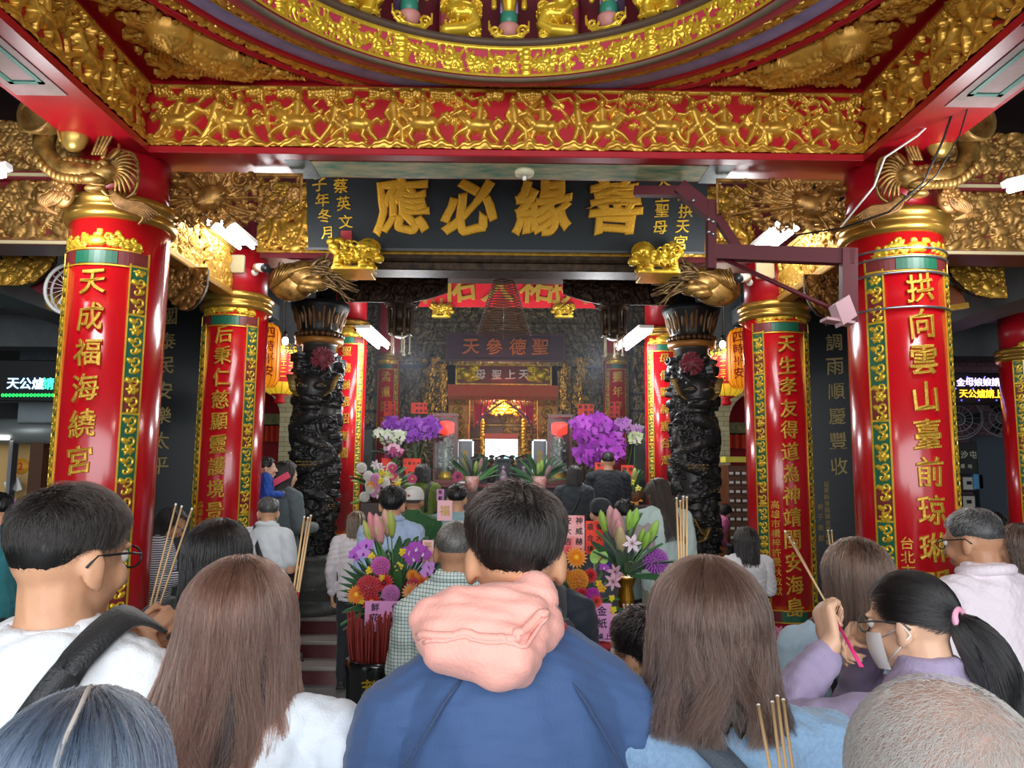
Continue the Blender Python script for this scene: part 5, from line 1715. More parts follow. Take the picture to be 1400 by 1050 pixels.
# plaque and shrine sign
def panel_sign(name, label, px0, px1, py0, py1, Y, mat, frame_m, txt, py, pxs, size, tm, depth=.02, bold=.014):
 a, c = P(px0, py1, Y), P(px1, py0, Y)
 t = thing(name, label, 'sign board', ((a.x + c.x) / 2, Y, a.z))
 w, h = c.x - a.x, c.z - a.z
 b = MB(); b.box((-w / 2, 0, 0), (w / 2, .04, h)); b.build('board', mat, t)
 b = MB()
 for x in (-w / 2 - .03, w / 2): b.box((x, -.02, -.03), (x + .03, .05, h + .03))
 for z in (-.03, h): b.box((-w / 2, -.02, z), (w / 2, .05, z + .03))
 b.build('frame', frame_m, t)
 it = [(ch, P(px, py, Y).x - t.location.x, P(px, py, Y).z - a.z, size) for ch, px in zip(txt, pxs)]
 lettering('characters', it, plane_map((0, -.001, 0), (1, 0, 0), (0, 0, 1), (0, -1, 0)), tm, t, depth, bold)
 return t, w, h
panel_sign('hall_plaque', 'dark purple hall plaque with four copper characters above the shrine', 611, 771, 459, 491, 13.5, M('plaque_purple', '#3b1f33', .4), M('plaque_frame', '#4a2a38', .4), '天參德聖', 474, (644, 676, 708, 739), .3, M('copper_gold', '#b8663c', .4, .5))
t, w, h = panel_sign('shrine_sign', 'gilded shrine sign with four white characters over the fringed valance', 625, 752, 501, 524, 13.1, M('shrine_red', '#7c2a20', .5, var=(15, .4)), BRG, '母聖上天', 512, (657, 679, 698, 716), .17, WHITE, .014)
for s2 in (-1, 1):
 r = Rel(w, h, .009, -w / 2, 0); random.seed(120)
 for i in range(20): r.curl(s2 * random.uniform(.45, .8) * w / 2 * 1.2, random.uniform(0, h), .05, random.random() * 6, 1.2, .012, .004)
 r.ell(s2 * w * .4, h * .5, .1, .09, 0, .05, .01); r.ell(s2 * w * .44, h * .6, .05, .05, 0, .05, .03)
 r.build('gilded_lion', M('yellow_gold', '#cdb02e', .4, .4), t, plane_map((0, -.002, 0), (1, 0, 0), (0, 0, 1), (0, -1, 0)))
# shrine front: frame posts, valance, curtains, inside
Y = 13.0
def pp(px, py, Yq=Y): return P(px, py, Yq)
zt_ = pp(690, 526).z
z0_ = pp(690, 662, 12).z
O = Vector((pp(688, 600).x, Y, z0_))
t = thing('shrine', 'red and gold shrine with parted pink curtains around a bright screen', 'shrine', O)
def lo(px, py, dy=0): q = P(px, py, Y + dy) - O; return (q.x, dy, q.z)
TAP = M('tapestry', '#b8462c', .6, var=(14, .5), col2='#d8aa34')
for s2, pa, pb in ((-1, 612, 642), (1, 735, 763)):
 a, c = lo(pa, 600), lo(pb, 528)
 b = MB(); b.box((a[0], 0, 0), (c[0], .25, c[2]), .01); b.build('post', TAP, t)
 r = Rel(c[0] - a[0], c[2] - .05, .009, a[0], 0); random.seed(130 + s2)
 sty_foliage(r, c[0] - a[0], c[2] - .3)
 for i in range(8): r.curl((a[0] + c[0]) / 2, .2 + i * .2, .1, i, 1.3, .025, .01, -1 if i % 2 else 1)
 r.build('gilded_dragon', M('yellow_gold2', '#c4a62c', .4, .4, var=(12, .4), col2='#7c3f18'), t, plane_map((0, -.002, 0), (1, 0, 0), (0, 0, 1), (0, -1, 0)))
a, c = lo(612, 662), lo(763, 662); b = MB(); b.box((a[0], 0, ZD - z0_), (c[0], .74, .0)); b.build('plinth', NAVY, t)
a, c = lo(612, 546, -.05), lo(763, 527, -.05)
b = MB(); b.box((a[0], -.07, a[2]), (c[0], -.01, c[2])); b.build('valance', M('valance_red', '#d8321f', .6, var=(20, .4), col2='#b8641f'), t)
b = MB()
for i in range(64):
 x = a[0] + (c[0] - a[0]) * (i + .5) / 64; b.tube([(x, -.075, a[2] + .06), (x, -.075, a[2] - .1)], .006, 4)
b.build('fringe', M('fringe_gold', '#a6752c', .5, .3), t)
CUR = M('curtain_pink', '#c8264f', .6, sheen=.3, var=(3, .3))
for s2 in (-1, 1):
 b = MB()
 nx, nz = 26, 12
 top = lo(690, 536, .08)
 out = lo(648 if s2 < 0 else 730, 536, .08)
 bot = lo(648 if s2 < 0 else 730, 600, .08)
 vs = []
 for i in range(nx + 1):
  for j in range(nz + 1):
   u, v = i / nx, j / nz
   zlow = bot[2] + (top[2] - bot[2]) * (.12 + .8 * u ** .7)
   z = top[2] + (zlow - top[2]) * v
   x = out[0] + (top[0] - out[0]) * u * (1 - .18 * v)
   vs.append((x, .08 + .03 * math.sin(u * 30 + v * 2), z))
 fs = [(i * (nz + 1) + j, (i + 1) * (nz + 1) + j, (i + 1) * (nz + 1) + j + 1, i * (nz + 1) + j + 1) for i in range(nx) for j in range(nz)]
 b.add(vs, fs, True); b.build('curtain', CUR, t)
 b = MB()
 q = [lo(648 + 42 * k if s2 < 0 else 730 - 40 * k, 600 - 12 * (1 - k) - 52 * k ** .7, .02) for k in (0, .25, .5, .75, 1)]
 b.tube(q, .02, 6); b.build('curtain_trim', M('trim_mauve', '#7f5a72', .5), t)
b = MB(); a, c = lo(640, 662, .7), lo(738, 528, .7); b.box((a[0], .7, 0), (c[0], .74, c[2])); b.build('inner_wall', M('inner_brown', '#6b4a30', .5, var=(9, .4)), t)
r = Rel(c[0] - a[0], c[2], .01, a[0], 0); random.seed(140); sty_figures(r, r.w, r.h)
for i in range(5): r.rect(a[0], c[0], .5 + i * .25, .53 + i * .25, .03)
r.build('inner_carving', M('inner_gold', '#a8823c', .4, .5, var=(20, .6), col2='#4a2f16'), t, plane_map((0, .7, 0), (1, 0, 0), (0, 0, 1), (0, -1, 0)))
b = MB()
for s2, px in ((-1, 659), (1, 716)):
 q0, q1 = lo(px, 620, .3), lo(px, 575, .3); b.cap(q0, q1, .035, .035, 10)
 for i in range(12): b.ell((q0[0] + random.uniform(-.02, .02), .27, q0[2] + (q1[2] - q0[2]) * i / 11), .035, 8, 6)
b.build('gold_pillars', GOLDB, t)
lamp('added_shrine_light', lo(688, 545, .15), .05, 45, (1, .8, .55), parent=t, typ='POINT')  # hidden light behind the valance, added to brighten the shrine without a fixture
b = MB(); q = lo(687, 550, .35)
for i in range(5): b.ell((q[0], q[1], q[2] + .05 - .06 * i), (.08 + .05 * i, .06, .035), 12, 8)
for i in range(26): b.ell((q[0] + random.uniform(-.3, .3), q[1] - .05, q[2] - random.uniform(.0, .25)), .028, 8, 6)
b.build('gold_canopy', GOLDB, t)
a, c = lo(663, 628, .2), lo(708, 600, .2)
SCR = bpy.data.materials.new('screen_picture'); SCR.use_nodes = True
nt = SCR.node_tree; bs = nt.nodes['Principled BSDF']
tc = nt.nodes.new('ShaderNodeTexCoord'); no = nt.nodes.new('ShaderNodeTexNoise'); no.inputs['Scale'].default_value = 6
rp = nt.nodes.new('ShaderNodeValToRGB'); nt.links.new(tc.outputs['Object'], no.inputs['Vector']); nt.links.new(no.outputs['Fac'], rp.inputs[0])
for k, (p_, c_) in enumerate(((.3, '#7fd8e8'), (.5, '#ffffff'), (.58, '#f4fbff'), (.68, '#f3a9c4'))):
 e = rp.color_ramp.elements[k] if k < 2 else rp.color_ramp.elements.new(p_)
 e.position = p_; e.color = lin(c_)
nt.links.new(rp.outputs[0], bs.inputs['Base Color']); nt.links.new(rp.outputs[0], bs.inputs['Emission Color']); bs.inputs['Emission Strength'].default_value = 1.6
b = MB(); b.box((a[0], .2, a[2]), (c[0], .23, c[2])); b.build('bright_screen', SCR, t)
b = MB(); a2, c2 = lo(663, 600, .2), lo(708, 593, .2); b.box((a2[0], .19, a2[2]), (c2[0], .24, c2[2])); b.build('red_header', M('red_header', '#c24a30', .5), t)
# statues in the shrine
for px in (655, 672, 686, 700, 713):
 q = lo(px, 640, .1)
 b = MB(); b.lathe([(.09, 0), (.1, .05), (.07, .15), (.09, .22), (.06, .3), (.03, .33)], (q[0], .12, 0), 14); b.ell((q[0], .11, .38), (.045, .045, .055)); b.ell((q[0], .12, .45), (.05, .03, .03)); b.ell((q[0] - .05, .05, .2), .03, 8, 6); b.ell((q[0] + .05, .05, .2), .03, 8, 6)
 b.build('statue', BRG if px % 2 else M('dark_statue', '#3b2a22', .4), t)
# hanging gilded swags beside the shrine
for px, py0, py1, w_, nm in ((588, 488, 568, 24, 'outer left'), (603, 497, 562, 15, 'inner left'), (794, 488, 566, 24, 'outer right'), (773, 497, 562, 15, 'inner right')):
 q = P(px, py1, 13.45); q1 = P(px, py0, 13.45)
 h = q1.z - q.z; w = w_ * 13.5 / 1052
 t = thing('gilded_swag', 'hanging gilded carving of dragons and figures, %s of the shrine' % nm, 'carved ornament', (q.x, 13.45, q.z))
 b = MB(); b.cap((0, .06, .05), (0, .06, h), w * .18, w * .22); b.build('core', NAVY, t)
 r = Rel(w, h, .009, -w / 2, 0); random.seed(150 + px)
 for i in range(6): r.figure(random.uniform(-.1, .1) * w, h * i / 6, h / 5, random.choice((-1, 1)))
 for i in range(50): r.curl(random.gauss(0, .25) * w, random.uniform(0, h), .045, random.random() * 6, 1.2, .013, .01)
 r.build('carving', BRG, t, plane_map((0, 0, 0), (1, 0, 0), (0, 0, 1), (0, -1, 0)), gain=1.3)
# altar table
Y = 11.6
ztab = P(640, 661, Y - .3).z
t = thing('altar_table', 'long black altar table with red edge and gilded carving before the shrine', 'table', (0, Y, ZD))
hx = 1.75
b = MB(); b.box((-hx, -.35, ztab - ZD - .06), (hx, .5, ztab - ZD), .008); b.build('tabletop', M('table_red', '#6d1f26', .3, coat=.3), t)
b = MB(); b.box((-hx + .05, -.28, .0), (hx - .05, .42, ztab - ZD - .06)); b.build('body', BLACK, t)
r = Rel(2 * hx - .2, ztab - ZD - .3, .012, -hx + .1, .15); random.seed(160)
for i in range(9): r.flower(-hx + .3 + i * .38, .5, .12, 8, .004); r.curl(-hx + .5 + i * .38, .5, .08, 0, 1.3, .014, .004); r.cloud(-hx + .3 + i * .38, .85, .1)
for i in range(9): r.figure(-hx + .3 + i * .38, .62, .25, 1)
r.build('gilded_carving', BRG, t, plane_map((0, -.285, 0), (1, 0, 0), (0, 0, 1), (0, -1, 0)))
# things standing on it
GLASS = M('case_glass', '#eef4f2', .03, trans=.95, alpha=.25)
SILV = M('silver_carving', '#b5bdb2', .35, .6, var=(20, .5), col2='#566058')
LAMPR = M('red_lamp_glow', '#ff2a1e', .4, emis=2.2)
for px0, px1, nm in ((594, 623, 'left'), (750, 780, 'right')):
 q = P((px0 + px1) / 2, 655, Y - .1)
 w = (px1 - px0) * (Y) / 1052
 h = P(600, 570, Y).z - ztab
 t = thing('glass_case', 'glass case with silver dragon pillar under a glowing red lamp, %s of the shrine' % nm, 'glass case', (q.x, Y - .05, ztab))
 b = MB()
 for sx in (-1, 1):
  for sy in (-1, 1): b.box((sx * w / 2 - .012, sy * .14 - .012, 0), (sx * w / 2 + .012, sy * .14 + .012, h))
 b.box((-w / 2, -.15, 0), (w / 2, .15, .05)); b.box((-w / 2 - .02, -.16, h), (w / 2 + .02, .16, h + .04)); b.build('frame', M('case_frame', '#7a3428', .4), t)
 b = MB(); b.box((-w / 2 + .012, .13, .05), (w / 2 - .012, .135, h)); b.build('back_panel', M('case_back', '#3a1d1a', .5), t)
 b = MB(); b.lathe([(.11, .05), (.12, .1), (.08, .14), (.085, .17)], n=20); b.build('base', GOLDB, t)
 b = MB(); b.cap((0, 0, .16), (0, 0, h * .68), .06, .06)
 pts = [(.075 * math.cos(a), .075 * math.sin(a), .2 + a * .03) for a in [k * .4 for k in range(42)]]
 b.tube(pts, [.022] * 42, 8)
 for i in range(40): b.ell((random.uniform(-.1, .1), -.06, random.uniform(.18, h * .72)), random.uniform(.015, .03), 8, 6)
 b.build('silver_dragon', SILV, t)
 b = MB(); b.lathe([(.07, h * .74), (.115, h * .76), (.12, h * .9), (.07, h * .93)], n=20); b.build('red_lamp', LAMPR, t)
 b = MB(); b.box((-w / 2 + .01, -.138, .05), (w / 2 - .01, -.134, h)); b.build('glass', GLASS, t)
for px0, px1, py0, nm in ((624, 648, 601, 'left'), (727, 749, 601, 'right')):
 a, c = P(px0, 656, Y + .1), P(px1, py0, Y + .1)
 t = thing('picture_frame', 'silver framed picture of a robed figure on the altar table, %s side' % nm, 'picture', ((a.x + c.x) / 2, Y + .1, ztab))
 w, h = c.x - a.x, c.z - ztab
 b = MB()
 for x in (-w / 2, w / 2 - .025): b.box((x, -.02, 0), (x + .025, .03, h))
 for z in (0, h - .025): b.box((-w / 2, -.02, z), (w / 2, .03, z + .025))
 b.build('frame', STEEL, t)
 b = MB(); b.box((-w / 2 + .02, 0, .02), (w / 2 - .02, .02, h - .02)); b.build('picture', M('picture_paper', '#7e7f72', .4, var=(10, .4), col2='#5d6d80'), t)
 r = Rel(w, h, .01, -w / 2, 0); r.path([(0, .1), (0, h * .55)], .07, .04, 0, .06); r.ell(0, h * .68, .035, .045, 0, .004); r.build('robed_figure', M('ochre_robe', '#a8924a', .6), t, plane_map((0, -.001, 0), (1, 0, 0), (0, 0, 1), (0, -1, 0)))
for px, nm in ((655, 'left'), (688, 'middle'), (716, 'right')):
 q = P(px, 650, Y - .2)
 t = thing('small_shrine', 'little black statue cabinet with pale figure on the altar table, %s of three' % nm, 'statue cabinet', (q.x, Y - .12, ztab))
 b = MB()
 for x in (-.11, .09): b.box((x, -.06, 0), (x + .02, .06, .34))
 b.box((-.12, -.07, .34), (.12, .07, .37)); b.box((-.12, -.07, 0), (.12, .07, .03)); b.box((-.1, .04, .03), (.1, .06, .34)); b.tube([(-.13, 0, .37), (0, 0, .42), (.13, 0, .37)], .014, 6); b.build('cabinet', BLACK, t)
 b = MB(); b.lathe([(.06, .03), (.065, .08), (.04, .17), (.02, .2)], (0, -.01, 0), 12); b.ell((0, -.01, .23), (.03, .03, .036)); b.ell((-.03, -.045, .15), .018, 8, 6); b.ell((.03, -.045, .15), .018, 8, 6); b.build('pale_figure', M('pale_figure', '#c9bcd0', .5, var=(20, .3), col2='#a05468'), t)
# red cards on the columns and flowers
def card(label, px, py, w_, h_, Y, txt='', mat=REDPAPER, tilt=0, cols=2, name='red_card', cat='paper card', ink=INK, size=None, depth=None):
 p = P(px, py, Y)
 w, h = w_ * Y / 1052, h_ * Y / 1052
 t = thing(name, label, cat, p)
 t.rotation_euler = (0, tilt, 0)
 b = MB(); b.box((-w / 2, 0, -h / 2), (w / 2, .006, h / 2)); b.build('sheet', mat, t)
 b = MB(); b.tube([(0, .008, h * .3), (0, .012, (ztab if Y > 11.15 else ZD) - p.z)], .004, 6); b.build('pick', STEEL, t)
 if txt:
  n = math.ceil(len(txt) / cols)
  s = size or min(w / cols, h / n) * .7
  it = [(c, w / 2 - w * (i // n + .5) / cols, h / 2 - h * (i % n + .5) / n, s) for i, c in enumerate(txt)]
  lettering('characters', it, plane_map((0, -.0005, 0), (1, 0, 0), (0, 0, 1), (0, -1, 0)), ink, t, .0015, .02, 0)
 return t
card('red card on the left inner altar column above the orchids', 533, 559, 16, 21, 11.9, '信士弟子敬獻花')
card('wide red card standing above the left purple orchids', 573, 558, 22, 15, 11.4, '祝神威顯赫獻', cols=4)
card('red card beside the pink bow below the left orchids', 531, 638, 19, 24, 10.4, '祝聖誕', cols=3)
card('large red card behind the olive-clad woman', 563, 640, 24, 26, 10.6, '恭祝天上聖母千秋', cols=4)
card('wide red card above the right purple orchids', 801, 560, 22, 15, 11.4, '恭祝聖誕獻', cols=3)
card('red card on the right inner altar column above the orchids', 840, 560, 15, 22, 11.8, '信士敬獻花卉')
card('wide red card set in the middle of the right purple orchids', 828, 583, 21, 16, 10.6, '合境平安敬獻', cols=3)
card('red card behind the head of the man in the black sweater', 819, 640, 11, 15, 10.0, '敬獻', cols=1)
card('red card to the right of the man in the black sweater', 858, 648, 17, 24, 10.0, '恭祝聖母')
# ------------------------------------------------------------------ people
def hair_mat(name, c1, c2, rough=.28):
 if name in MATS: return MATS[name]
 m = bpy.data.materials.new(name); m.use_nodes = True
 nt = m.node_tree; nt.nodes.remove(nt.nodes['Principled BSDF'])
 b = nt.nodes.new('ShaderNodeBsdfHairPrincipled'); b.parametrization = 'COLOR'
 hi = nt.nodes.new('ShaderNodeHairInfo'); r = nt.nodes.new('ShaderNodeValToRGB')
 r.color_ramp.elements[0].color = lin(c1); r.color_ramp.elements[1].color = lin(c2)
 nt.links.new(hi.outputs['Random'], r.inputs[0]); nt.links.new(r.outputs[0], b.inputs['Color'])
 b.inputs['Roughness'].default_value = rough; b.inputs['Radial Roughness'].default_value = .35
 if 'Coat' in b.inputs: b.inputs['Coat'].default_value = .15
 nt.links.new(b.outputs[0], nt.nodes['Material Output'].inputs[0])
 MATS[name] = m
 return m
def strands(name, pts, radius, mat, parent):
 """pts (N, K, 3)"""
 N, K = pts.shape[:2]
 hc = bpy.data.hair_curves.new(name)
 hc.add_curves([K] * N)
 hc.points.foreach_set('position', np.ascontiguousarray(pts, np.float32).ravel())
 a = hc.attributes.new('radius', 'FLOAT', 'POINT')
 k = np.linspace(1, .45, K)
 a.data.foreach_set('value', np.tile(k * radius, N).astype(np.float32))
 hc.materials.append(mat)
 o = bpy.data.objects.new(name, hc)
 COL.objects.link(o)
 o.parent = parent
 return o
def sstep(a, b, x):
 t = np.clip((x - a) / (b - a), 0, 1)
 return t * t * (3 - 2 * t)
def hand(mb, w, d, n, s, side, curl=.5, spread=.0):
 """w wrist, d finger direction, n palm normal; side +1 right hand"""
 w, d, n = Vector(w), Vector(d).normalized(), Vector(n)
 n = (n - d * n.dot(d)).normalized()
 l = d.cross(n) * side          # towards the little finger
 for k in (-1.3, -.45, .45, 1.3):
  mb.cap(w + l * k * .012 * s, w + d * .082 * s + l * k * .0215 * s, .0145 * s, .0125 * s, 8)
 Ls = (.066, .076, .071, .055)
 for k in range(4):
  b = w + d * (.088 - (.008 if k == 3 else 0)) * s + l * (k - 1.5) * .0205 * s
  ang = 0
  p = b
  for j, fr in enumerate((.45, .32, .26)):
   ang += curl * (1.0, 1.25, .9)[j] * (1 + .06 * k)
   dd = (d * math.cos(ang) + n * math.sin(ang) + l * (k - 1.5) * spread).normalized()
   q = p + dd * Ls[k] * fr * s * 1.2
   mb.cap(p, q, (.0095 - .0008 * j) * s, (.0088 - .0009 * j) * s, 8)
   p = q
 b = w + d * .025 * s - l * .026 * s
 d1 = (d * .75 - l * .6 + n * .35).normalized()
 p = b + d1 * .042 * s
 mb.cap(b, p, .015 * s, .0115 * s, 8)
 d2 = (d * .9 - l * .1 + n * .45 * (1 + curl)).normalized()
 q = p + d2 * .032 * s
 mb.cap(p, q, .011 * s, .0095 * s, 8); mb.cap(q, q + (d2 + n * .3).normalized() * .024 * s, .0095 * s, .008 * s, 8)
EYEW = M('eye_white', '#e9e4de', .25)
EYEI = M('eye_brown', '#1d120c', .15)
FAB = {}
def fabric(col, rough=.75, scale=220, bump=.25, sheen=.15, var=None):
 k = 'fabric_%s_%s' % (col.lstrip('#'), scale)
 return M(k, col, rough, 0, var=var, bump=(scale, bump), sheen=sheen)
def person(label, px, py, Y, z0=0.0, yaw=0.0, lean=0.0, nod=0.0, turn=0.0, tilt=0.0, girth=1.0, shoulders=1.0, top='#888888', sleeve='long', collar='crew', drop=.0, pants='#2a2d33', hair=None, cap=None,
   armL='down', armR='down', hands=(.5, .5), skin=None, vox=.010, wrinkle=1.0, name='person', topmat=None, H=None, hem=.86, headk=1.0, shoes='#2b2b2d', skirt=False, face=True, sleeve_end=None):
 skin = skin or SKIN
 yw, ln, nd, tn, tl = map(rad, (yaw, lean, nod, turn, tilt))
 pt = P(px, py, Y)
 hh = pt.z - z0
 if hair: hh -= (hair.get('top', .045) * .55 if hair.get('style', 'short') == 'short' else hair.get('e', .012)) * hh / 1.7
 dropk = .55 + .45 * math.cos(ln)
 if H is None: H = hh / dropk * (1 + .012 * (nod / 20))
 s = H / 1.70
 fwd = .46 * H * math.sin(ln) + .09 * s * math.sin(nd) + .0
 ox, oy = pt.x + math.sin(yw) * fwd, Y - math.cos(yw) * fwd
 t = thing(name, label, 'person', (ox, oy, z0), yw)
 Minv = (Matrix.Translation((ox, oy, z0)) @ Matrix.Rotation(yw, 4, 'Z')).inverted()
 hipz, neck = .93 * s, Vector((0, -.005 * s, 1.46 * s))
 Rh = Matrix.Rotation(tn, 3, 'Z') @ Matrix.Rotation(-nd, 3, 'X') @ Matrix.Rotation(tl, 3, 'Y')
 Rn = np.array(Rh)
 def bend(co):
  a = ln * sstep(.80 * s, 1.12 * s, co[:, 2])
  y, z = co[:, 1].copy(), co[:, 2] - hipz
  o = co.copy()
  o[:, 1] = y * np.cos(a) + z * np.sin(a)
  o[:, 2] = hipz - y * np.sin(a) + z * np.cos(a)
  return o
 def headrot(co, w=None):
  q = co - np.array(neck)
  r = q @ Rn.T
  if w is None: return r + np.array(neck)
  # blend by slerp-like lerp
  return (q * (1 - w[:, None]) + r * w[:, None]) + np.array(neck)
 def pose(co, head=False):
  co = np.asarray(co, float)
  if head is True: co = headrot(co)
  elif head == 'body':
   m = sstep(1.44 * s, 1.54 * s, co[:, 2]) * (np.hypot(co[:, 0], co[:, 1] - .01) < .17 * s)
   co = headrot(co, m)
  return bend(co) if abs(ln) > 1e-4 else co
 def unbend_pt(p):
  """world target -> local point before the lean"""
  q = Minv @ Vector(p)
  if abs(ln) < 1e-4: return q
  y, z = q.y, q.z - hipz
  return Vector((q.x, y * math.cos(ln) - z * math.sin(ln), hipz + y * math.sin(ln) + z * math.cos(ln)))
 sw = .178 * s * shoulders
 arms = []
 for sd, spec in ((-1, armL), (1, armR)):
  S = Vector((sd * sw, -.005 * s, (1.392 - drop) * s))
  d, n = Vector((0, .05, -1)), Vector((-sd, 0, 0))
  if spec == 'down':
   E, W = Vector((sd * (sw + .055 * s), -.03 * s, 1.13 * s)), Vector((sd * (sw + .05 * s), .05 * s, .885 * s))
  elif spec == 'pray':
   E, W = Vector((sd * (sw + .05 * s), .04 * s, 1.15 * s)), Vector((sd * .045 * s, .30 * s, 1.24 * s))
   d, n = Vector((-sd * .25, .35, .9)), Vector((-sd, .0, -.1))
  elif spec == 'hold':
   E, W = Vector((sd * (sw + .04 * s), .02 * s, 1.14 * s)), Vector((sd * .10 * s, .27 * s, 1.12 * s))
   d, n = Vector((-sd * .8, .5, .1)), Vector((-sd * .4, -.6, 0))
  else:
   W = unbend_pt(P(*spec['w']))
   d, n = Vector(spec.get('d', (-sd * .3, .3, .8))), Vector(spec.get('n', (-sd, 0, 0)))
   # elbow by two-link reach
   L1, L2 = .285 * s, .25 * s
   D = W - S
   dist = D.length
   if dist > (L1 + L2) * .985:
    W = S + D.normalized() * (L1 + L2) * .985; D = W - S; dist = D.length
   a = (L1 * L1 - L2 * L2 + dist * dist) / (2 * dist)
   h = math.sqrt(max(L1 * L1 - a * a, 1e-6))
   pole = Vector(spec.get('pole', (sd * .5, -.1, -1)))
   u = D.normalized()
   pole = (pole - u * pole.dot(u)).normalized()
   E = S + u * a + pole * h
  arms.append((sd, S, E, W, d, n))
 # --- body, one continuous surface
 mb = MB()
 g = girth
 tors = lambda e: [(0, .0, .84 * s, (.155 + e) * s * g, (.115 + e) * s * g), (0, .0, .95 * s, (.160 + e) * s * g, (.115 + e) * s * g), (0, .005 * s, 1.06 * s, (.145 + e) * s * g, (.103 + e) * s * g), (0, .005 * s, 1.2 * s, (.155 + e) * s * g, (.112 + e) * s * g),
      (0, .0, 1.31 * s, (.165 + e) * s * (g * .5 + .5), (.113 + e) * s * (g * .5 + .5)), (0, -.008 * s, 1.39 * s, (.155 + e) * s, (.098 + e) * s), (0, -.012 * s, 1.44 * s, (.115 + e) * s, (.08 + e) * s), (0, -.012 * s, 1.475 * s, (.066 + e * .6) * s, (.066 + e * .6) * s)]
 mb.loft(tors(-.006) + [(0, -.01 * s, 1.50 * s, .057 * s, .06 * s), (0, -.005 * s, 1.56 * s, .055 * s, .06 * s)], 28)
 for sd, S, E, W, d, n in arms:
  mb.cap((sd * .07 * s, -.01 * s, 1.43 * s), S, .05 * s, .054 * s); mb.cap(S, E, .05 * s, .04 * s); mb.cap(E, W, .039 * s, .026 * s)
  hand(mb, W, d, n, s * headk ** .0, sd, hands[0] if sd < 0 else hands[1])
 for sd in (-1, 1):
  mb.cap((sd * .085 * s, 0, .88 * s), (sd * .09 * s, .01 * s, .49 * s), .083 * s * g, .054 * s); mb.cap((sd * .09 * s, .01 * s, .49 * s), (sd * .095 * s, -.01 * s, .09 * s), .053 * s, .036 * s)
  mb.cap((sd * .095 * s, -.02 * s, .045 * s), (sd * .11 * s, .13 * s, .035 * s), .04 * s, .034 * s)
 hk = s * headk
 hc = Vector((0, -.005 * s, 1.608 * s - (headk - 1) * .02 * s))
 def hp(x, y, z): return (x * hk, hc.y + y * hk, hc.z + z * hk)
 mb.ell(hp(0, 0, 0), (.0745 * hk, .094 * hk, .088 * hk), 24, 18)
 mb.ell(hp(0, .028, -.042), (.062 * hk, .072 * hk, .098 * hk), 20, 14); mb.ell(hp(0, .05, -.108), (.042 * hk, .046 * hk, .034 * hk))
 mb.cap((0, -.014 * s, 1.44 * s), hp(0, -.01, -.06), .057 * s, .058 * hk)
 if face:
  mb.cap(hp(0, .098, -.015), hp(0, .117, -.05), .009 * hk, .0135 * hk); mb.ell(hp(0, .112, -.055), (.019 * hk, .012 * hk, .009 * hk))
  for sd in (-1, 1):
   mb.ell(hp(sd * .03, .088, .003), (.021 * hk, .012 * hk, .008 * hk)); mb.ell(hp(sd * .037, .07, -.05), (.024 * hk, .026 * hk, .026 * hk))
  mb.ell(hp(0, .097, -.083), (.024 * hk, .012 * hk, .0065 * hk)); mb.ell(hp(0, .096, -.095), (.02 * hk, .012 * hk, .007 * hk))
 for sd in (-1, 1):
  Re = Matrix.Rotation(sd * rad(-22), 3, 'Z')
  mb.ell(hp(sd * .079, -.012, -.035), (.009 * hk, .02 * hk, .032 * hk), 12, 10, Re); mb.ell(hp(sd * .077, -.0, -.058), (.008 * hk, .012 * hk, .014 * hk))
 me = remesh(mb, vox * s, 3, 'body')
 set_co(me, pose(get_co(me), 'body'))
 body = link_mesh('body', me, skin, t)
 if face:
  for sd in (-1, 1):
   e = MB(); e.ell((0, 0, 0), .0125 * hk, 12, 10); e.m = 1; e.ell((0, .0085 * hk, 0), (.0062 * hk, .0055 * hk, .0062 * hk), 10, 8)
   mm = e.mesh('eye'); c = get_co(mm) + np.array(hp(sd * .031, .087, -.016)); set_co(mm, pose(c, True)); link_mesh('eye', mm, [EYEW, EYEI], t)
 def addpart(nm, mb2, mat, head=False, vx=None, wr=0, sm=2):
  me2 = remesh(mb2, vx, sm, nm) if vx else mb2.mesh(nm)
  c = get_co(me2)
  if wr:
   r0 = random.Random(sum(map(ord, label)))
   dsp = np.zeros(len(c))
   for i in range(7):
    k = np.array([r0.gauss(0, 1), r0.gauss(0, 1), r0.gauss(0, .9)]) * (16 + 9 * i) / s
    warp = np.sin(c @ np.array([r0.gauss(0, 7), r0.gauss(0, 7), r0.gauss(0, 7)]))
    dsp += np.abs(np.sin(c @ k + 2.2 * warp + r0.random() * 6)) ** 2 * (.0052 / (1 + .45 * i))
   nn = np.empty(len(me2.vertices) * 3, np.float32); me2.vertices.foreach_get('normal', nn)
   c = c + nn.reshape(-1, 3) * (dsp - .005)[:, None] * wr
  set_co(me2, pose(c, head))
  return link_mesh(nm, me2, mat, t)
 # --- clothes
 tm = topmat or fabric(top)
 cb = MB()
 e = .014
 secs = [q for q in tors(e)]
 if hem < .84: secs = [(0, 0, hem * s, (.172) * s * g, (.135) * s * g)] + secs
 cb.loft(secs, 32)
 for sd, S, E, W, d, n in arms:
  cb.cap((sd * .065 * s, -.012 * s, 1.435 * s), S, .055 * s, .064 * s)
  if sleeve == 'long':
   cb.cap(S, E, .066 * s, .056 * s); end = E + (W - E) * (sleeve_end or .93); cb.cap(E, end, .055 * s, .04 * s)
  elif sleeve == 'short':
   cb.cap(S, S + (E - S) * .72, .066 * s, .062 * s)
 if collar in ('stand', 'shirt', 'polo'):
  cb.tube([(.0, -.012 * s, 1.465 * s), (0, -.012 * s, 1.515 * s)], [.075 * s, .069 * s], 20)
 addpart('top' if sleeve != 'none' else 'vest', cb, tm, False, vox * .9 * s, wrinkle)
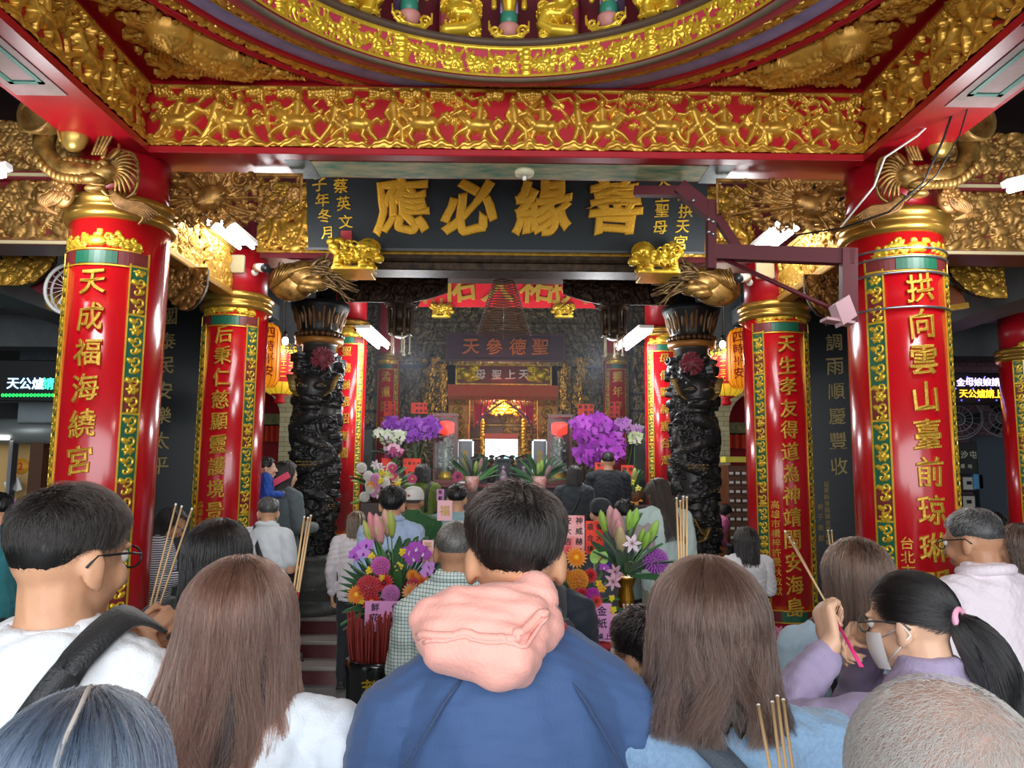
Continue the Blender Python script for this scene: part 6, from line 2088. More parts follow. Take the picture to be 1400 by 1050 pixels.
 if collar == 'crew':
  c2 = MB(); c2.tube([(.066 * s * math.cos(a), -.012 * s + .066 * s * math.sin(a), (1.478 + .006 * math.sin(a)) * s) for a in [2 * PI * i / 24 for i in range(24)]], .0095 * s, 8, True); addpart('collar', c2, tm)
 elif collar in ('shirt', 'polo'):
  c2 = MB(); c2.tube([((.074 + .004) * s * math.cos(a), -.012 * s + .078 * s * math.sin(a), (1.487 - .012 * math.sin(a)) * s) for a in [2 * PI * i / 24 for i in range(24)]], [.02 * s] * 24, 8, True); addpart('collar', c2, tm, False, vox * .7 * s)
 pm = fabric(pants, .8)
 pb = MB()
 if skirt:
  pb.loft([(0, 0, .35 * s, .24 * s, .2 * s), (0, 0, .7 * s, .2 * s, .16 * s), (0, 0, 1.0 * s, .165 * s, .125 * s)], 28)
 else:
  pb.loft([(0, 0, .80 * s, .15 * s * g, .115 * s * g), (0, 0, .92 * s, .168 * s * g, .125 * s * g), (0, 0, .99 * s, .156 * s * g, .115 * s * g)], 28)
  for sd in (-1, 1):
   pb.cap((sd * .085 * s, 0, .86 * s), (sd * .09 * s, .01 * s, .49 * s), .094 * s * g, .07 * s); pb.cap((sd * .09 * s, .01 * s, .49 * s), (sd * .095 * s, -.01 * s, .1 * s), .069 * s, .056 * s)
 addpart('trousers' if not skirt else 'skirt', pb, pm, False, vox * 1.2 * s, .6)
 for sd in (-1, 1):
  sb = MB(); sb.cap((sd * .095 * s, -.03 * s, .05 * s), (sd * .112 * s, .14 * s, .042 * s), .047 * s, .04 * s); sb.box((sd * .1 * s - .045 * s, -.075 * s, 0), (sd * .1 * s + .055 * s, .18 * s, .018 * s), .006); addpart('shoe', sb, fabric(shoes, .5), False, .011 * s)
 ctx = dict(t=t, s=s, hk=hk, hc=hc, hp=hp, pose=pose, add=addpart, arms=arms, Minv=Minv, sw=sw, vox=vox, unb=unbend_pt, label=label)
 if hair: make_hair(ctx, **hair)
 if cap: make_cap(ctx, cap)
 return ctx
def make_hair(ctx, style='short', c1='#14110f', c2='#2c2522', n=1500, r=.0009, end=1.2, wide=1.0, wave=.01, top=.045, side=.012, cut=118, e=.012, seed=1, part=None, thick=1.0, mess=.25, ry_end=None, whorl=(.25, 0), face_w=105, cap_col=None, spread=.12, fringe=.62, shift=0.0, volume=0.0, lenk=1.0, clump=46):
 t, s, hk, hc, hp, pose = (ctx[k] for k in ('t', 's', 'hk', 'hc', 'hp', 'pose'))
 rg = np.random.default_rng(seed)
 cm = M('hair_base_' + (cap_col or c1).lstrip('#'), cap_col or c1, .45, var=(60, .4))
 sm_ = hair_mat('hair_%s_%s' % (c1.lstrip('#'), c2.lstrip('#')), c1, c2)
 C = np.array(hc)
 rx, ry, rz = (.0765 + e) * hk, (.096 + e) * hk, (.090 + e) * hk
 if style in ('long', 'bob'):
  th1 = rad(96)
  L1 = .155 * hk
  zeq = C[2] + rz * math.cos(th1)
  zend = end * s
  L2 = zeq - zend
  cyb = -.035 * s
  def env(phi, al, lay=1.0):
   th = np.minimum(al / L1, 1) * th1
   k = np.clip((al - L1) / L2, 0, 1.15)
   nk = .9 * np.sin(np.clip(k * L2 / (.16 * s), 0, 1) * PI) * (.10 if style != 'bob' else .02)
   kx = (1 + (wide - 1) * k ** .8 - nk) * lay
   ky = (1 + ((ry_end or .75) - 1) * np.clip(k * L2 / (.2 * s), 0, 1)) * lay
   rr = np.sin(th)
   x = rx * rr * np.sin(phi) * kx
   y = C[1] - ry * rr * np.cos(phi) * ky + cyb * np.clip(k * L2 / (.2 * s), 0, 1) * (np.cos(phi) * .5 + .5)
   z = np.where(al < L1, C[2] + rz * np.cos(th), zeq - (al - L1))
   x = x + shift * k * s
   return np.stack([x, y, z], -1)
  fw = rad(face_w)
  def alen(phi):
   a = np.abs(phi)
   full = L1 + L2
   front = L1 * fringe
   q = sstep(fw - .25, fw + .25, a)
   return full * (1 - q) + front * q
  ph = np.linspace(-PI, PI, 97)
  tt = np.linspace(0, 1, 34)
  PH, TT = np.meshgrid(ph, tt, indexing='ij')
  jag = .96 - .07 * np.abs(np.sin(PH * 13 + 2)) - .05 * np.sin(PH * 29)
  AL = alen(PH) * TT * jag
  gro = .012 * np.sin(PH * 37 + 5 * TT + 2 * np.sin(PH * 5)) + .009 * np.sin(PH * 71 - 4 * TT) + .012 * np.sin(PH * 13 + 6 * TT)
  outer = env(PH, AL, 1 + gro * np.clip(TT * 3, .15, 1) + volume * np.sin(TT * PI))
  inner = env(PH, AL, .86)
  V = np.concatenate([outer.reshape(-1, 3), inner.reshape(-1, 3)])
  nP, nT = PH.shape
  F_ = []
  for i in range(nP - 1):
   a = i * nT + np.arange(nT - 1)
   F_.append(np.stack([a, a + nT, a + nT + 1, a + 1], 1)); F_.append(np.stack([a, a + 1, a + nT + 1, a + nT], 1) + nP * nT)
   q = i * nT + nT - 1
   F_.append(np.array([[q, q + nT, q + nT + nP * nT, q + nP * nT]]))
  me = quads_mesh('hair', pose(V, True), np.concatenate(F_))
  hobj = link_mesh('hair', me, cm, t)
  K = 12
  phi0 = rg.uniform(-PI, PI, n)
  if n:
   lay = .985 + .06 * rg.random(n) + volume * .8 * rg.random(n)
   a0 = L1 * np.sqrt(rg.random(n)) * .9
   a1 = alen(phi0) * (1 - .16 * rg.random(n) ** 2)
   sel = a1 > a0 + .01
   phi0, lay, a0, a1 = phi0[sel], lay[sel], a0[sel], a1[sel]
   N = len(phi0)
   u = np.linspace(0, 1, K)[None]
   al = a0[:, None] + (a1 - a0)[:, None] * u
   f, p_ = rg.uniform(3, 9, (N, 1)), rg.uniform(0, 6.3, (N, 1))
   ci = np.round((phi0 + rg.normal(0, .05, N)) / (2 * PI) * clump).astype(int)
   cph = ci * 2 * PI / clump
   ra = np.random.default_rng(seed + 1).uniform(0, 1, (4, 200))
   cid = (ci + 100)[:, None]
   gath = .55 + .4 * ra[0][cid]
   loose = rg.random((N, 1)) < .12
   ph_ = phi0[:, None] + np.where(loose, rg.normal(0, spread * 1.5, (N, 1)) * u, (cph - phi0)[:, None] * gath * u ** 1.5 + rg.normal(0, spread * .25, (N, 1)) * u)
   ph_ = ph_ + wave * (4.5 * np.sin((3 + 4 * ra[1][cid]) * u + 6.3 * ra[2][cid]) * u ** 1.3 + 1.2 * np.sin(f * u * 1.4 + p_) * u)
   lay = lay + .09 * (ra[3][ci + 100] - .4)
   Q = env(ph_, al, lay[:, None] * (1 + wave * np.sin(f * u + p_ * 1.7) * u))
   Q += rg.normal(0, .0012, Q.shape) * s
   strands('hair_strands', pose(Q.reshape(-1, 3), True).reshape(N, K, 3), r, sm_, hobj)
  if part is not None:
   q = MB(); us = np.linspace(part[0], part[1], 16)
   pts = env(np.full(16, rad(part[2])) + .05 * np.sin(us * 7), us * L1, np.full(16, 1.02))
   q.tube([tuple(p) for p in pts], [.0028 * hk] * 16, 8); ctx['add']('parting', q, M('scalp', '#c9bdb4', .6), True)
  return
 # --- short hair: cap over the scalp with strands combed away from the whorl
 def limit(phi):
  a = np.abs(phi)      # 0 at the back
  return rad(cut) * (1 - sstep(rad(35), rad(80), a)) + rad(98) * sstep(rad(35), rad(80), a) * (1 - sstep(rad(105), rad(140), a)) + rad(62) * sstep(rad(105), rad(140), a)
 def surf(phi, th, lay):
  d = np.stack([np.sin(th) * np.sin(phi), -np.sin(th) * np.cos(phi), np.cos(th)], -1)
  # head narrows below the equator at the back
  low = np.clip((th - rad(90)) / rad(40), 0, 1)
  R = np.stack([(.0765 * hk * (1 - .12 * low) + lay), (.0965 * hk * (1 - .10 * low) + lay), (.0905 * hk + lay)], -1)
  return C + d * R
 def thk(phi, th):
  k = sstep(rad(45), rad(88), th)
  return (side + (top - side) * (1 - k)) * hk
 ph = np.linspace(-PI, PI, 81); tt = np.linspace(0, 1, 26)
 PH, TT = np.meshgrid(ph, tt, indexing='ij')
 TH = TT * (limit(PH) - (rad(7) if n > 2000 else 0))
 noise = 1 + .22 * np.sin(PH * 17 + 9 * TT + 3 * np.sin(PH * 4)) + .14 * np.sin(PH * 41 - 13 * TT)
 lay = thk(PH, TH) * .42 * thick * noise * (1 - .85 * TT ** 6)
 V = surf(PH, TH, lay)
 nP, nT = PH.shape
 F_ = []
 for i in range(nP - 1):
  a = i * nT + np.arange(nT - 1)
  F_.append(np.stack([a, a + nT, a + nT + 1, a + 1], 1))
 hobj = None
 if style == 'bald': sm_ = M('grey_stubble', c2, .5)
 if style != 'bald':
  me = quads_mesh('hair', pose(V.reshape(-1, 3), True), np.concatenate(F_))
  hobj = link_mesh('hair', me, cm, t)
 if style == 'ponytail':
  N = n
  phi = rg.uniform(-PI, PI, N * 2); th = np.arccos(1 - rg.random(N * 2) * (1 - math.cos(rad(cut))))
  ok = th < limit(phi); phi, th = phi[ok][:N], th[ok][:N]; N = len(phi)
  d0 = np.stack([np.sin(th) * np.sin(phi), -np.sin(th) * np.cos(phi), np.cos(th)], -1)
  dt = np.array([0, -.105, -.015]) / .0965 / 1.1; dt /= np.linalg.norm(dt)
  om = np.arccos(np.clip(d0 @ dt, -1, 1))[:, None]
  K = 9; Q = np.zeros((N, K, 3)); lay_ = (.004 + .008 * rg.random(N)) * hk
  for i in range(K):
   u = i / (K - 1)
   dd = (np.sin((1 - u) * om) * d0 + np.sin(u * om) * dt) / np.sin(om)
   dd += rg.normal(0, .006, dd.shape)
   low = np.clip((np.arccos(np.clip(dd[:, 2], -1, 1)) - rad(90)) / rad(40), 0, 1)
   R = np.stack([.0765 * hk * (1 - .12 * low) + lay_, .0965 * hk * (1 - .10 * low) + lay_, .0905 * hk + lay_], -1)
   Q[:, i] = C + dd * R
  strands('hair_strands', pose(Q.reshape(-1, 3), True).reshape(N, K, 3), r, sm_, hobj)
  b = Vector(hp(0, -.105, -.015))
  for nm, rad_, m_ in (('hair_tie', .021, M('pink_hair_tie', '#f2a8c2', .5)),):
   q = MB(); q.tube([(b.x + rad_ * hk * math.cos(a), b.y - .004 * math.sin(a) * 0, b.z + rad_ * hk * math.sin(a)) for a in [2 * PI * i / 20 for i in range(20)]], .008 * hk, 8, True)
   ctx['add'](nm, q, m_, True)
  L = .27 * hk
  cent = [Vector((b.x + wave * 2 * math.sin(3 * k), b.y - .042 * hk * math.sin(min(1, k * 1.8) * PI / 2) + .0 * hk * k, b.z - L * k ** 1.15)) for k in np.linspace(0, 1, 14)]
  rd = [.018, .03, .037, .042, .045, .046, .046, .044, .041, .037, .032, .026, .018, .006]
  q = MB(); q.tube(cent, [x * hk for x in rd], 18)
  mm = q.mesh('ponytail'); c = get_co(mm); c *= 1; set_co(mm, pose(c, True)); po = link_mesh('ponytail', mm, cm, t)
  N = n // 2
  an, q0 = rg.uniform(0, 2 * PI, N), .75 + .4 * rg.random(N)
  Q = np.zeros((N, 14, 3))
  for i, cpt in enumerate(cent):
   rr = rd[i] * hk * q0 * (1 + .12 * np.sin(an * 3 + i * .5))
   Q[:, i, 0] = cpt.x + rr * np.cos(an + .04 * i); Q[:, i, 1] = cpt.y + rr * np.sin(an + .04 * i); Q[:, i, 2] = cpt.z + rg.normal(0, .003, N)
  strands('ponytail_strands', pose(Q.reshape(-1, 3), True).reshape(N, 14, 3), r, sm_, po)
 elif n:
  K = 7
  phi = rg.uniform(-PI, PI, n * 2); th = np.arccos(1 - rg.random(n * 2) * (1 - math.cos(rad(cut))))
  ok = th < limit(phi) + rad(7) * rg.random(n * 2) ** 2
  if style == 'bald': ok &= (rg.random(n * 2) < sstep(rad(20), rad(70), th) * .8 + .2)
  phi, th = phi[ok][:n], th[ok][:n]
  N = len(phi)
  d0 = np.stack([np.sin(th) * np.sin(phi), -np.sin(th) * np.cos(phi), np.cos(th)], -1)
  wt, wp = whorl
  Wd = np.array([math.sin(wt) * math.sin(wp), -math.sin(wt) * math.cos(wp), math.cos(wt)])
  tg = d0 - Wd[None] * (d0 @ Wd)[:, None]
  tg += .35 * np.cross(d0, Wd[None]) + rg.normal(0, mess, d0.shape)
  tg += np.array([0, 0, -.25])[None] * sstep(rad(60), rad(100), th)[:, None]
  tg -= d0 * (tg * d0).sum(1, keepdims=True)
  tg /= np.linalg.norm(tg, axis=1, keepdims=True) + 1e-9
  kk = 1 - sstep(rad(50), rad(90), th)
  L = (side * 1.3 + (top * 1.5 - side * 1.3) * kk) * hk * (.7 + .5 * rg.random(N))
  L *= lenk
  L *= np.clip((limit(phi) - th) / rad(25), .18, 1)
  u = np.linspace(0, 1, K)
  lay1 = thk(phi, th) * (.25 + .75 * rg.random(N)) * thick
  Q = np.zeros((N, K, 3))
  for i in range(K):
   dd = d0 + tg * (L / (.09 * hk) * u[i])[:, None]
   dd /= np.linalg.norm(dd, axis=1, keepdims=True)
   lift = lay1 * (1 - .7 * sstep(rad(55), rad(95), np.arccos(np.clip(dd[:, 2], -1, 1)))) * math.sin(min(1, u[i] * 1.25) * PI / 2) * (1 - .25 * u[i])
   R = np.stack([.0765 * hk + lift, .0965 * hk + lift, .0905 * hk + lift], -1)
   low = np.clip((np.arccos(np.clip(dd[:, 2], -1, 1)) - rad(90)) / rad(40), 0, 1)
   R[:, 0] -= .0765 * hk * .12 * low; R[:, 1] -= .0965 * hk * .10 * low
   Q[:, i] = C + dd * R
  strands('hair_strands' if hobj else 'hair', pose(Q.reshape(-1, 3), True).reshape(N, K, 3), r, sm_, hobj or t)
def make_cap(ctx, spec):
 hp, hk = ctx['hp'], ctx['hk']
 col, brim = spec[0], spec[1]
 m = fabric(col, .8)
 b = MB()
 V, n = [], 28
 prof = [(1.0, -.005), (1.02, .02), (.98, .05), (.85, .078), (.6, .097), (.3, .106), (.02, .108)]
 for r_, z in prof:
  for j in range(n):
   a = 2 * PI * j / n
   V.append(hp(.088 * r_ * math.cos(a), -.002 + .107 * r_ * math.sin(a), z))
 fs = [(i * n + j, i * n + (j + 1) % n, (i + 1) * n + (j + 1) % n, (i + 1) * n + j) for i in range(len(prof) - 1) for j in range(n)]
 b.add(V, fs, True)
 ctx['add']('cap_crown', b, m, True)
 if brim:
  b = MB()
  q = []
  for i in range(13):
   a = PI * .12 + PI * .76 * i / 12
   q.append((math.cos(a), math.sin(a)))
  up = [hp(.086 * x, .10 * y, .008) for x, y in q] + [hp(.088 * x, .10 * y + .075 * math.sin(PI * i / 12), .0) for i, (x, y) in enumerate(q)]
  dn = [(v[0], v[1], v[2] - .004) for v in up]
  b.add(up + dn, [(i, i + 1, 14 + i, 13 + i) for i in range(12)] + [(26 + i, 39 + i, 40 + i, 27 + i) for i in range(12)] + [(13 + i, 14 + i, 40 + i, 39 + i) for i in range(12)], True)
  ctx['add']('cap_brim', b, m, True)
 if len(spec) > 2:
  b = MB(); c = hp(-.028, -.105, .03); b.ell(c, (.014, .006, .01), 12, 8); ctx['add']('cap_emblem', b, M('emblem_red', '#b03020', .5), True)
def strap(ctx, nm, pts, w, mat, head=False, thick=.006):
 """flat band through local points (given in body units of a 1.70 m figure)"""
 s = ctx['s']
 b = MB()
 pts = [Vector(p) * s for p in pts]
 out = []
 for i in range(len(pts) - 1):
  p0, p1, p2, p3 = pts[max(i - 1, 0)], pts[i], pts[i + 1], pts[min(i + 2, len(pts) - 1)]
  for j in range(5):
   u = j / 5
   out.append(.5 * ((2 * p1) + (p2 - p0) * u + (2 * p0 - 5 * p1 + 4 * p2 - p3) * u * u + (3 * p1 - p0 - 3 * p2 + p3) * u ** 3))
 out.append(pts[-1])
 vs = []
 for i, p in enumerate(out):
  tt = (out[min(i + 1, len(out) - 1)] - out[max(i - 1, 0)]).normalized()
  o = Vector((p.x, p.y, 0)) * .6 + Vector((0, 0, .12 * s if p.z > 1.42 * s else 0))
  nrm = (o - tt * o.dot(tt))
  nrm = nrm.normalized() if nrm.length > 1e-6 else Vector((0, -1, 0))
  sd = tt.cross(nrm) * w * s / 2
  vs += [p - sd, p + sd, p + sd + nrm * thick, p - sd + nrm * thick]
 fs = [(0, 3, 2, 1)] + [(len(vs) - 4, len(vs) - 3, len(vs) - 2, len(vs) - 1)]
 for i in range(len(out) - 1):
  for k in range(4):
   fs.append((4 * i + k, 4 * i + (k + 1) % 4, 4 * i + 4 + (k + 1) % 4, 4 * i + 4 + k))
 b.add(vs, fs, True)
 return ctx['add'](nm, b, mat, head)
def glasses(ctx, mat=DARK):
 hp = ctx['hp']
 b = MB()
 for sd in (-1, 1):
  b.tube([hp(sd * .033 + .024 * math.cos(a), .108, -.018 + .019 * math.sin(a)) for a in [2 * PI * i / 18 for i in range(18)]], .0022, 6, True)
  b.tube([hp(sd * .057, .106, -.012), hp(sd * .081, .06, -.008), hp(sd * .083, -.012, -.012), hp(sd * .081, -.03, -.03)], .0024, 6)
 b.tube([hp(-.01, .11, -.014), hp(.01, .11, -.014)], .002, 6)
 ctx['add']('glasses', b, mat, True)
def face_mask(ctx, col='#f2f0ee'):
 hp = ctx['hp']
 b = MB()
 n = 16
 V = []
 for j in range(9):
  z = -.035 - .085 * j / 8
  for i in range(n + 1):
   a = rad(-78 + 156 * i / n)
   rr = .072 - .012 * (j / 8) ** 2
   bul = .014 * math.cos(a) * math.sin(PI * (j + .6) / 9)
   V.append(hp((rr + .004) * math.sin(a), .03 + (.078 + bul + .004 - .008 * (j / 8)) * math.cos(a), z))
 F_ = [(j * (n + 1) + i, j * (n + 1) + i + 1, (j + 1) * (n + 1) + i + 1, (j + 1) * (n + 1) + i) for j in range(8) for i in range(n)]
 b.add(V, F_, True)
 for sd in (-1, 1): b.tube([hp(sd * .073, .045, -.045), hp(sd * .084, -.015, -.02), hp(sd * .086, -.03, -.04), hp(sd * .07, .045, -.1)], .0018, 5)
 ctx['add']('face_mask', b, M('mask_cloth', col, .7), True)
STICK = M('incense_tan', '#c9a577', .8)
STICKR = M('incense_red_handle', '#c4213c', .6)
STICKP = M('incense_pink_handle', '#e0307c', .6)
ASH = M('ash_tip', '#e9e4dc', .9)
def incense(label, a, b, handle=.25, hm=None, r=.0024, group=None, ash=True, body=None):
 a, b = Vector(a), Vector(b)
 t = thing('incense_stick', label, 'incense stick', a, 0, group)
 d = b - a
 q = MB(); q.tube([d * handle, d], r, 7); q.build('stick', body or STICK, t)
 q = MB(); q.tube([(0, 0, 0), d * handle], r * .8, 7); q.build('handle', hm or STICKR, t)
 if ash: q = MB(); q.tube([d * 1.0, d * 1.015], r * 1.1, 7); q.build('ash_tip', ASH, t)
 return t
# near visitors, seen from behind
NAVYF = fabric('#3b5784', .75, 260, .18)
m = person('person in a navy jacket with a pink hood, back to the viewer in the middle', 706, 650, 1.30, top='#3b5784', topmat=NAVYF, collar='stand', vox=.006, shoulders=1.02, drop=.055, girth=1.12, armL='hold', armR='hold', pants='#23262e', headk=.91, wrinkle=.7,
   hair=dict(style='short', c1='#0a0808', c2='#332d2b', n=13000, r=.0004, top=.034, side=.007, cut=126, whorl=(.42, .25), mess=.2, seed=4, lenk=1.7))
s = m['s']
HOOD = fabric('#f4aea0', .75, 180, .2)
b = MB()
for p0, p1, r0, r1 in (((-.10, -.115, 1.455), (.0, -.135, 1.425), .055, .06), ((-.0, -.135, 1.425), (.045, -.10, 1.465), .06, .045), ((-.125, -.085, 1.48), (-.1, -.115, 1.45), .04, .05), ((-.125, -.075, 1.49), (-.085, -.105, 1.515), .03, .03),
      ((-.085, -.105, 1.515), (0, -.11, 1.525), .03, .034), ((0, -.11, 1.525), (.05, -.085, 1.535), .034, .03), ((.05, -.085, 1.535), (.07, -.03, 1.52), .03, .024), ((.07, -.03, 1.52), (.075, .03, 1.49), .022, .018), ((-.09, -.09, 1.49), (-.085, .0, 1.49), .03, .022), ((-.05, -.12, 1.48), (.03, -.12, 1.49), .045, .04)):
 hz = lambda p: Vector((p[0] * .80 - .012, p[1] * .92, 1.520 + (p[2] - 1.50) * .62)) * s
 b.cap(hz(p0), hz(p1), r0 * s * .84, r1 * s * .84, 14)
m['add']('hood', b, HOOD, False, .0055 * s, 1.25, 3)
from mathutils.bvhtree import BVHTree
ho = [o for o in m['t'].children if o.name.startswith('hood')][0]
bv = BVHTree.FromPolygons([v.co for v in ho.data.vertices], [tuple(p.vertices) for p in ho.data.polygons])
for nm, rr_, line in (('hood_hem', .006, ((-.155, -.14, 1.50), (-.10, -.22, 1.535), (-.03, -.24, 1.54), (.03, -.22, 1.545), (.075, -.14, 1.54))), ('hood_hem', .003, ((-.15, -.16, 1.485), (-.09, -.24, 1.515), (-.03, -.26, 1.52), (.03, -.24, 1.525), (.08, -.15, 1.52)))):
 pts = []
 for i in range(len(line) - 1):
  for j in range(8):
   p = (Vector(line[i]).lerp(Vector(line[i + 1]), j / 8)) * s
   q, n_, _, _ = bv.find_nearest(p)
   pts.append(q + n_ * .0008)
 b = MB(); b.tube(pts, rr_ * s, 6); m['add'](nm, b, HOOD)
b = MB(); b.tube([(.0755 * s * math.cos(a), -.012 * s + .0755 * s * math.sin(a), 1.487 * s) for a in [2 * PI * i / 24 for i in range(24)]], .0055 * s, 8, True); m['add']('red_piping', b, M('piping_red', '#d4213a', .6))
SEAM = fabric('#2b4268', .7)
for sd in (-1, 1):
 b = MB(); b.tube([Vector(p) * s for p in ((sd * .06, -.088, 1.45), (sd * .10, -.108, 1.40), (sd * .155, -.118, 1.31), (sd * .178, -.1, 1.22), (sd * .18, -.075, 1.14))], .0028 * s, 6); m['add']('raglan_seam', b, SEAM)
m = person('person in a white T-shirt and glasses with a black bag strap, holding incense', 97, 664, 1.42, yaw=-4, top='#e2e5e8', sleeve='short', collar='crew', vox=.006, shoulders=1.14, drop=.035, girth=1.12, turn=-16, nod=4, pants='#3a3d45', headk=1.02,
   armL=dict(w=(176, 884, 1.80), d=(.5, .3, .5), n=(.3, -.9, 0)), armR=dict(w=(218, 908, 1.76), d=(-.55, .25, .65), n=(-.6, -.4, 0), pole=(1, .2, -.8)), hands=(.9, .8),
   hair=dict(style='short', c1='#0a0808', c2='#2e2825', n=12000, r=.00036, top=.03, side=.006, cut=126, whorl=(.5, -.1), mess=.25, seed=6, lenk=1.5))
glasses(m)
BLKS = fabric('#1d1e20', .5)
strap(m, 'bag_strap', ((.13, .08, 1.46), (.125, -.02, 1.492), (.085, -.105, 1.42), (0.01, -.145, 1.28), (-.09, -.15, 1.13), (-.19, -.1, .98)), .05, BLKS, thick=.008)
s = m['s']
b = MB(); b.obox(Vector((.045, -.142, 1.335)) * s, (.03, 0, .018), (0, .008, .003), (-.014, 0, .024)); m['add']('strap_buckle', b, DARK)
b = MB(); b.obox(Vector((-.06, -.165, 1.185)) * s, (.034, 0, .02), (0, .012, .003), (-.012, 0, .02)); m['add']('strap_adjuster', b, DARK)
for k, (tx, ty, bx) in enumerate(((240, 691, 199), (248, 694, 203), (262, 697, 207))):
 incense('incense stick of three held by the person in the white T-shirt, %s' % ('leftmost', 'middle one', 'rightmost')[k], P(bx - 6, 878, 1.80), P(tx, ty, 1.98), .16, group=None)
m = person('person with very long brown hair and a white top at left of the navy jacket', 332, 757, 1.36, top='#dde4ec', collar='crew', vox=.007, shoulders=1.0, armL='hold', armR='hold', girth=1.0,
   hair=dict(style='long', c1='#2e1a15', c2='#8a6050', n=15000, r=.00034, end=1.25, wide=1.75, wave=.075, e=.014, seed=11, ry_end=.8, shift=-.03, spread=.16, face_w=118))
m = person('person with blue-grey dyed hair at the bottom left corner', 112, 950, .80, top='#dfe3ea', collar='crew', vox=.007, nod=8, armL='hold', armR='hold',
   hair=dict(style='bob', c1='#1e2a3c', c2='#8499b8', n=14000, r=.00026, end=1.36, wide=1.12, wave=.012, e=.014, seed=12, clump=70, part=(.0, .95, 20), ry_end=.9, spread=.1))
m = person('bald person with sparse grey hair at the bottom right corner', 1287, 924, .70, top='#8a8f96', collar='polo', vox=.006, nod=6, girth=1.15, armL='hold', armR='hold', headk=1.08, skin=M('skin_bald', '#cfab9b', .36, 0, var=(35, .14), bump=(200, .06)),
   hair=dict(style='bald', c1='#c9c9c9', c2='#c4c0bb', n=20000, r=.00016, top=.006, side=.008, cut=118, whorl=(.2, 0), mess=.25, seed=13, thick=.5))
m = person('person with brown hair in a light blue knit top, right of the navy jacket', 965, 757, 1.30, top='#86b0da', topmat=fabric('#86a6c6', .85, 90, .5, .3, var=(120, .18)), collar='crew', vox=.007, armL='hold', armR='hold', shoulders=1.05, girth=1.05,
   hair=dict(style='long', c1='#22150f', c2='#6d5044', n=15000, r=.00034, end=1.44, wide=1.3, wave=.06, e=.016, seed=14, ry_end=.85, spread=.12, face_w=122))
strap(m, 'bag_strap', ((-.10, .05, 1.46), (-.095, -.03, 1.488), (.0, -.135, 1.41), (.1, -.145, 1.30), (.2, -.1, 1.17)), .042, fabric('#3f4a55', .6), thick=.007)
# middle distance
m = person('person with straight black hair and black top near the slim left column', 301, 707, 2.30, yaw=-12, top='#1c1d20', collar='crew', vox=.009, armL='hold', armR='hold',
   hair=dict(style='long', c1='#080707', c2='#1c1919', n=2600, r=.0011, end=1.22, wide=1.15, wave=.015, e=.014, seed=15, spread=.08))
m = person('person in a striped shirt with glasses, looking down beside the left front column', 236, 694, 5.5, yaw=-75, nod=24, lean=6, top='#e8e8ea', collar='crew', vox=.011, armL='hold', armR=dict(w=(258, 782, 5.4)),
   topmat=None, hair=dict(style='long', c1='#0f0d0d', c2='#2b2727', n=900, r=.0016, end=1.12, wide=1.1, e=.014, seed=16, face_w=98))
STR = M('striped_cotton', '#e8e8ea', .8)
nt = STR.node_tree; w_ = nt.nodes.new('ShaderNodeTexWave'); w_.bands_direction = 'Z'; w_.inputs['Scale'].default_value = 22; tc = nt.nodes.new('ShaderNodeTexCoord'); rp = nt.nodes.new('ShaderNodeValToRGB')
rp.color_ramp.elements[0].position = .45; rp.color_ramp.elements[1].position = .55; rp.color_ramp.elements[0].color = lin('#2c3550'); rp.color_ramp.elements[1].color = lin('#e8e8ea')
nt.links.new(tc.outputs['Object'], w_.inputs[0]); nt.links.new(w_.outputs[1], rp.inputs[0]); nt.links.new(rp.outputs[0], nt.nodes['Principled BSDF'].inputs['Base Color'])
for c in m['t'].children:
 if c.name.startswith(('top', 'collar')): c.data.materials[0] = STR
glasses(m)
m = person('person with grey hair and mask in a white shirt by the slim left column', 370, 680, 6.0, yaw=-20, turn=40, nod=10, top='#dfe4e6', sleeve='short', collar='polo', vox=.011, armL='hold', armR='hold', girth=1.1,
   hair=dict(style='short', c1='#4c4c4c', c2='#8d8d8d', n=900, r=.0016, top=.03, side=.012, cut=112, seed=17))
face_mask(m); strap(m, 'bag_strap', ((-.1, .05, 1.46), (-.09, -.04, 1.48), (.02, -.14, 1.3), (.13, -.13, 1.1)), .04, BLKS)
m = person('child in a blue jacket carried beside the slim left column', 365, 622, 6.75, z0=1.04, yaw=-65, H=.86, top='#2455b8', collar='stand', pants='#d4d6d2', vox=.010, headk=1.55, armL='hold', armR='hold', skin=SKINP, hair=dict(style='short', c1='#0f0d0d', c2='#262222', n=500, r=.0018, top=.03, side=.02, cut=110, seed=18))
m = person('person with long dark hair in a grey jacket holding up a pink phone', 391, 630, 6.98, z0=.15, yaw=-40, nod=6, top='#5d6a6c', collar='stand', vox=.011, pants='#1d1e22', armL=dict(w=(372, 676, 6.8), d=(-.6, .3, .3)), armR='hold', skin=SKINP,
   hair=dict(style='long', c1='#0f0d0d', c2='#2b2524', n=700, r=.0018, end=1.22, wide=1.05, e=.013, seed=19, face_w=98))
p = P(384, 655, 6.75); b = MB(); b.obox((0, 0, 0), (.07, 0, .04), (0, .008, 0), (-.014, 0, .024)); tag(b.build('phone', M('pink_phone', '#e04a6a', .3), None, p), 'pink phone held up by the person in the grey jacket', 'phone', kind='thing')
CHK = M('checked_cotton', '#dde4e2', .8)
nt = CHK.node_tree; tc = nt.nodes.new('ShaderNodeTexCoord'); bk = nt.nodes.new('ShaderNodeTexBrick'); mp = nt.nodes.new('ShaderNodeMapping'); mp.inputs['Rotation'].default_value = (PI / 2, 0, 0)
bk.offset = 0; bk.inputs['Color1'].default_value = bk.inputs['Color2'].default_value = lin('#dfe8e4'); bk.inputs['Mortar'].default_value = lin('#6b8a7c'); bk.inputs['Scale'].default_value = 1; bk.inputs['Brick Width'].default_value = .0125; bk.inputs['Row Height'].default_value = .0125; bk.inputs['Mortar Size'].default_value = .0012
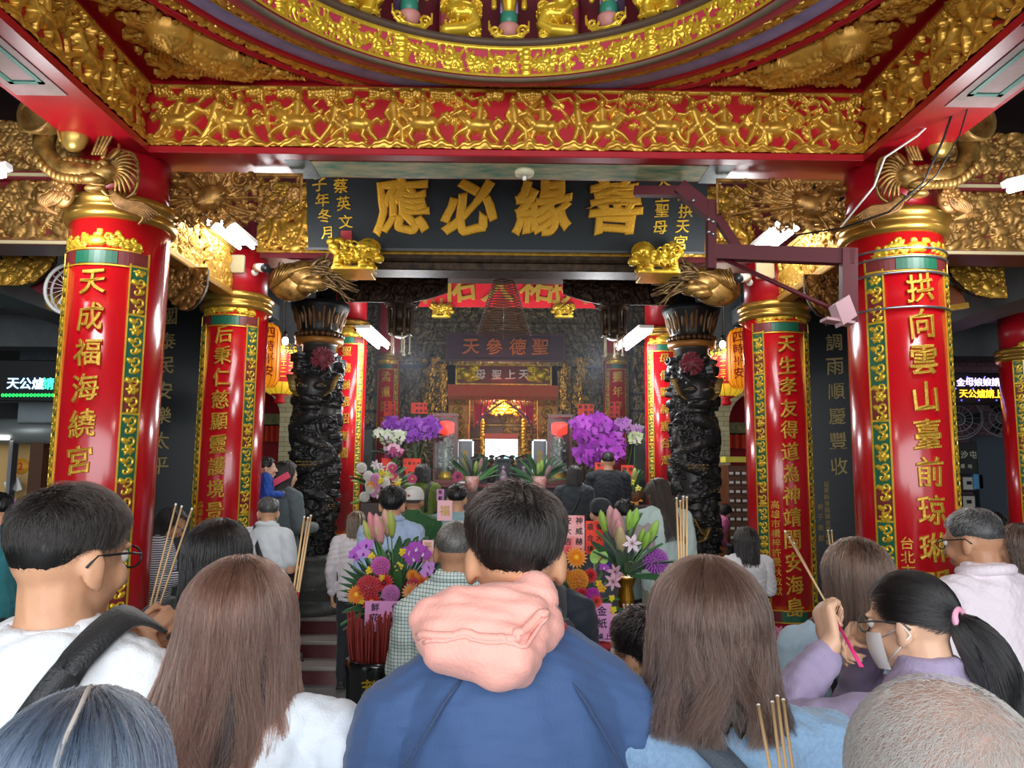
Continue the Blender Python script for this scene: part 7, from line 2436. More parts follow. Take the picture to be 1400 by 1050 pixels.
nt.links.new(tc.outputs['Object'], mp.inputs[0]); nt.links.new(mp.outputs[0], bk.inputs['Vector']); nt.links.new(bk.outputs[0], nt.nodes['Principled BSDF'].inputs['Base Color'])
m = person('person with cropped grey hair in a checked shirt, just left of the navy jacket', 624, 711, 2.9, top='#dfe8e4', topmat=CHK, collar='shirt', vox=.008, armL='hold', armR='hold', girth=1.0, shoulders=.92, drop=.04, skin=M('skin_tan', '#c08a68', .5, 0, var=(20, .15)),
   hair=dict(style='short', c1='#5a5753', c2='#bcb6ae', n=4500, r=.0007, top=.012, side=.007, cut=108, seed=20, mess=.12, whorl=(.35, 0), thick=.8))
m = person('person in black with a stitched backpack, mostly hidden behind the navy jacket', 727, 722, 2.85, top='#1d2230', collar='crew', vox=.010, armL='hold', armR='hold', H=1.60, hair=dict(style='short', c1='#0f0d0d', c2='#2b2524', n=600, r=.0014, top=.03, side=.015, cut=112, seed=21))
s = m['s']; b = MB(); b.box((-.15 * s, -.27 * s, 1.02 * s), (.15 * s, -.135 * s, 1.40 * s), .03); m['add']('backpack', b, fabric('#22242a', .6))
for sd in (-1, 1): strap(m, 'backpack_strap', ((sd * .09, .1, 1.2), (sd * .1, .08, 1.42), (sd * .1, -.03, 1.49), (sd * .1, -.14, 1.38)), .055, fabric('#2a2c32', .6), thick=.01)
b = MB()
for k in range(11):
 for x in (-.13, -.02, .09): b.box(((x) * s, -.274 * s, (1.04 + .032 * k) * s), ((x + .004) * s, -.27 * s, (1.056 + .032 * k) * s))
m['add']('stitching', b, WHITE)
m = person('person with short black hair in a green top beside the blue knit top', 885, 822, 1.75, yaw=0, turn=35, top='#7d9c74', collar='crew', vox=.008, armL='hold', armR='hold', H=1.50,
   hair=dict(style='short', c1='#0e0c0c', c2='#2a2626', n=3500, r=.0009, top=.03, side=.016, cut=126, seed=22, mess=.15))
for k, (tx, bx) in enumerate(((853, 866), (858, 869), (864, 873))):
 incense('pale incense stick of three in front of the person in the green top, %s' % ('leftmost', 'middle one', 'rightmost')[k], P(bx, 925, 1.66), P(tx, 828, 1.9), .3, STICK)
m = person('person with long brown hair in a pale blue shirt before the right columns', 1170, 733, 2.2, top='#b4cddd', collar='shirt', vox=.008, armL='hold', armR='hold',
   hair=dict(style='long', c1='#2a1a14', c2='#7a5a48', n=6000, r=.0006, end=1.05, wide=1.15, wave=.02, e=.014, seed=23, spread=.1, face_w=118))
strap(m, 'bag_strap', ((-.13, .08, 1.3), (-.135, .02, 1.46), (-.135, -.05, 1.45), (-.13, -.13, 1.3), (-.11, -.14, 1.1)), .018, BLKS)
m = person('person with a black ponytail and mask in a lavender jacket, raising incense at right', 1247, 783, 1.75, yaw=40, nod=10, turn=-4, top='#a697b6', collar='stand', vox=.006, shoulders=1.0, skin=SKINP,
   armL=dict(w=(1138, 880, 1.80), d=(.25, .35, .75), n=(.8, -.2, .2), pole=(-.6, -.2, -1)), armR=dict(w=(1192, 868, 1.92), d=(-.75, .25, .1), n=(-.1, -.7, -.5), pole=(.5, 0, -1)), hands=(.85, .75), sleeve_end=.82,
   hair=dict(style='ponytail', c1='#080708', c2='#262424', n=7000, r=.0005, top=.014, side=.01, cut=118, seed=24, wave=.015, spread=.06))
glasses(m, M('gunmetal', '#5d615f', .4, .6)); face_mask(m)
for k, (tx, ty) in enumerate(((1074, 728), (1080, 736), (1086, 744))):
 incense('incense stick of three held up by the person in the lavender jacket, %s' % ('leftmost', 'middle one', 'rightmost')[k], P(1180 - 2 * k, 912, 1.70), P(tx, ty, 2.05), .32, STICKP)
for k, tx in enumerate((1132, 1137)):
 incense('incense stick rising above the brown hair before the right columns, %s' % ('left of two', 'right of two')[k], P(1142 + k, 800, 2.45), P(tx, 726, 2.6), .2)
POLO = fabric('#ecdfe6', .8, 120, .4)
m = person('person with grey hair in a pale pink polo shirt beside the right front column', 1333, 696, 2.75, yaw=18, turn=12, nod=10, top='#ecdfe6', topmat=POLO, sleeve='short', collar='polo', vox=.008, girth=1.25, shoulders=1.1, armL='down', armR='down', pants='#2a2d33', skin=MATS['skin_tan'],
   hair=dict(style='short', c1='#3b3a3a', c2='#8a8888', n=3200, r=.0009, top=.015, side=.009, cut=110, seed=25, mess=.15))
strap(m, 'bag_strap', ((-.02, .1, 1.44), (.04, .0, 1.49), (.08, -.1, 1.4), (.16, -.13, 1.25), (.2, -.1, 1.1)), .035, BLKS)
s = m['s']; b = MB(); q = m['arms'][0]; c = q[1] + (q[2] - q[1]) * .4; b.box((c.x - .075 * s, c.y - .03 * s, c.z - .01), (c.x - .062 * s, c.y + .03 * s, c.z + .004)); b.box((c.x - .075 * s, c.y - .02 * s, c.z + .02), (c.x - .062 * s, c.y + .03 * s, c.z + .035)); m['add']('sleeve_badge', b, M('badge_red', '#c8324a', .5))
glasses(m)
m = person('person with short black hair glimpsed behind the pale pink polo shirt', 1352, 697, 5.3, yaw=40, turn=20, top='#b0a48c', collar='crew', vox=.011, skin=MATS['skin_tan'], hair=dict(style='short', c1='#0f0d0d', c2='#262222', n=900, r=.0014, top=.04, side=.02, cut=112, seed=26))
m = person('person with brown hair at the right edge beside the pale pink polo shirt', 1393, 714, 3.6, yaw=25, turn=10, top='#5b6a78', collar='crew', vox=.011, hair=dict(style='bob', c1='#2a1d18', c2='#6b4d3d', n=1200, r=.0012, end=1.42, e=.014, seed=27))
m = person('person in a teal top at the far left edge by the counter', 0, 672, 5.4, yaw=60, top='#2f7f88', collar='crew', vox=.012, hair=dict(style='short', c1='#0f0d0d', c2='#262222', n=500, r=.0016, top=.03, side=.02, cut=112, seed=28))
# farther on, before and on the dais
m = person('person with black hair in a light blue shirt beyond the flower table', 537, 664, 5.5, headk=1.08, top='#a9bbd8', collar='shirt', vox=.010, armL='hold', armR='hold', girth=1.0, shoulders=.95, hair=dict(style='short', c1='#0c0b0b', c2='#242020', n=1800, r=.0011, top=.04, side=.02, cut=122, seed=29))
m = person('person in a white cap and green jacket beyond the flower table', 566, 666, 6.5, top='#2b5f31', collar='stand', vox=.011, armL='hold', armR='hold', girth=1.15, cap=('#d8d6cf', True, 1), hair=dict(style='short', c1='#5a5450', c2='#8a8480', n=500, r=.0014, top=.012, side=.009, cut=112, seed=30), skin=MATS['skin_tan'])
m = person('person with a black bob in an olive green top before the altar at left', 578, 634, 8.5, z0=ZD, yaw=-8, nod=14, top='#5d6f24', collar='crew', vox=.012, armL='pray', armR='pray', pants='#2b2d30', hair=dict(style='bob', c1='#0d0c0c', c2='#2a2727', n=900, r=.0018, end=1.44, wide=1.15, e=.018, seed=31))
strap(m, 'bag_strap', ((.12, .1, 1.3), (.125, -.0, 1.48), (.1, -.13, 1.35), (.09, -.14, 1.1)), .04, BLKS)
m = person('person with short hair in a pale teal shirt beyond the checked shirt', 625, 661, 6.6, top='#8fb0b4', collar='crew', vox=.011, armL='pray', armR='pray', hair=dict(style='short', c1='#12100f', c2='#353030', n=900, r=.0014, top=.03, side=.016, cut=112, seed=32))
m = person('person with fair hair in a white top glimpsed left of the light blue shirt', 488, 698, 6.75, top='#e6dfe2', collar='crew', vox=.012, hair=dict(style='bob', c1='#5a4632', c2='#a38a68', n=600, r=.0016, end=1.42, e=.012, seed=33))
m = person('person with a black bob in a dark grey top, left of the black sweater', 785, 636, 8.2, z0=ZD, top='#33393e', collar='crew', vox=.012, armL='pray', armR='pray', hair=dict(style='bob', c1='#0d0c0c', c2='#242121', n=900, r=.0018, end=1.45, wide=1.1, e=.015, seed=34))
strap(m, 'bag_strap', ((.1, .05, 1.46), (.11, -.03, 1.48), (.05, -.13, 1.3), (-.05, -.14, 1.1)), .03, BLKS)
m = person('person with cropped hair in a black sweater standing before the purple orchids', 831, 617, 8.9, z0=ZD, top='#14181f', collar='crew', vox=.012, armL='pray', armR='pray', shoulders=1.15, girth=1.15, hair=dict(style='short', c1='#171513', c2='#39342f', n=700, r=.0014, top=.016, side=.006, cut=106, seed=35))
m = person('person in a black cap seen from behind below the black sweater', 821, 682, 5.9, top='#3d4248', collar='crew', vox=.011, armL='pray', armR='pray', cap=('#22262a', False), hair=dict(style='short', c1='#12100f', c2='#353030', n=500, r=.0014, top=.012, side=.012, cut=114, seed=36))
m = person('person with short black hair in a pale teal top, right of the black cap', 853, 682, 6.6, top='#a9c6c6', collar='crew', vox=.011, armL='pray', armR='pray', headk=1.0, hair=dict(style='short', c1='#0d0c0c', c2='#242121', n=900, r=.0015, top=.04, side=.018, cut=112, seed=37))
m = person('person with long dark hair in a pale green sweater by the right stone dragon column', 899, 654, 6.25, yaw=10, lean=8, nod=14, top='#bccfc8', collar='crew', vox=.010, pants='#8b8b78', armL='hold', armR='hold', hem=1.0, hair=dict(style='long', c1='#15110f', c2='#3b322d', n=1300, r=.0015, end=1.18, wide=1.0, e=.013, seed=38, shift=.05))
p = P(872, 728, 6.05); b = MB(); s = .1
for i in range(9): b.cap((-.10 + .025 * i, -.02 * (i % 3), .10 - .004 * i * i), (-.08 + .02 * i, -.03, -.12 + .02 * i), .03, .035)
tag(link_mesh('folded_coat', remesh(b, .012, 2), fabric('#a89a96', .8), None, p), 'folded mauve coat over the arm of the person in the pale green sweater', 'coat', kind='thing')
m = person('person in a pink jacket bending at a desk behind the right stone dragon column', 996, 690, 8.3, z0=ZD, yaw=-70, lean=35, nod=12, top='#c25a8a', collar='crew', vox=.012, armL='hold', armR='hold', hair=dict(style='bob', c1='#0d0c0c', c2='#242121', n=500, r=.0018, end=1.46, e=.013, seed=39))
m = person('child with dark hair in a white top beside the slim right column', 1020, 722, 6.0, H=None, top='#ece9ea', collar='crew', vox=.011, headk=1.25, armL='hold', armR='hold', hair=dict(style='bob', c1='#12100f', c2='#302a28', n=600, r=.0016, end=1.36, e=.012, seed=40))
# bundles held by visitors hidden from view
for k, (tx, ty, bx) in enumerate(((416, 708, 402), (421, 709, 406), (425, 706, 409))):
 incense('incense stick of three rising before the left stone dragon column, %s' % ('leftmost', 'middle one', 'rightmost')[k], P(bx - 4, 830, 1.75), P(tx, ty, 1.9), .15)
for k, (tx, ty, bx) in enumerate(((925, 682, 929), (930, 686, 932), (934, 680, 935), (939, 681, 939))):
 incense('incense stick of four with glowing tips before the right stone dragon column, %s' % ('leftmost', 'second from left', 'third from left', 'rightmost')[k], P(bx, 790, 1.62), P(tx, ty, 1.75), .15)
for k, (tx, ty, bx) in enumerate(((1037, 965, 1056), (1056, 961, 1066), (1063, 953, 1074), (1071, 958, 1084))):
 incense('incense stick of four at the bottom edge before the blue knit top, %s' % ('leftmost', 'second from left', 'third from left', 'rightmost')[k], P(bx + 8, 1110, .85), P(tx, ty, .95), .2, r=.0020)
# ------------------------------------------------------------------ flowers
_fl = {}
def flower_mesh(kind, col, col2=None):
 key = (kind, col, col2)
 if key in _fl: return _fl[key]
 b = MB()
 m1 = M('petal_' + col.lstrip('#'), col, .55, 0, var=(60, .25), sheen=.2)
 m2 = M('petal_' + (col2 or '#e8b020').lstrip('#'), col2 or '#e8b020', .6)
 def petal(a, L, w, up, bend=0.0, r0=.1, n=4, z0=0):
  """petal in the XZ plane facing -Y: a angle, up tilt towards the viewer"""
  vs = []
  ca, sa = math.cos(a), math.sin(a)
  for i in range(n + 1):
   k = i / n
   rr = r0 + (L - r0) * k
   ww = w * math.sin(PI * min(1, .12 + .86 * k)) ** .8
   y = -up * k + bend * k * k + z0
   for sgn, dy in ((-1, -.06 * w), (0, 0.04 * w), (1, -.06 * w)):
    vs.append((rr * ca - sgn * ww * sa, y + dy, rr * sa + sgn * ww * ca))
  fs = []
  for i in range(n):
   for j in range(2):
    fs.append((3 * i + j, 3 * i + j + 1, 3 * i + 4 + j, 3 * i + 3 + j))
  b.add(vs, fs, True)
 if kind == 'gerbera':
  for ring, (n, L, up) in enumerate(((18, 1, .15), (15, .75, .28), (12, .5, .35))):
   for i in range(n): petal(2 * PI * (i + .4 * ring) / n, L, .13, up, .05, .15, 3)
  b.m = 1; b.ell((0, -.12, 0), (.24, .14, .24), 12, 8)
 elif kind == 'mum':
  b.ell((0, .1, 0), .55, 14, 10)
  rg_ = random.Random(5)
  for i in range(120):
   z = 1 - 1.55 * i / 120; th = math.acos(max(-1, z)); a = i * 2.39996
   d = Vector((math.sin(th) * math.cos(a), -math.cos(th), math.sin(th) * math.sin(a)))
   b.cap(d * .45 + Vector((0, .1, 0)), d * .92 + Vector((0, .1, 0)), .10, .065, 5)
 elif kind == 'orchid':
  for a, w in ((PI / 2, .30), (PI / 2 + 2.2, .28), (PI / 2 - 2.2, .28)): petal(a, 1, w, .05, .1, .05)
  for a in (.25, PI - .25): petal(a, 1.05, .5, .12, .05, .05)
  b.m = 1; petal(-PI / 2, .45, .16, .35, .0, .0, 3); b.ell((0, -.15, 0), (.1, .12, .1), 8, 6)
 elif kind == 'lily':
  for i in range(6): petal(2 * PI * i / 6 + (i % 2) * .05, 1, .24 if i % 2 else .18, .1, .25, .05)
  b.m = 1
  for i in range(6):
   a = 2 * PI * i / 6 + .3; b.tube([(0, 0, 0), (.25 * math.cos(a), -.4, .25 * math.sin(a))], .02, 4); b.ell((.25 * math.cos(a), -.42, .25 * math.sin(a)), (.07, .03, .03), 6, 4)
 elif kind == 'bud':      # grows along +Z
  b.loft([(0, 0, 0, .05, .05), (0, 0, .2, .13, .12), (.01, 0, .55, .17, .15), (0, 0, .85, .11, .1), (.0, 0, 1.0, .02, .02)], 10)
  b.m = 1
  for i in range(3):
   a = 2 * PI * i / 3; b.tube([(.05 * math.cos(a), .05 * math.sin(a), .02), (.165 * math.cos(a), .145 * math.sin(a), .5), (.03 * math.cos(a), .03 * math.sin(a), .98)], [.01, .03, .006], 5)
 elif kind == 'anthurium':
  vs = [(0, 0, 0)]
  n = 24
  for i in range(n):
   a = 2 * PI * i / n
   r_ = .8 + .25 * math.cos(a - PI / 2) - .25 * max(0, math.cos(a + PI / 2)) ** 3 * 2
   vs.append((r_ * math.cos(a), -.12 * math.cos(2 * a), r_ * math.sin(a)))
  vs2 = [(x, y + .05, z) for x, y, z in vs]
  b.add(vs, [(0, 1 + i, 1 + (i + 1) % n) for i in range(n)], True); b.add(vs2, [(0, 1 + (i + 1) % n, 1 + i) for i in range(n)], True)
  b.m = 1; b.cap((0, -.05, -.1), (.35, -.35, .35), .07, .05, 8)
 elif kind == 'tiny':
  for q in range(9):
   a = q * 2.4; r_ = .7 * math.sqrt(q / 9); b.ell((r_ * math.cos(a), -.25 + .2 * r_, r_ * math.sin(a)), .3, 8, 5)
 elif kind == 'leaf':     # along +Z
  vs = []
  for i in range(9):
   k = i / 8; w = .11 * math.sin(PI * (k * .92 + .06)) ** .7
   y = -.28 * k * k
   vs += [(-w, y - .02, k), (0, y + .02, k), (w, y - .02, k)]
  fs = [(3 * i + j, 3 * i + j + 1, 3 * i + 4 + j, 3 * i + 3 + j) for i in range(8) for j in range(2)]
  b.add(vs, fs, True)
  b.add([(x, y + .012, z) for x, y, z in vs], [f[::-1] for f in fs], True)
 elif kind == 'palm':     # pleated fan leaf along +Z
  for i in range(13):
   a = rad(-62 + 124 * i / 12)
   d = Vector((math.sin(a), -.15, math.cos(a)))
   L = 1 - .25 * abs(i - 6) / 6
   side = Vector((math.cos(a), 0, -math.sin(a)))
   p0, p1, p2 = d * .1, d * .6 * L, d * L
   b.add([p0, p1 - side * .07, p2, p1 + side * .07, p1 + Vector((0, -.05, 0))], [(0, 1, 4), (4, 1, 2), (0, 4, 3), (4, 2, 3)], False)
   b.add([p0 + Vector((0, .015, 0)), p1 - side * .07 + Vector((0, .015, 0)), p2, p1 + side * .07 + Vector((0, .015, 0))], [(0, 3, 2, 1)], False)
 elif kind == 'curl':     # fern crozier spray along +Z
  for i in range(9):
   a = rad(-50 + 100 * i / 8); pts = [Vector((math.sin(a) * k, -.1 * k, math.cos(a) * k)) for k in (0, .4, .75)]
   e = pts[-1]
   for q in range(7): an = a + q * .8; pts.append(e + Vector((.07 * math.sin(an), 0, .07 * math.cos(an))))
   b.tube(pts, .022, 5)
 me = b.mesh(kind)
 me.materials.append(m1); me.materials.append(m2)
 _fl[key] = me
 return me
def put(t, name, kind, col, col2, p, size, face=(0, -1, 0), up=None, label=None):
 """p is world; blooms face along `face`, leaves and buds grow along `up`"""
 me = flower_mesh(kind, col, col2)
 o = bpy.data.objects.new(name, me)
 COL.objects.link(o)
 o.parent = t
 o.location = Vector(p) - Vector(t.location)
 if up is not None:
  q = Vector(up).to_track_quat('Z', 'Y')
  q = q @ Matrix.Rotation(random.uniform(-.8, .8), 3, 'Z').to_quaternion()
 else:
  q = Vector(face).to_track_quat('-Y', 'Z') @ Matrix.Rotation(random.uniform(-.5, .5), 3, 'Y').to_quaternion()
 o.rotation_mode = 'QUATERNION'
 o.rotation_quaternion = q
 o.scale = (size, size, size)
 if label: o['label'] = label
 return o
GL, GD, GY = '#3f7d3a', '#2f6238', '#8fb04a'
STEM = M('green_stem', '#4f7a3c', .6)
def stem(t, a, b_, r=.003):
 b = MB(); a, b_ = Vector(a) - t.location, Vector(b_) - t.location
 b.tube([a, (a + b_) / 2 + Vector((0, -.01, .01)), b_], r, 5); b.build('stem', STEM, t)
# front offering table
YT = 3.40
ztb = P(820, 878, YT).z
xl, xr = P(500, 878, YT).x, P(884, 878, YT).x
t = thing('offering_table', 'red-topped wooden offering table with flowers between the near visitors', 'table', ((xl + xr) / 2, YT + .3, 0))
hw = (xr - xl) / 2
b = MB(); b.box((-hw, -.3, ztb - .035), (hw, .4, ztb), .008); b.build('tabletop', M('red_table_cover', '#b3202e', .5), t)
b = MB(); b.box((-hw + .05, -.26, ztb - .16), (hw - .05, .36, ztb - .035)); b.build('apron', M('dark_table_wood', '#4a231c', .4, var=(9, .3)), t)
for sx in (-1, 1):
 for y in (-.23, .33):
  b = MB(); b.cap((sx * (hw - .09), y, .03), (sx * (hw - .09), y, ztb - .1), .035, .03); b.build('leg', MATS['dark_table_wood'], t)
def arrangement(label, base, pot_r, pot_h, pot_mat, name='flower_arrangement'):
 t = thing(name, label, 'flowers', base)
 b = MB(); b.lathe([(pot_r * .8, 0), (pot_r, pot_h * .5), (pot_r * 1.05, pot_h), (pot_r * .9, pot_h), (pot_r * .85, pot_h * .7)], n=24); b.build('pot', pot_mat, t)
 return t
random.seed(40)
def bouquet(t, core, blooms, leaves):
 core = Vector(core)
 for kind, col, col2, px, py, Y, sz in blooms:
  p = P(px, py, Y)
  d = (p - core); d.y -= .25
  if kind == 'bud': put(t, 'bud', kind, col, col2, p - d.normalized() * sz * .4, sz, up=(d.x, d.y * .5, abs(d.z) + .15))
  else: put(t, 'bloom', kind, col, col2, p, sz, face=(d.x * .5, -1, d.z * .4 + .15))
  stem(t, core, p + Vector((0, .02, -.0)))
 for kind, col, px, py, Y, L in leaves:
  p = P(px, py, Y); d = p - core
  put(t, 'leaf', kind, col, col, core + d * .25, max(L, d.length * .8), up=d)
W2 = M('wicker', '#5a3a22', .8, var=(40, .4))
t = arrangement('mixed bouquet with pink lily buds and a red mum beside the checked shirt', (P(535, 850, 3.5).x, 3.55, ztb), .09, .14, W2)
bouquet(t, (P(540, 840, 3.55).x, 3.55, ztb + .12),
  [('mum', '#d83a48', None, 503, 803, 3.40, .055), ('gerbera', '#f08a1e', '#f6c23a', 487, 813, 3.38, .042), ('gerbera', '#cf2430', '#5a1518', 525, 797, 3.42, .045), ('gerbera', '#c01c28', '#e8b020', 508, 823, 3.38, .045),
  ('mum', '#dc86cc', None, 534, 812, 3.40, .042), ('mum', '#e06ac0', None, 520, 774, 3.45, .045), ('orchid', '#b84ac8', '#7a1c8a', 492, 752, 3.5, .035), ('orchid', '#c06ad0', '#7a1c8a', 501, 745, 3.5, .035), ('orchid', '#b050c4', '#7a1c8a', 485, 760, 3.5, .032), ('orchid', '#c880d8', '#7a1c8a', 497, 757, 3.48, .032),
  ('bud', '#e08a90', '#b8c070', 509, 728, 3.5, .14), ('bud', '#e49a98', '#b8c070', 517, 733, 3.46, .15), ('bud', '#b7b860', '#8fae50', 502, 735, 3.5, .12), ('bud', '#d8a890', '#a8b860', 527, 722, 3.52, .13), ('bud', '#a8b452', '#8fae50', 534, 724, 3.52, .13),
  ('tiny', '#f2d21e', None, 505, 780, 3.45, .022), ('tiny', '#f2d21e', None, 508, 760, 3.48, .02), ('tiny', '#f2d21e', None, 550, 755, 3.5, .022), ('tiny', '#e8d840', None, 545, 775, 3.46, .025), ('tiny', '#f2d21e', None, 480, 818, 3.4, .018), ('tiny', '#f2d21e', None, 494, 822, 3.38, .018), ('tiny', '#e8c81e', None, 522, 790, 3.42, .018),
  ('orchid', '#a020a8', '#e8d0f0', 560, 755, 3.5, .04), ('orchid', '#a826b0', '#e8d0f0', 570, 750, 3.5, .04), ('orchid', '#a020a8', '#e8d0f0', 579, 757, 3.5, .038), ('orchid', '#9a1ea2', '#e8d0f0', 565, 764, 3.48, .036),
  ('gerbera', '#ee7a2a', '#a8401a', 577, 794, 3.45, .035), ('gerbera', '#f4a860', '#d87830', 563, 810, 3.42, .045), ('mum', '#d84a50', None, 565, 798, 3.44, .03), ('gerbera', '#f0901e', '#b85a18', 564, 787, 3.46, .03), ('orchid', '#d890e0', '#8a3a9a', 584, 783, 3.45, .03), ('orchid', '#c884d4', '#8a3a9a', 586, 775, 3.46, .03)],
  [('palm', GD, 490, 775, 3.6, .25), ('palm', GD, 515, 765, 3.62, .22), ('palm', GD, 535, 762, 3.62, .22), ('leaf', GL, 480, 835, 3.45, .2), ('leaf', GD, 475, 845, 3.45, .2), ('leaf', GL, 555, 800, 3.5, .2), ('leaf', GL, 545, 790, 3.5, .2), ('leaf', GD, 497, 768, 3.5, .2), ('leaf', GL, 530, 760, 3.55, .25), ('leaf', GD, 545, 745, 3.6, .25), ('leaf', GD, 552, 738, 3.6, .2),
  ('curl', GD, 585, 722, 3.7, .3), ('leaf', GD, 478, 825, 3.4, .18), ('leaf', GY, 519, 740, 3.55, .2), ('leaf', GD, 570, 805, 3.5, .15), ('leaf', GL, 513, 815, 3.45, .15), ('palm', GD, 480, 800, 3.6, .2), ('leaf', '#7a1a30', 562, 785, 3.5, .15)])
t = arrangement('orange and red gerbera bouquet with green anthurium right of the navy jacket', (P(800, 850, 3.5).x, 3.55, ztb), .10, .14, W2)
bouquet(t, (P(802, 838, 3.5).x, 3.55, ztb + .12),
  [('gerbera', '#f2900e', '#f6b52a', 788, 762, 3.5, .05), ('mum', '#f09a1a', None, 790, 793, 3.42, .05), ('gerbera', '#c8141e', '#5a0e12', 807, 787, 3.46, .035), ('gerbera', '#b81622', '#4a0c10', 795, 814, 3.38, .04), ('mum', '#c81eb0', None, 810, 814, 3.38, .035), ('anthurium', '#9ac65a', '#b84a3a', 819, 766, 3.5, .05),
  ('gerbera', '#e8801a', '#b85a18', 772, 786, 3.5, .035), ('tiny', '#eab020', None, 822, 805, 3.42, .025), ('tiny', '#f0c020', None, 818, 798, 3.43, .02), ('tiny', '#f2dc20', None, 836, 818, 3.4, .018), ('tiny', '#f2dc20', None, 838, 834, 3.36, .02), ('gerbera', '#e0402a', '#801a10', 815, 822, 3.36, .03), ('orchid', '#a01ea8', '#e0c0e8', 826, 776, 3.5, .025), ('tiny', '#4a3a98', None, 833, 770, 3.52, .018),
  ('lily', '#d8a0b4', '#7a2038', 838, 795, 3.45, .042), ('lily', '#c890a8', '#7a2038', 841, 782, 3.48, .038)],
  [('leaf', GL, 800, 778, 3.5, .15), ('leaf', GD, 782, 805, 3.48, .15), ('leaf', GY, 803, 800, 3.46, .12), ('leaf', GL, 828, 815, 3.46, .15), ('leaf', GD, 815, 800, 3.48, .15), ('leaf', GY, 830, 790, 3.5, .15), ('leaf', GD, 845, 825, 3.45, .15), ('palm', GD, 775, 800, 3.6, .18), ('leaf', GY, 778, 770, 3.52, .12)])
q = P(858, 832, 3.5)
t = thing('vase_of_lilies', 'tall brass vase of pink lilies and green buds on the offering table', 'flowers', (q.x, 3.55, ztb))
h = P(858, 790, 3.5).z - ztb
b = MB(); b.lathe([(.05, 0), (.055, .01), (.03, .04), (.028, h * .4), (.04, h * .65), (.032, h * .8), (.048, h * .97), (.055, h), (.045, h * .98)], n=28); b.build('vase', M('brass', '#b8862e', .25, .9), t)
bouquet(t, (q.x, 3.55, ztb + h),
  [('bud', '#d8a0a0', '#b0b870', 838, 725, 3.5, .16), ('bud', '#dc9aa0', '#c0b080', 845, 732, 3.46, .17), ('bud', '#d89098', '#b0b870', 848, 742, 3.44, .15), ('bud', '#9ac04a', '#7aa83a', 826, 722, 3.52, .12), ('bud', '#9ac850', '#7aa83a', 861, 720, 3.52, .11), ('bud', '#9ac850', '#7aa83a', 869, 717, 3.52, .11), ('bud', '#a4cc5a', '#7aa83a', 892, 738, 3.48, .13), ('bud', '#98c44a', '#7aa83a', 877, 742, 3.48, .09), ('bud', '#98c44a', '#7aa83a', 883, 748, 3.46, .1),
  ('lily', '#e8d0d8', '#7a2038', 864, 743, 3.42, .045), ('bud', '#c8b080', '#b0a860', 850, 752, 3.42, .15)],
  [('leaf', GL, 838, 765, 3.5, .2), ('leaf', GD, 885, 770, 3.5, .22), ('leaf', GL, 862, 770, 3.45, .2), ('leaf', GD, 850, 770, 3.5, .2), ('leaf', GL, 875, 758, 3.5, .2), ('leaf', GD, 826, 748, 3.52, .2), ('leaf', GL, 842, 748, 3.5, .22), ('leaf', GD, 868, 760, 3.55, .2), ('leaf', GD, 880, 785, 3.5, .2), ('leaf', GL, 856, 742, 3.55, .25)])
q = P(897, 767, 3.5)
t = thing('paper_flower', 'purple ball flower on a thin stem beside the brass vase', 'flowers', (q.x + .005, 3.5, ztb))
put(t, 'bloom', 'mum', '#b85ac4', None, q, .06); stem(t, (q.x, 3.5, ztb), q, .003)
q = P(901, 797, 3.48)
t = thing('butterfly_pick', 'little orange paper butterfly on a thin stick below the purple ball flower', 'decoration', (q.x, 3.48, ztb))
b = MB()
for sx in (-1, 1): b.prism([(0, 0), (sx * .018, .018), (sx * .02, .004), (sx * .008, -.003), (sx * .014, -.016), (0, -.008)], (0, 0, q.z - ztb), (1, 0, 0), (0, 0, 1), (0, .003, 0))
b.build('wings', M('butterfly_orange', '#e85a3a', .6), t)
b = MB(); b.tube([(0, 0, 0), (0, 0, q.z - ztb)], .0015, 5); b.build('stick', DARK, t)
# signs on the table
def tent_sign(label, px0, px1, py0, py1, Y, cols, foot=None):
 a, c = P(px0, py1, Y), P(px1, py0, Y)
 t = thing('pink_sign', label, 'sign', ((a.x + c.x) / 2, Y, a.z))
 w, h = c.x - a.x, c.z - a.z
 b = MB(); b.box((-w / 2, 0, 0), (w / 2, .006, h)); b.build('sheet', PINKPAPER, t)
 b = MB(); b.bar((0, .006, h * .7), (0, .09, ztb - a.z), w * .5, .004); b.build('stand', WHITE, t)
 it = []
 for i, s_ in enumerate(cols):
  for j, ch in enumerate(s_): it.append((ch, -w / 2 + w * (i + .5) / len(cols) * .98, h * (.80 - .33 * j), min(w / len(cols), h * .33) * .82))
 if foot:
  for i, ch in enumerate(foot): it.append((ch, -w / 2 + w * (i + .6) / (len(foot) + .2), h * .12, w / len(foot) * .85))
 lettering('characters', it, plane_map((0, -.0005, 0), (1, 0, 0), (0, 0, 1), (0, -1, 0)), M('sign_ink', '#2b1c3a', .7), t, .001, .014, 0)
tent_sign('pink table sign for fresh flower offerings, partly behind the checked shirt', 498, 556, 822, 864, 3.36, ('鮮花', '供品'), '廳前供桌')
tent_sign('pink table sign for gold paper offerings, just right of the navy jacket collar', 787, 836, 825, 876, 3.36, ('供品', '金紙'), '廳前供桌上')
def table_card(label, px, py, w_, h_, Y, txt, mat=REDPAPER, cols=2, ink=INK, tilt=0.0):
 t = card(label, px, py, w_, h_, Y, txt, mat, tilt, cols, 'paper_notice', 'paper card', ink)
 b = MB(); z = P(px, py, Y).z
 b.tube([(0, .01, 0), (0, .03, (ztb if Y < 4.2 else 0 if Y < 6.8 else .16) - z)], .004, 6); b.build('holder', STEEL, t)
table_card('red and white paper notice standing right of the navy jacket shoulder', 784, 733, 30, 55, 3.6, '神威赫濯安大吉', cols=2, mat=M('red_white_paper', '#e02a28', .6, var=(7, .3), col2='#f4d0d0'))
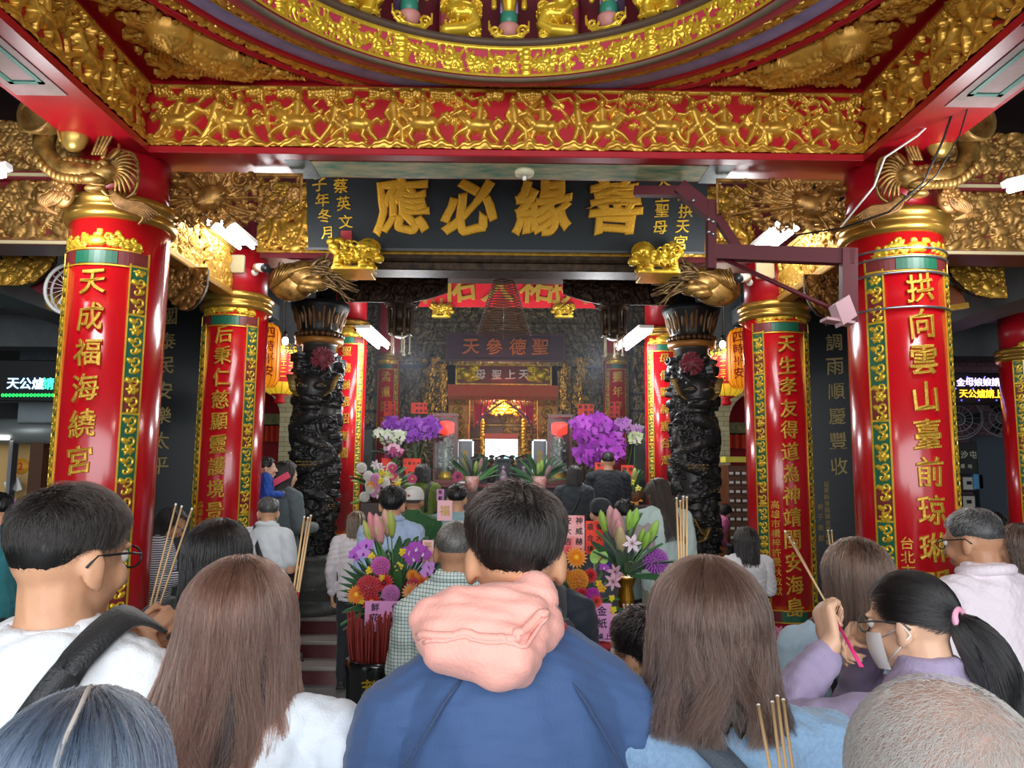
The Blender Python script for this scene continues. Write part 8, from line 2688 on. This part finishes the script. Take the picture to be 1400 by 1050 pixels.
table_card('red paper notice standing left of the brass vase lilies', 813, 735, 24, 44, 3.62, '香火鼎盛合境', cols=2)
table_card('pale pink paper notice with gold seal above the cropped grey hair', 608, 698, 20, 27, 5.4, '福', LPINK, 1, M('seal_gold', '#c49a4a', .5))
table_card('mauve paper strip behind the pale pink notice', 602, 677, 10, 16, 7.2, '敬獻', PINKPAPER, 1)
table_card('small pale pink paper notice at the shoulder of the checked shirt', 585, 755, 15, 32, 3.6, '平安', LPINK, 1, M('seal_gold', '#c49a4a', .5))
# incense box and its sticks
a, c = P(466, 905, 3.15), P(548, 905, 3.15)
q = Vector(((a.x + c.x) / 2, 3.28, 0)); R = (c.x - a.x) / 2 * 1.02
t = thing('incense_barrel', 'tall black lacquered octagonal barrel with gold characters full of red incense', 'incense barrel', q)
zt = a.z - .01
b = MB(); b.lathe([(R * .85, 0), (R * .9, .05), (R, zt - .3), (R * 1.0, zt - .05), (R * 1.06, zt - .03), (R * 1.06, zt), (R * .9, zt), (R * .88, zt - .1)], n=8, a0=PI / 8, a1=PI / 8 + 2 * PI); b.build('barrel', M('barrel_lacquer', '#101212', .18, coat=.6), t)
fm = plane_map((0, -R * .945, 0), (1, 0, 0), (0, 0, 1), (0, -1, 0))
lettering('gold_characters', [('萃', 0, zt - .10, .075), ('金', 0, zt - .19, .075), ('紙', 0, zt - .28, .075)], fm, GOLDB, t, .003, .012)
b = MB(); b.lathe([(R * .5, zt - .12), (R * .88, zt - .12)], n=24); b.build('sand', M('incense_ash', '#8d867c', .9), t)
random.seed(51)
for i in range(90):
 an, k = random.uniform(0, 2 * PI), math.sqrt(random.random()) * .8 * R
 p0 = Vector((q.x + k * math.cos(an), q.y + k * math.sin(an), zt - .12))
 ln = random.uniform(.22, .31)
 p1 = p0 + Vector((math.cos(an) * k / R * .04 + random.uniform(-.015, .015), math.sin(an) * k / R * .03 + random.uniform(-.01, .01), ln))
 b = MB(); b.tube([Vector((0, 0, 0)), p1 - p0], .0042, 6)
 tag(b.build('incense_stick', M('red_incense', '#8d2a24', .7), None, p0), 'red incense stick standing in the black octagonal barrel', 'incense stick', 'red sticks in the barrel', kind='thing')
# ------------------------------------------------------------------ orchids and flowers by the altar
def orchid_pot(label, px, py, Y, z, blobs, n, cols, pot=.11, sz=.05, ribbon=None):
 q = P(px, py, Y)
 t = thing('potted_orchid', label, 'orchid', (q.x, Y, z))
 b = MB(); b.lathe([(pot * .8, 0), (pot, .12), (pot * 1.05, .2), (pot * .9, .2), (pot * .85, .15)], n=24); b.build('pot', M('pot_maroon', '#4a1a28', .4), t)
 if Y < 11.05: b = MB(); b.box((-.16, -.13, ZD - z), (.16, .13, 0), .01); b.build('stand', M('stand_brown', '#3a2520', .5), t)
 tot = sum(bw[4] for bw in blobs)
 core = Vector((q.x, Y, z + .2))
 for (bx, by, rx, ry, w) in blobs:
  k = int(n * w / tot)
  c = P(bx, by, Y - .1)
  for i in range(k):
   a, r_ = i * 2.39996, math.sqrt((i + .5) / k)
   p = P(bx + rx * r_ * math.cos(a), by + ry * r_ * math.sin(a), Y - .1 - .12 * (1 - r_ * r_) + random.uniform(-.05, .05))
   put(t, 'bloom', 'orchid', random.choice(cols), '#6a1480', p, sz * random.uniform(.9, 1.2), face=(random.uniform(-.9, .9), -1, random.uniform(-.6, .7)))
  b = MB(); a = core - t.location; e = c - t.location
  b.tube([a, a + (e - a) * .5 + Vector((0, .03, .1)), e], .008, 6); b.build('stem', STEM, t)
 for i in range(6):
  an = i * 1.05
  put(t, 'leaf', 'leaf', GD, GD, core, .3, up=(math.cos(an), math.sin(an) - .3, .5))
 return t
PUR = ('#a040cc', '#b050dc', '#9030b8', '#bc66e0')
MAG = ('#b436c8', '#c244d2', '#a42cb8', '#cc58dc')
orchid_pot('potted purple orchid left of the altar with the wide red card above', 570, 625, 11.0, ztab - .05, [(566, 584, 34, 10, 3), (562, 594, 24, 7, 2), (588, 585, 12, 12, 1.5), (535, 580, 9, 8, 1)], 84, PUR, .14, .075)
orchid_pot('small white-green orchid below the left purple orchids', 540, 630, 10.7, ztab - .1, [(529, 597, 7, 7, 1), (545, 597, 7, 8, 1), (517, 593, 4, 3, .4)], 18, ('#dfe6c8', '#cfdcae', '#e8e4d8'), .08, .07)
orchid_pot('big mass of magenta orchids right of the altar', 815, 640, 10.4, 1.0, [(812, 583, 27, 14, 3), (800, 597, 14, 10, 1), (825, 605, 28, 14, 3), (815, 622, 26, 13, 3), (843, 618, 12, 12, 1)], 98, MAG, .2, .085)
orchid_pot('spray of white-lipped orchids reaching right of the magenta mass', 850, 640, 10.6, 1.0, [(850, 582, 12, 8, 1.4), (868, 588, 8, 4, .8)], 20, ('#d8a0dc', '#c070cc', '#e8d8ec'), .1, .07)
orchid_pot('tip of pale green orchids at the right end of the magenta spray', 866, 640, 10.5, 1.0, [(868, 599, 8, 6, 1)], 9, ('#e4ecc4', '#d4e0a8'), .07, .065)
t = arrangement('basket of mixed flowers on a dark stand above the light blue shirt', (P(525, 690, 7.9).x, 7.9, P(525, 686, 7.9).z), .16, .16, W2)
core = (P(525, 680, 7.9).x, 7.9, P(525, 678, 7.9).z)
random.seed(61)
bl = []
for i in range(44):
 px, py = random.gauss(525, 15), random.gauss(663, 13)
 py = min(py, 688)
 kind, col = random.choice((('gerbera', '#e88a2a'), ('tiny', '#f2dc2a'), ('lily', '#f2e4ea'), ('mum', '#e8a0c8'), ('lily', '#e8e89a'), ('mum', '#f4f0e8'), ('tiny', '#c84a8a'), ('gerbera', '#d8508a')))
 bl.append((kind, col, '#d8b030', px, py, 7.75 + random.uniform(-.1, .15), .055 if kind != 'tiny' else .045))
bouquet(t, core, bl, [('leaf', random.choice((GD, GL, GY)), random.gauss(525, 22), random.gauss(655, 18), 7.9, .3) for i in range(30)])
b = MB(); z = t.location.z; b.box((-.22, -.15, ZD - z), (.22, .2, 0), .01); b.build('stand', M('stand_brown', '#3a2520', .5), t)
orchid_pot('pink bow orchid pot under the left orchids', 537, 640, 10.5, P(537, 628, 10.5).z - .15, [(537, 618, 10, 8, 1)], 16, ('#d86a98', '#f0c0d4', '#b83a70'), .1, .06)
t = arrangement('vase of green leaves and lily buds on the altar left of the navy jacket hair', (P(645, 672, 10.2).x, 10.2, P(645, 672, 10.2).z), .09, .2, M('vase_white_red', '#c8b8b0', .4, var=(12, .4), col2='#b83a30'))
b = MB(); z = t.location.z; b.box((-.15, -.12, ZD - z), (.15, .12, 0), .01); b.build('pedestal', MATS['stand_brown'], t)
bouquet(t, (P(645, 660, 10.2).x, 10.2, P(645, 664, 10.2).z), [('bud', '#b07a8a', '#9ab85a', 656, 640, 10.1, .2), ('bud', '#8fb050', '#7aa03a', 650, 643, 10.1, .18), ('gerbera', '#a83060', '#401020', 626, 652, 10.0, .08)], [('leaf', random.choice((GD, GL)), 645 + random.gauss(0, 12), 638 + random.gauss(0, 6), 10.2, .35) for i in range(18)])
t = arrangement('vase of green leaves and lily buds on the altar right of the navy jacket hair', (P(738, 668, 10.2).x, 10.2, P(738, 672, 10.2).z), .09, .2, MATS['vase_white_red'])
b = MB(); z = t.location.z; b.box((-.15, -.12, ZD - z), (.15, .12, 0), .01); b.build('pedestal', MATS['stand_brown'], t)
bouquet(t, (P(736, 660, 10.2).x, 10.2, P(736, 664, 10.2).z), [('bud', '#b07a8a', '#9ab85a', 748, 650, 10.1, .2), ('bud', '#9ab85a', '#7aa03a', 740, 643, 10.1, .2), ('bud', '#9ab85a', '#7aa03a', 736, 646, 10.1, .18)], [('leaf', random.choice((GD, GL)), 736 + random.gauss(0, 12), 640 + random.gauss(0, 6), 10.2, .35) for i in range(18)])
t = arrangement('bouquet with yellow and orange flowers right of the man in the black sweater', (P(866, 690, 9.0).x, 9.0, P(866, 690, 9.0).z), .12, .15, W2)
b = MB(); z = t.location.z; b.box((-.2, -.14, ZD - z), (.2, .14, 0), .01); b.build('stand', MATS['stand_brown'], t)
bouquet(t, (P(866, 682, 9.0).x, 9.0, P(866, 684, 9.0).z), [('lily', '#f0a030', '#c06010', 868, 682, 8.9, .1), ('tiny', '#d8d040', None, 862, 660, 8.9, .06), ('bud', '#c8d070', '#9ab85a', 868, 656, 8.9, .2), ('tiny', '#e8e060', None, 872, 668, 8.9, .05)], [('leaf', random.choice((GD, GL, GY)), 864 + random.gauss(0, 9), 660 + random.gauss(0, 10), 9.0, .3) for i in range(18)])
# ------------------------------------------------------------------ side aisles: counter, brick pier, drawers, shelves
t = thing('service_counter', 'brown counter booth with lit cream window and round canopy in the left aisle', 'counter', (P(40, 690, 6.6).x, 6.6, 0))
L0 = Vector(t.location)
def lq(px, py, Y=6.6): return P(px, py, Y) - L0
a, c = lq(18, 900), lq(60, 603)
b = MB(); b.box((a.x, 0, 0), (c.x, .12, c.z)); b.build('brown_door', M('brown_door', '#5a3a26', .4, var=(3, .3)), t)
a, c = lq(-60, 720), lq(18, 600)
b = MB(); b.box((a.x, .25, -.0), (c.x, .3, c.z)); b.build('back_panel', M('cream_panel', '#c9a468', .5), t)
b = MB(); b.box((c.x - .015, -.02, 0), (c.x + .015, .06, c.z)); b.build('post', STEEL, t)
b = MB(); z = lq(0, 700).z; b.box((a.x, -.1, z - .03), (c.x, .25, z)); b.build('shelf', WHITE, t)
b = MB(); z = lq(0, 602).z; b.tube([(a.x, -.06, z + .02), (c.x, -.06, z + .02)], .02, 8); b.build('light_strip', M('strip_lit', '#f4f2e8', .4, emis=3), t)
a, c = lq(-60, 600), lq(90, 578)
b = MB(); b.tube([(a.x, .05, (a.z + c.z) / 2), (c.x, .05, (a.z + c.z) / 2)], .11, 24); b.build('canopy', M('grey_canopy', '#7d8482', .35, .3), t)
q = lq(4, 637); b = MB(); b.tube([(q.x, .248, q.z), (q.x, .24, q.z)], .07, 24); b.build('number_disc', M('disc_orange', '#e8a028', .5), t)
lettering('number', [('2', q.x, q.z, .09)], plane_map((0, .239, 0), (1, 0, 0), (0, 0, 1), (0, -1, 0)), M('disc_red', '#c03020', .5), t, .003, .012)
q = lq(8, 668); b = MB(); b.obox((q.x, .1, q.z + .02), (.06, 0, .02), (0, .01, 0), (-.02, 0, .05)); b.build('leaflet', WHITE, t)
q = lq(6, 690); b = MB(); b.box((q.x - .06, .05, q.z - .06), (q.x + .06, .06, q.z + .05)); b.build('pink_notice', PINKPAPER, t)
TILE = brick_mat('red_brown_tile', '#5a2f28', '#4a2620', '#8a7068', 9, .5, .25)
b = MB(); a, c = P(64, 900, 6.75), P(104, 603, 6.75); b.box((a.x, 6.75, 0), (c.x, 7.2, 3.2)); struct(b.build('wall_pier', TILE))
b = MB(); a, c = P(22, 578, 6.5), P(92, 548, 6.5); b.box((a.x, 6.5, a.z), (c.x, 6.56, c.z), .01); tag(b.build('metal_panel', M('brushed_metal', '#9aa5a8', .35, .5, var=(4, .3)), None), 'pale brushed metal panel under the light board in the left aisle', 'panel', kind='thing')
b = MB(); a, c = P(-60, 600, 6.7), P(100, 548, 6.7); b.box((a.x, 6.7, a.z), (c.x, 6.75, c.z)); struct(b.build('trim_6', DARK))
# red gateways through the arches
for sx, px0, px1, py0, py1, nm in ((-1, 352, 380, 582, 604, 'left'), (1, 988, 1020, 594, 613, 'right')):
 a, c = P(px0, py1, 9.96), P(px1, py0, 9.96)
 t = thing('red_curtain', 'red valance hung across the opening beyond the %s archway' % nm, 'curtain', ((a.x + c.x) / 2, 9.96, a.z))
 b = MB(); w = c.x - a.x
 vs = [((-w / 2 + w * i / 20) * 1.8, .015 * math.sin(i * 2), z) for z in (0, c.z - a.z) for i in range(21)]
 b.add(vs, [(i, i + 1, 22 + i, 21 + i) for i in range(20)], True); b.add([(x, y + .01, z) for x, y, z in vs], [(i + 21, i + 22, i + 1, i) for i in range(20)], True); b.build('cloth', M('valance_scarlet', '#e03a1e', .6), t)
 b = MB(); b.tube([(-w, .02, c.z - a.z), (w, .02, c.z - a.z)], .015, 8); b.build('rod', GOLDK, t)
 b = MB(); q = P((px0 + px1) / 2, py0 - 14, 9.99); b.box((q.x - .7, 10.0, ZD), (q.x + .7, 10.1, 3.3)); struct(b.build('wall_room_' + nm, M('red_room', '#a3182c', .5)))
 b = MB(); q0, q1 = P(px0 - 6, py0 - 2, 9.95), P(px1 + 8, py0 - 16, 9.95); b.box((q0.x, 9.94, q0.z), (q1.x, 10.0, q1.z)); tag(b.build('painted_board', M('pale_painted_board', '#b8ba84', .6, var=(14, .4), col2='#6f7a5a')), 'pale painted board over the red valance in the %s archway' % nm, 'board', kind='thing')
t = thing('fortune_drawers', 'brown cabinet of small labelled fortune slip drawers beyond the right stone dragon column', 'drawer cabinet', (P(1014, 680, 8.3).x, 8.3, ZD))
L0 = Vector(t.location)
a, c = P(998, 760, 8.3) - L0, P(1030, 636, 8.3) - L0
b = MB(); b.box((a.x, .02, 0), (c.x, .4, c.z), .01); b.build('body', M('drawer_wood', '#6b4026', .5, var=(6, .3)), t)
w = c.x - a.x; nr, nc = 12, 4
for i in range(nr):
 for j in range(nc):
  x, z = a.x + w * (j + .5) / nc, c.z - .04 - (c.z - .3) * (i + .5) / nr
  b = MB(); b.box((x - w / nc * .45, .0, z - .032), (x + w / nc * .45, .03, z + .032), .003); b.m = 1; b.box((x - w / nc * .32, -.003, z - .012), (x + w / nc * .32, 0, z + .014)); b.build('drawer', [MATS['drawer_wood'], WHITE], t)
b = MB(); q = P(1010, 632, 8.3); b.obox(q + Vector((0, .1, .03)), (.14, 0, .0), (0, .1, 0), (0, 0, .03)); tag(b.build('paper_stack', M('yellow_paper', '#e4d84a', .6)), 'stack of yellow paper on top of the fortune slip cabinet', 'paper stack', kind='thing')
# right aisle back: tiled wall with framed calligraphy, wall fans, dark door
b = MB(); a, c = P(1284, 900, 8.2), P(1345, 555, 8.2); b.box((a.x - .3, 8.2, 0), (c.x + 1.6, 8.4, 3.6)); struct(b.build('wall_aisle_right', brick_mat('mauve_tile', '#7a5560', '#6d4a55', '#4a353c', 5, .5, .25)))
b = MB(); a, c = P(1352, 900, 8.1), P(1420, 597, 8.1); b.box((a.x, 8.08, 0), (c.x, 8.2, c.z)); struct(b.build('door_1', M('blue_grey_door', '#3a4650', .45)))
a, c = P(1292, 648, 8.05), P(1340, 605, 8.05)
t = thing('framed_calligraphy', 'dark framed calligraphy with white brush characters in the right aisle', 'picture', ((a.x + c.x) / 2, 8.1, a.z))
w, h = c.x - a.x, c.z - a.z
b = MB(); b.box((-w / 2, 0, 0), (w / 2, .04, h), .005); b.build('panel', M('calligraphy_black', '#2a2a28', .5), t)
lettering('characters', [(ch, -w / 2 + w * (i + .5) / 4, h * .62, w / 4 * .8) for i, ch in enumerate('十白沙屯')] + [(ch, -w / 2 + w * (i + .8) / 5, h * .25, w / 5 * .6) for i, ch in enumerate('台一場地')], plane_map((0, -.001, 0), (1, 0, 0), (0, 0, 1), (0, -1, 0)), M('brush_white', '#d8d4b8', .6), t, .002, .014)
for k, (px0, px1, py0, py1, nm) in enumerate(((1320, 1340, 650, 672, 'upper'), (1320, 1340, 676, 698, 'lower'), (1294, 1312, 640, 690, 'tall'))):
 a, c = P(px0, py1, 8.05), P(px1, py0, 8.05)
 b = MB(); b.box((a.x, 8.12, a.z), (c.x, 8.18, c.z), .006); b.m = 1; b.box((a.x + .02, 8.115, a.z + .02), (c.x - .02, 8.12, c.z - .02)); b.m = 2; b.box(((a.x + c.x) / 2 - .025, 8.11, a.z + .07), ((a.x + c.x) / 2 + .025, 8.115, c.z - .06))
 tag(b.build('notice_frame', [M('notice_black', '#2a2726', .5), M('notice_white', '#c9c5b8', .6), INK]), '%s framed white notice below the calligraphy in the right aisle' % nm, 'notice', kind='thing')
b = MB(); q = P(1345, 656, 8.0); b.box((q.x - .05, 8.08, q.z - .1), (q.x + .05, 8.18, q.z + .06), .01); tag(b.build('soap_dispenser', M('dispenser_blue', '#5a9ac8', .4)), 'light blue wall dispenser beside the framed notices', 'dispenser', kind='thing')
for px, py, R_, nm in ((1310, 572, .21, 'white caged wall fan turned aside in the right aisle'), (1372, 570, .2, 'dark wall fan farther right in the right aisle')):
 q = P(px, py, 7.6)
 t = thing('wall_fan', nm, 'fan', q)
 t.rotation_euler = (rad(10), 0, rad(-35))
 b = MB()
 for rr_, yy in ((R_, 0), (R_ * .92, .07), (R_ * .6, -.05), (R_ * .3, -.06)): b.tube([(rr_ * math.cos(a), yy, rr_ * math.sin(a)) for a in [2 * PI * i / 28 for i in range(28)]], .005, 5, True)
 for i in range(18):
  a = 2 * PI * i / 18; b.tube([(R_ * .1 * math.cos(a), -.06, R_ * .1 * math.sin(a)), (R_ * .6 * math.cos(a), -.05, R_ * .6 * math.sin(a)), (R_ * math.cos(a), 0, R_ * math.sin(a)), (R_ * .6 * math.cos(a), .09, R_ * .6 * math.sin(a))], .0025, 4)
 b.build('guard', M('fan_grey', '#8d9498', .5), t)
 b = MB(); b.cap((0, .02, 0), (0, .16, 0), .05, .045)
 for i in range(3):
  a = 2 * PI * i / 3; b.obox((.5 * R_ * math.cos(a), .01, .5 * R_ * math.sin(a)), (.4 * R_ * math.cos(a), .01, .4 * R_ * math.sin(a)), (-.2 * R_ * math.sin(a), .02, .2 * R_ * math.cos(a)), (0, .002, 0))
 b.build('blades_and_motor', DARK, t)
 b = MB(); b.tube([(0, .14, 0), (0, .3, -.05), (.1, .75, -.12)], .02, 8); b.build('wall_arm', M('fan_arm', '#4f7a80', .5), t)
b = MB(); b.lathe([(.035, 0), (.035, .9), (.03, .92), (.03, 1.0), (.04, 1.0), (.04, 1.03)], (0, 0, 0), 16); b.lathe([(.15, 0), (.15, .02), (.05, .04)], (0, 0, 0), 20)
q = P(999, 735, 7.2); tag(b.build('queue_post', M('dark_steel', '#4a4f55', .3, .7), None, (q.x, 7.2, .15)), 'dark steel queue post beside the person in the pink jacket', 'post', kind='thing')
for lab, poly, Y, col in (('dark red eave board with gold trim behind the left front column', ((40, 392), (104, 352), (104, 430), (72, 412)), 5.3, '#6a1220'), ('weathered orange board hung behind the right front column', ((1282, 385), (1312, 392), (1322, 418), (1282, 424)), 5.3, '#8a4a22')):
 q = [P(x, y, Y) for x, y in poly]; c = q[0]
 t = thing('eave_board', lab, 'board', c)
 b = MB(); b.prism([(p.x - c.x, p.z - c.z) for p in q], (0, 0, 0), (1, 0, 0), (0, 0, 1), (0, .05, 0)); b.bar((.3, .03, .1), (.3, .03, 3.56 - c.z), .03, .03); b.build('panel', M('board_' + col[1:], col, .5, var=(6, .3)), t)
 b = MB(); b.bar(q[-1] - c + Vector((0, -.01, 0)), q[-2] - c + Vector((0, -.01, 0)), .03, .04); b.ell(q[-1] - c, (.05, .04, .07)); b.build('gold_trim', GOLD, t)
# thin incense haze hanging in the hall before the altar
HZ = bpy.data.materials.new('incense_haze'); HZ.use_nodes = True
nt = HZ.node_tree; nt.nodes.remove(nt.nodes['Principled BSDF'])
vs_ = nt.nodes.new('ShaderNodeVolumeScatter'); vs_.inputs['Color'].default_value = (.82, .88, 1, 1); vs_.inputs['Density'].default_value = .017; vs_.inputs['Anisotropy'].default_value = .2
nt.links.new(vs_.outputs[0], nt.nodes['Material Output'].inputs['Volume'])
b = MB(); b.box((-2.0, 8.35, .6), (2.0, 13.4, 4.2)); tag(b.build('incense_haze', HZ), 'thin bluish incense haze in the hall before the altar', 'haze', kind='stuff')
print('DONE', len(bpy.data.objects), sum(len(o.data.polygons) for o in bpy.data.objects if o.type == 'MESH'))
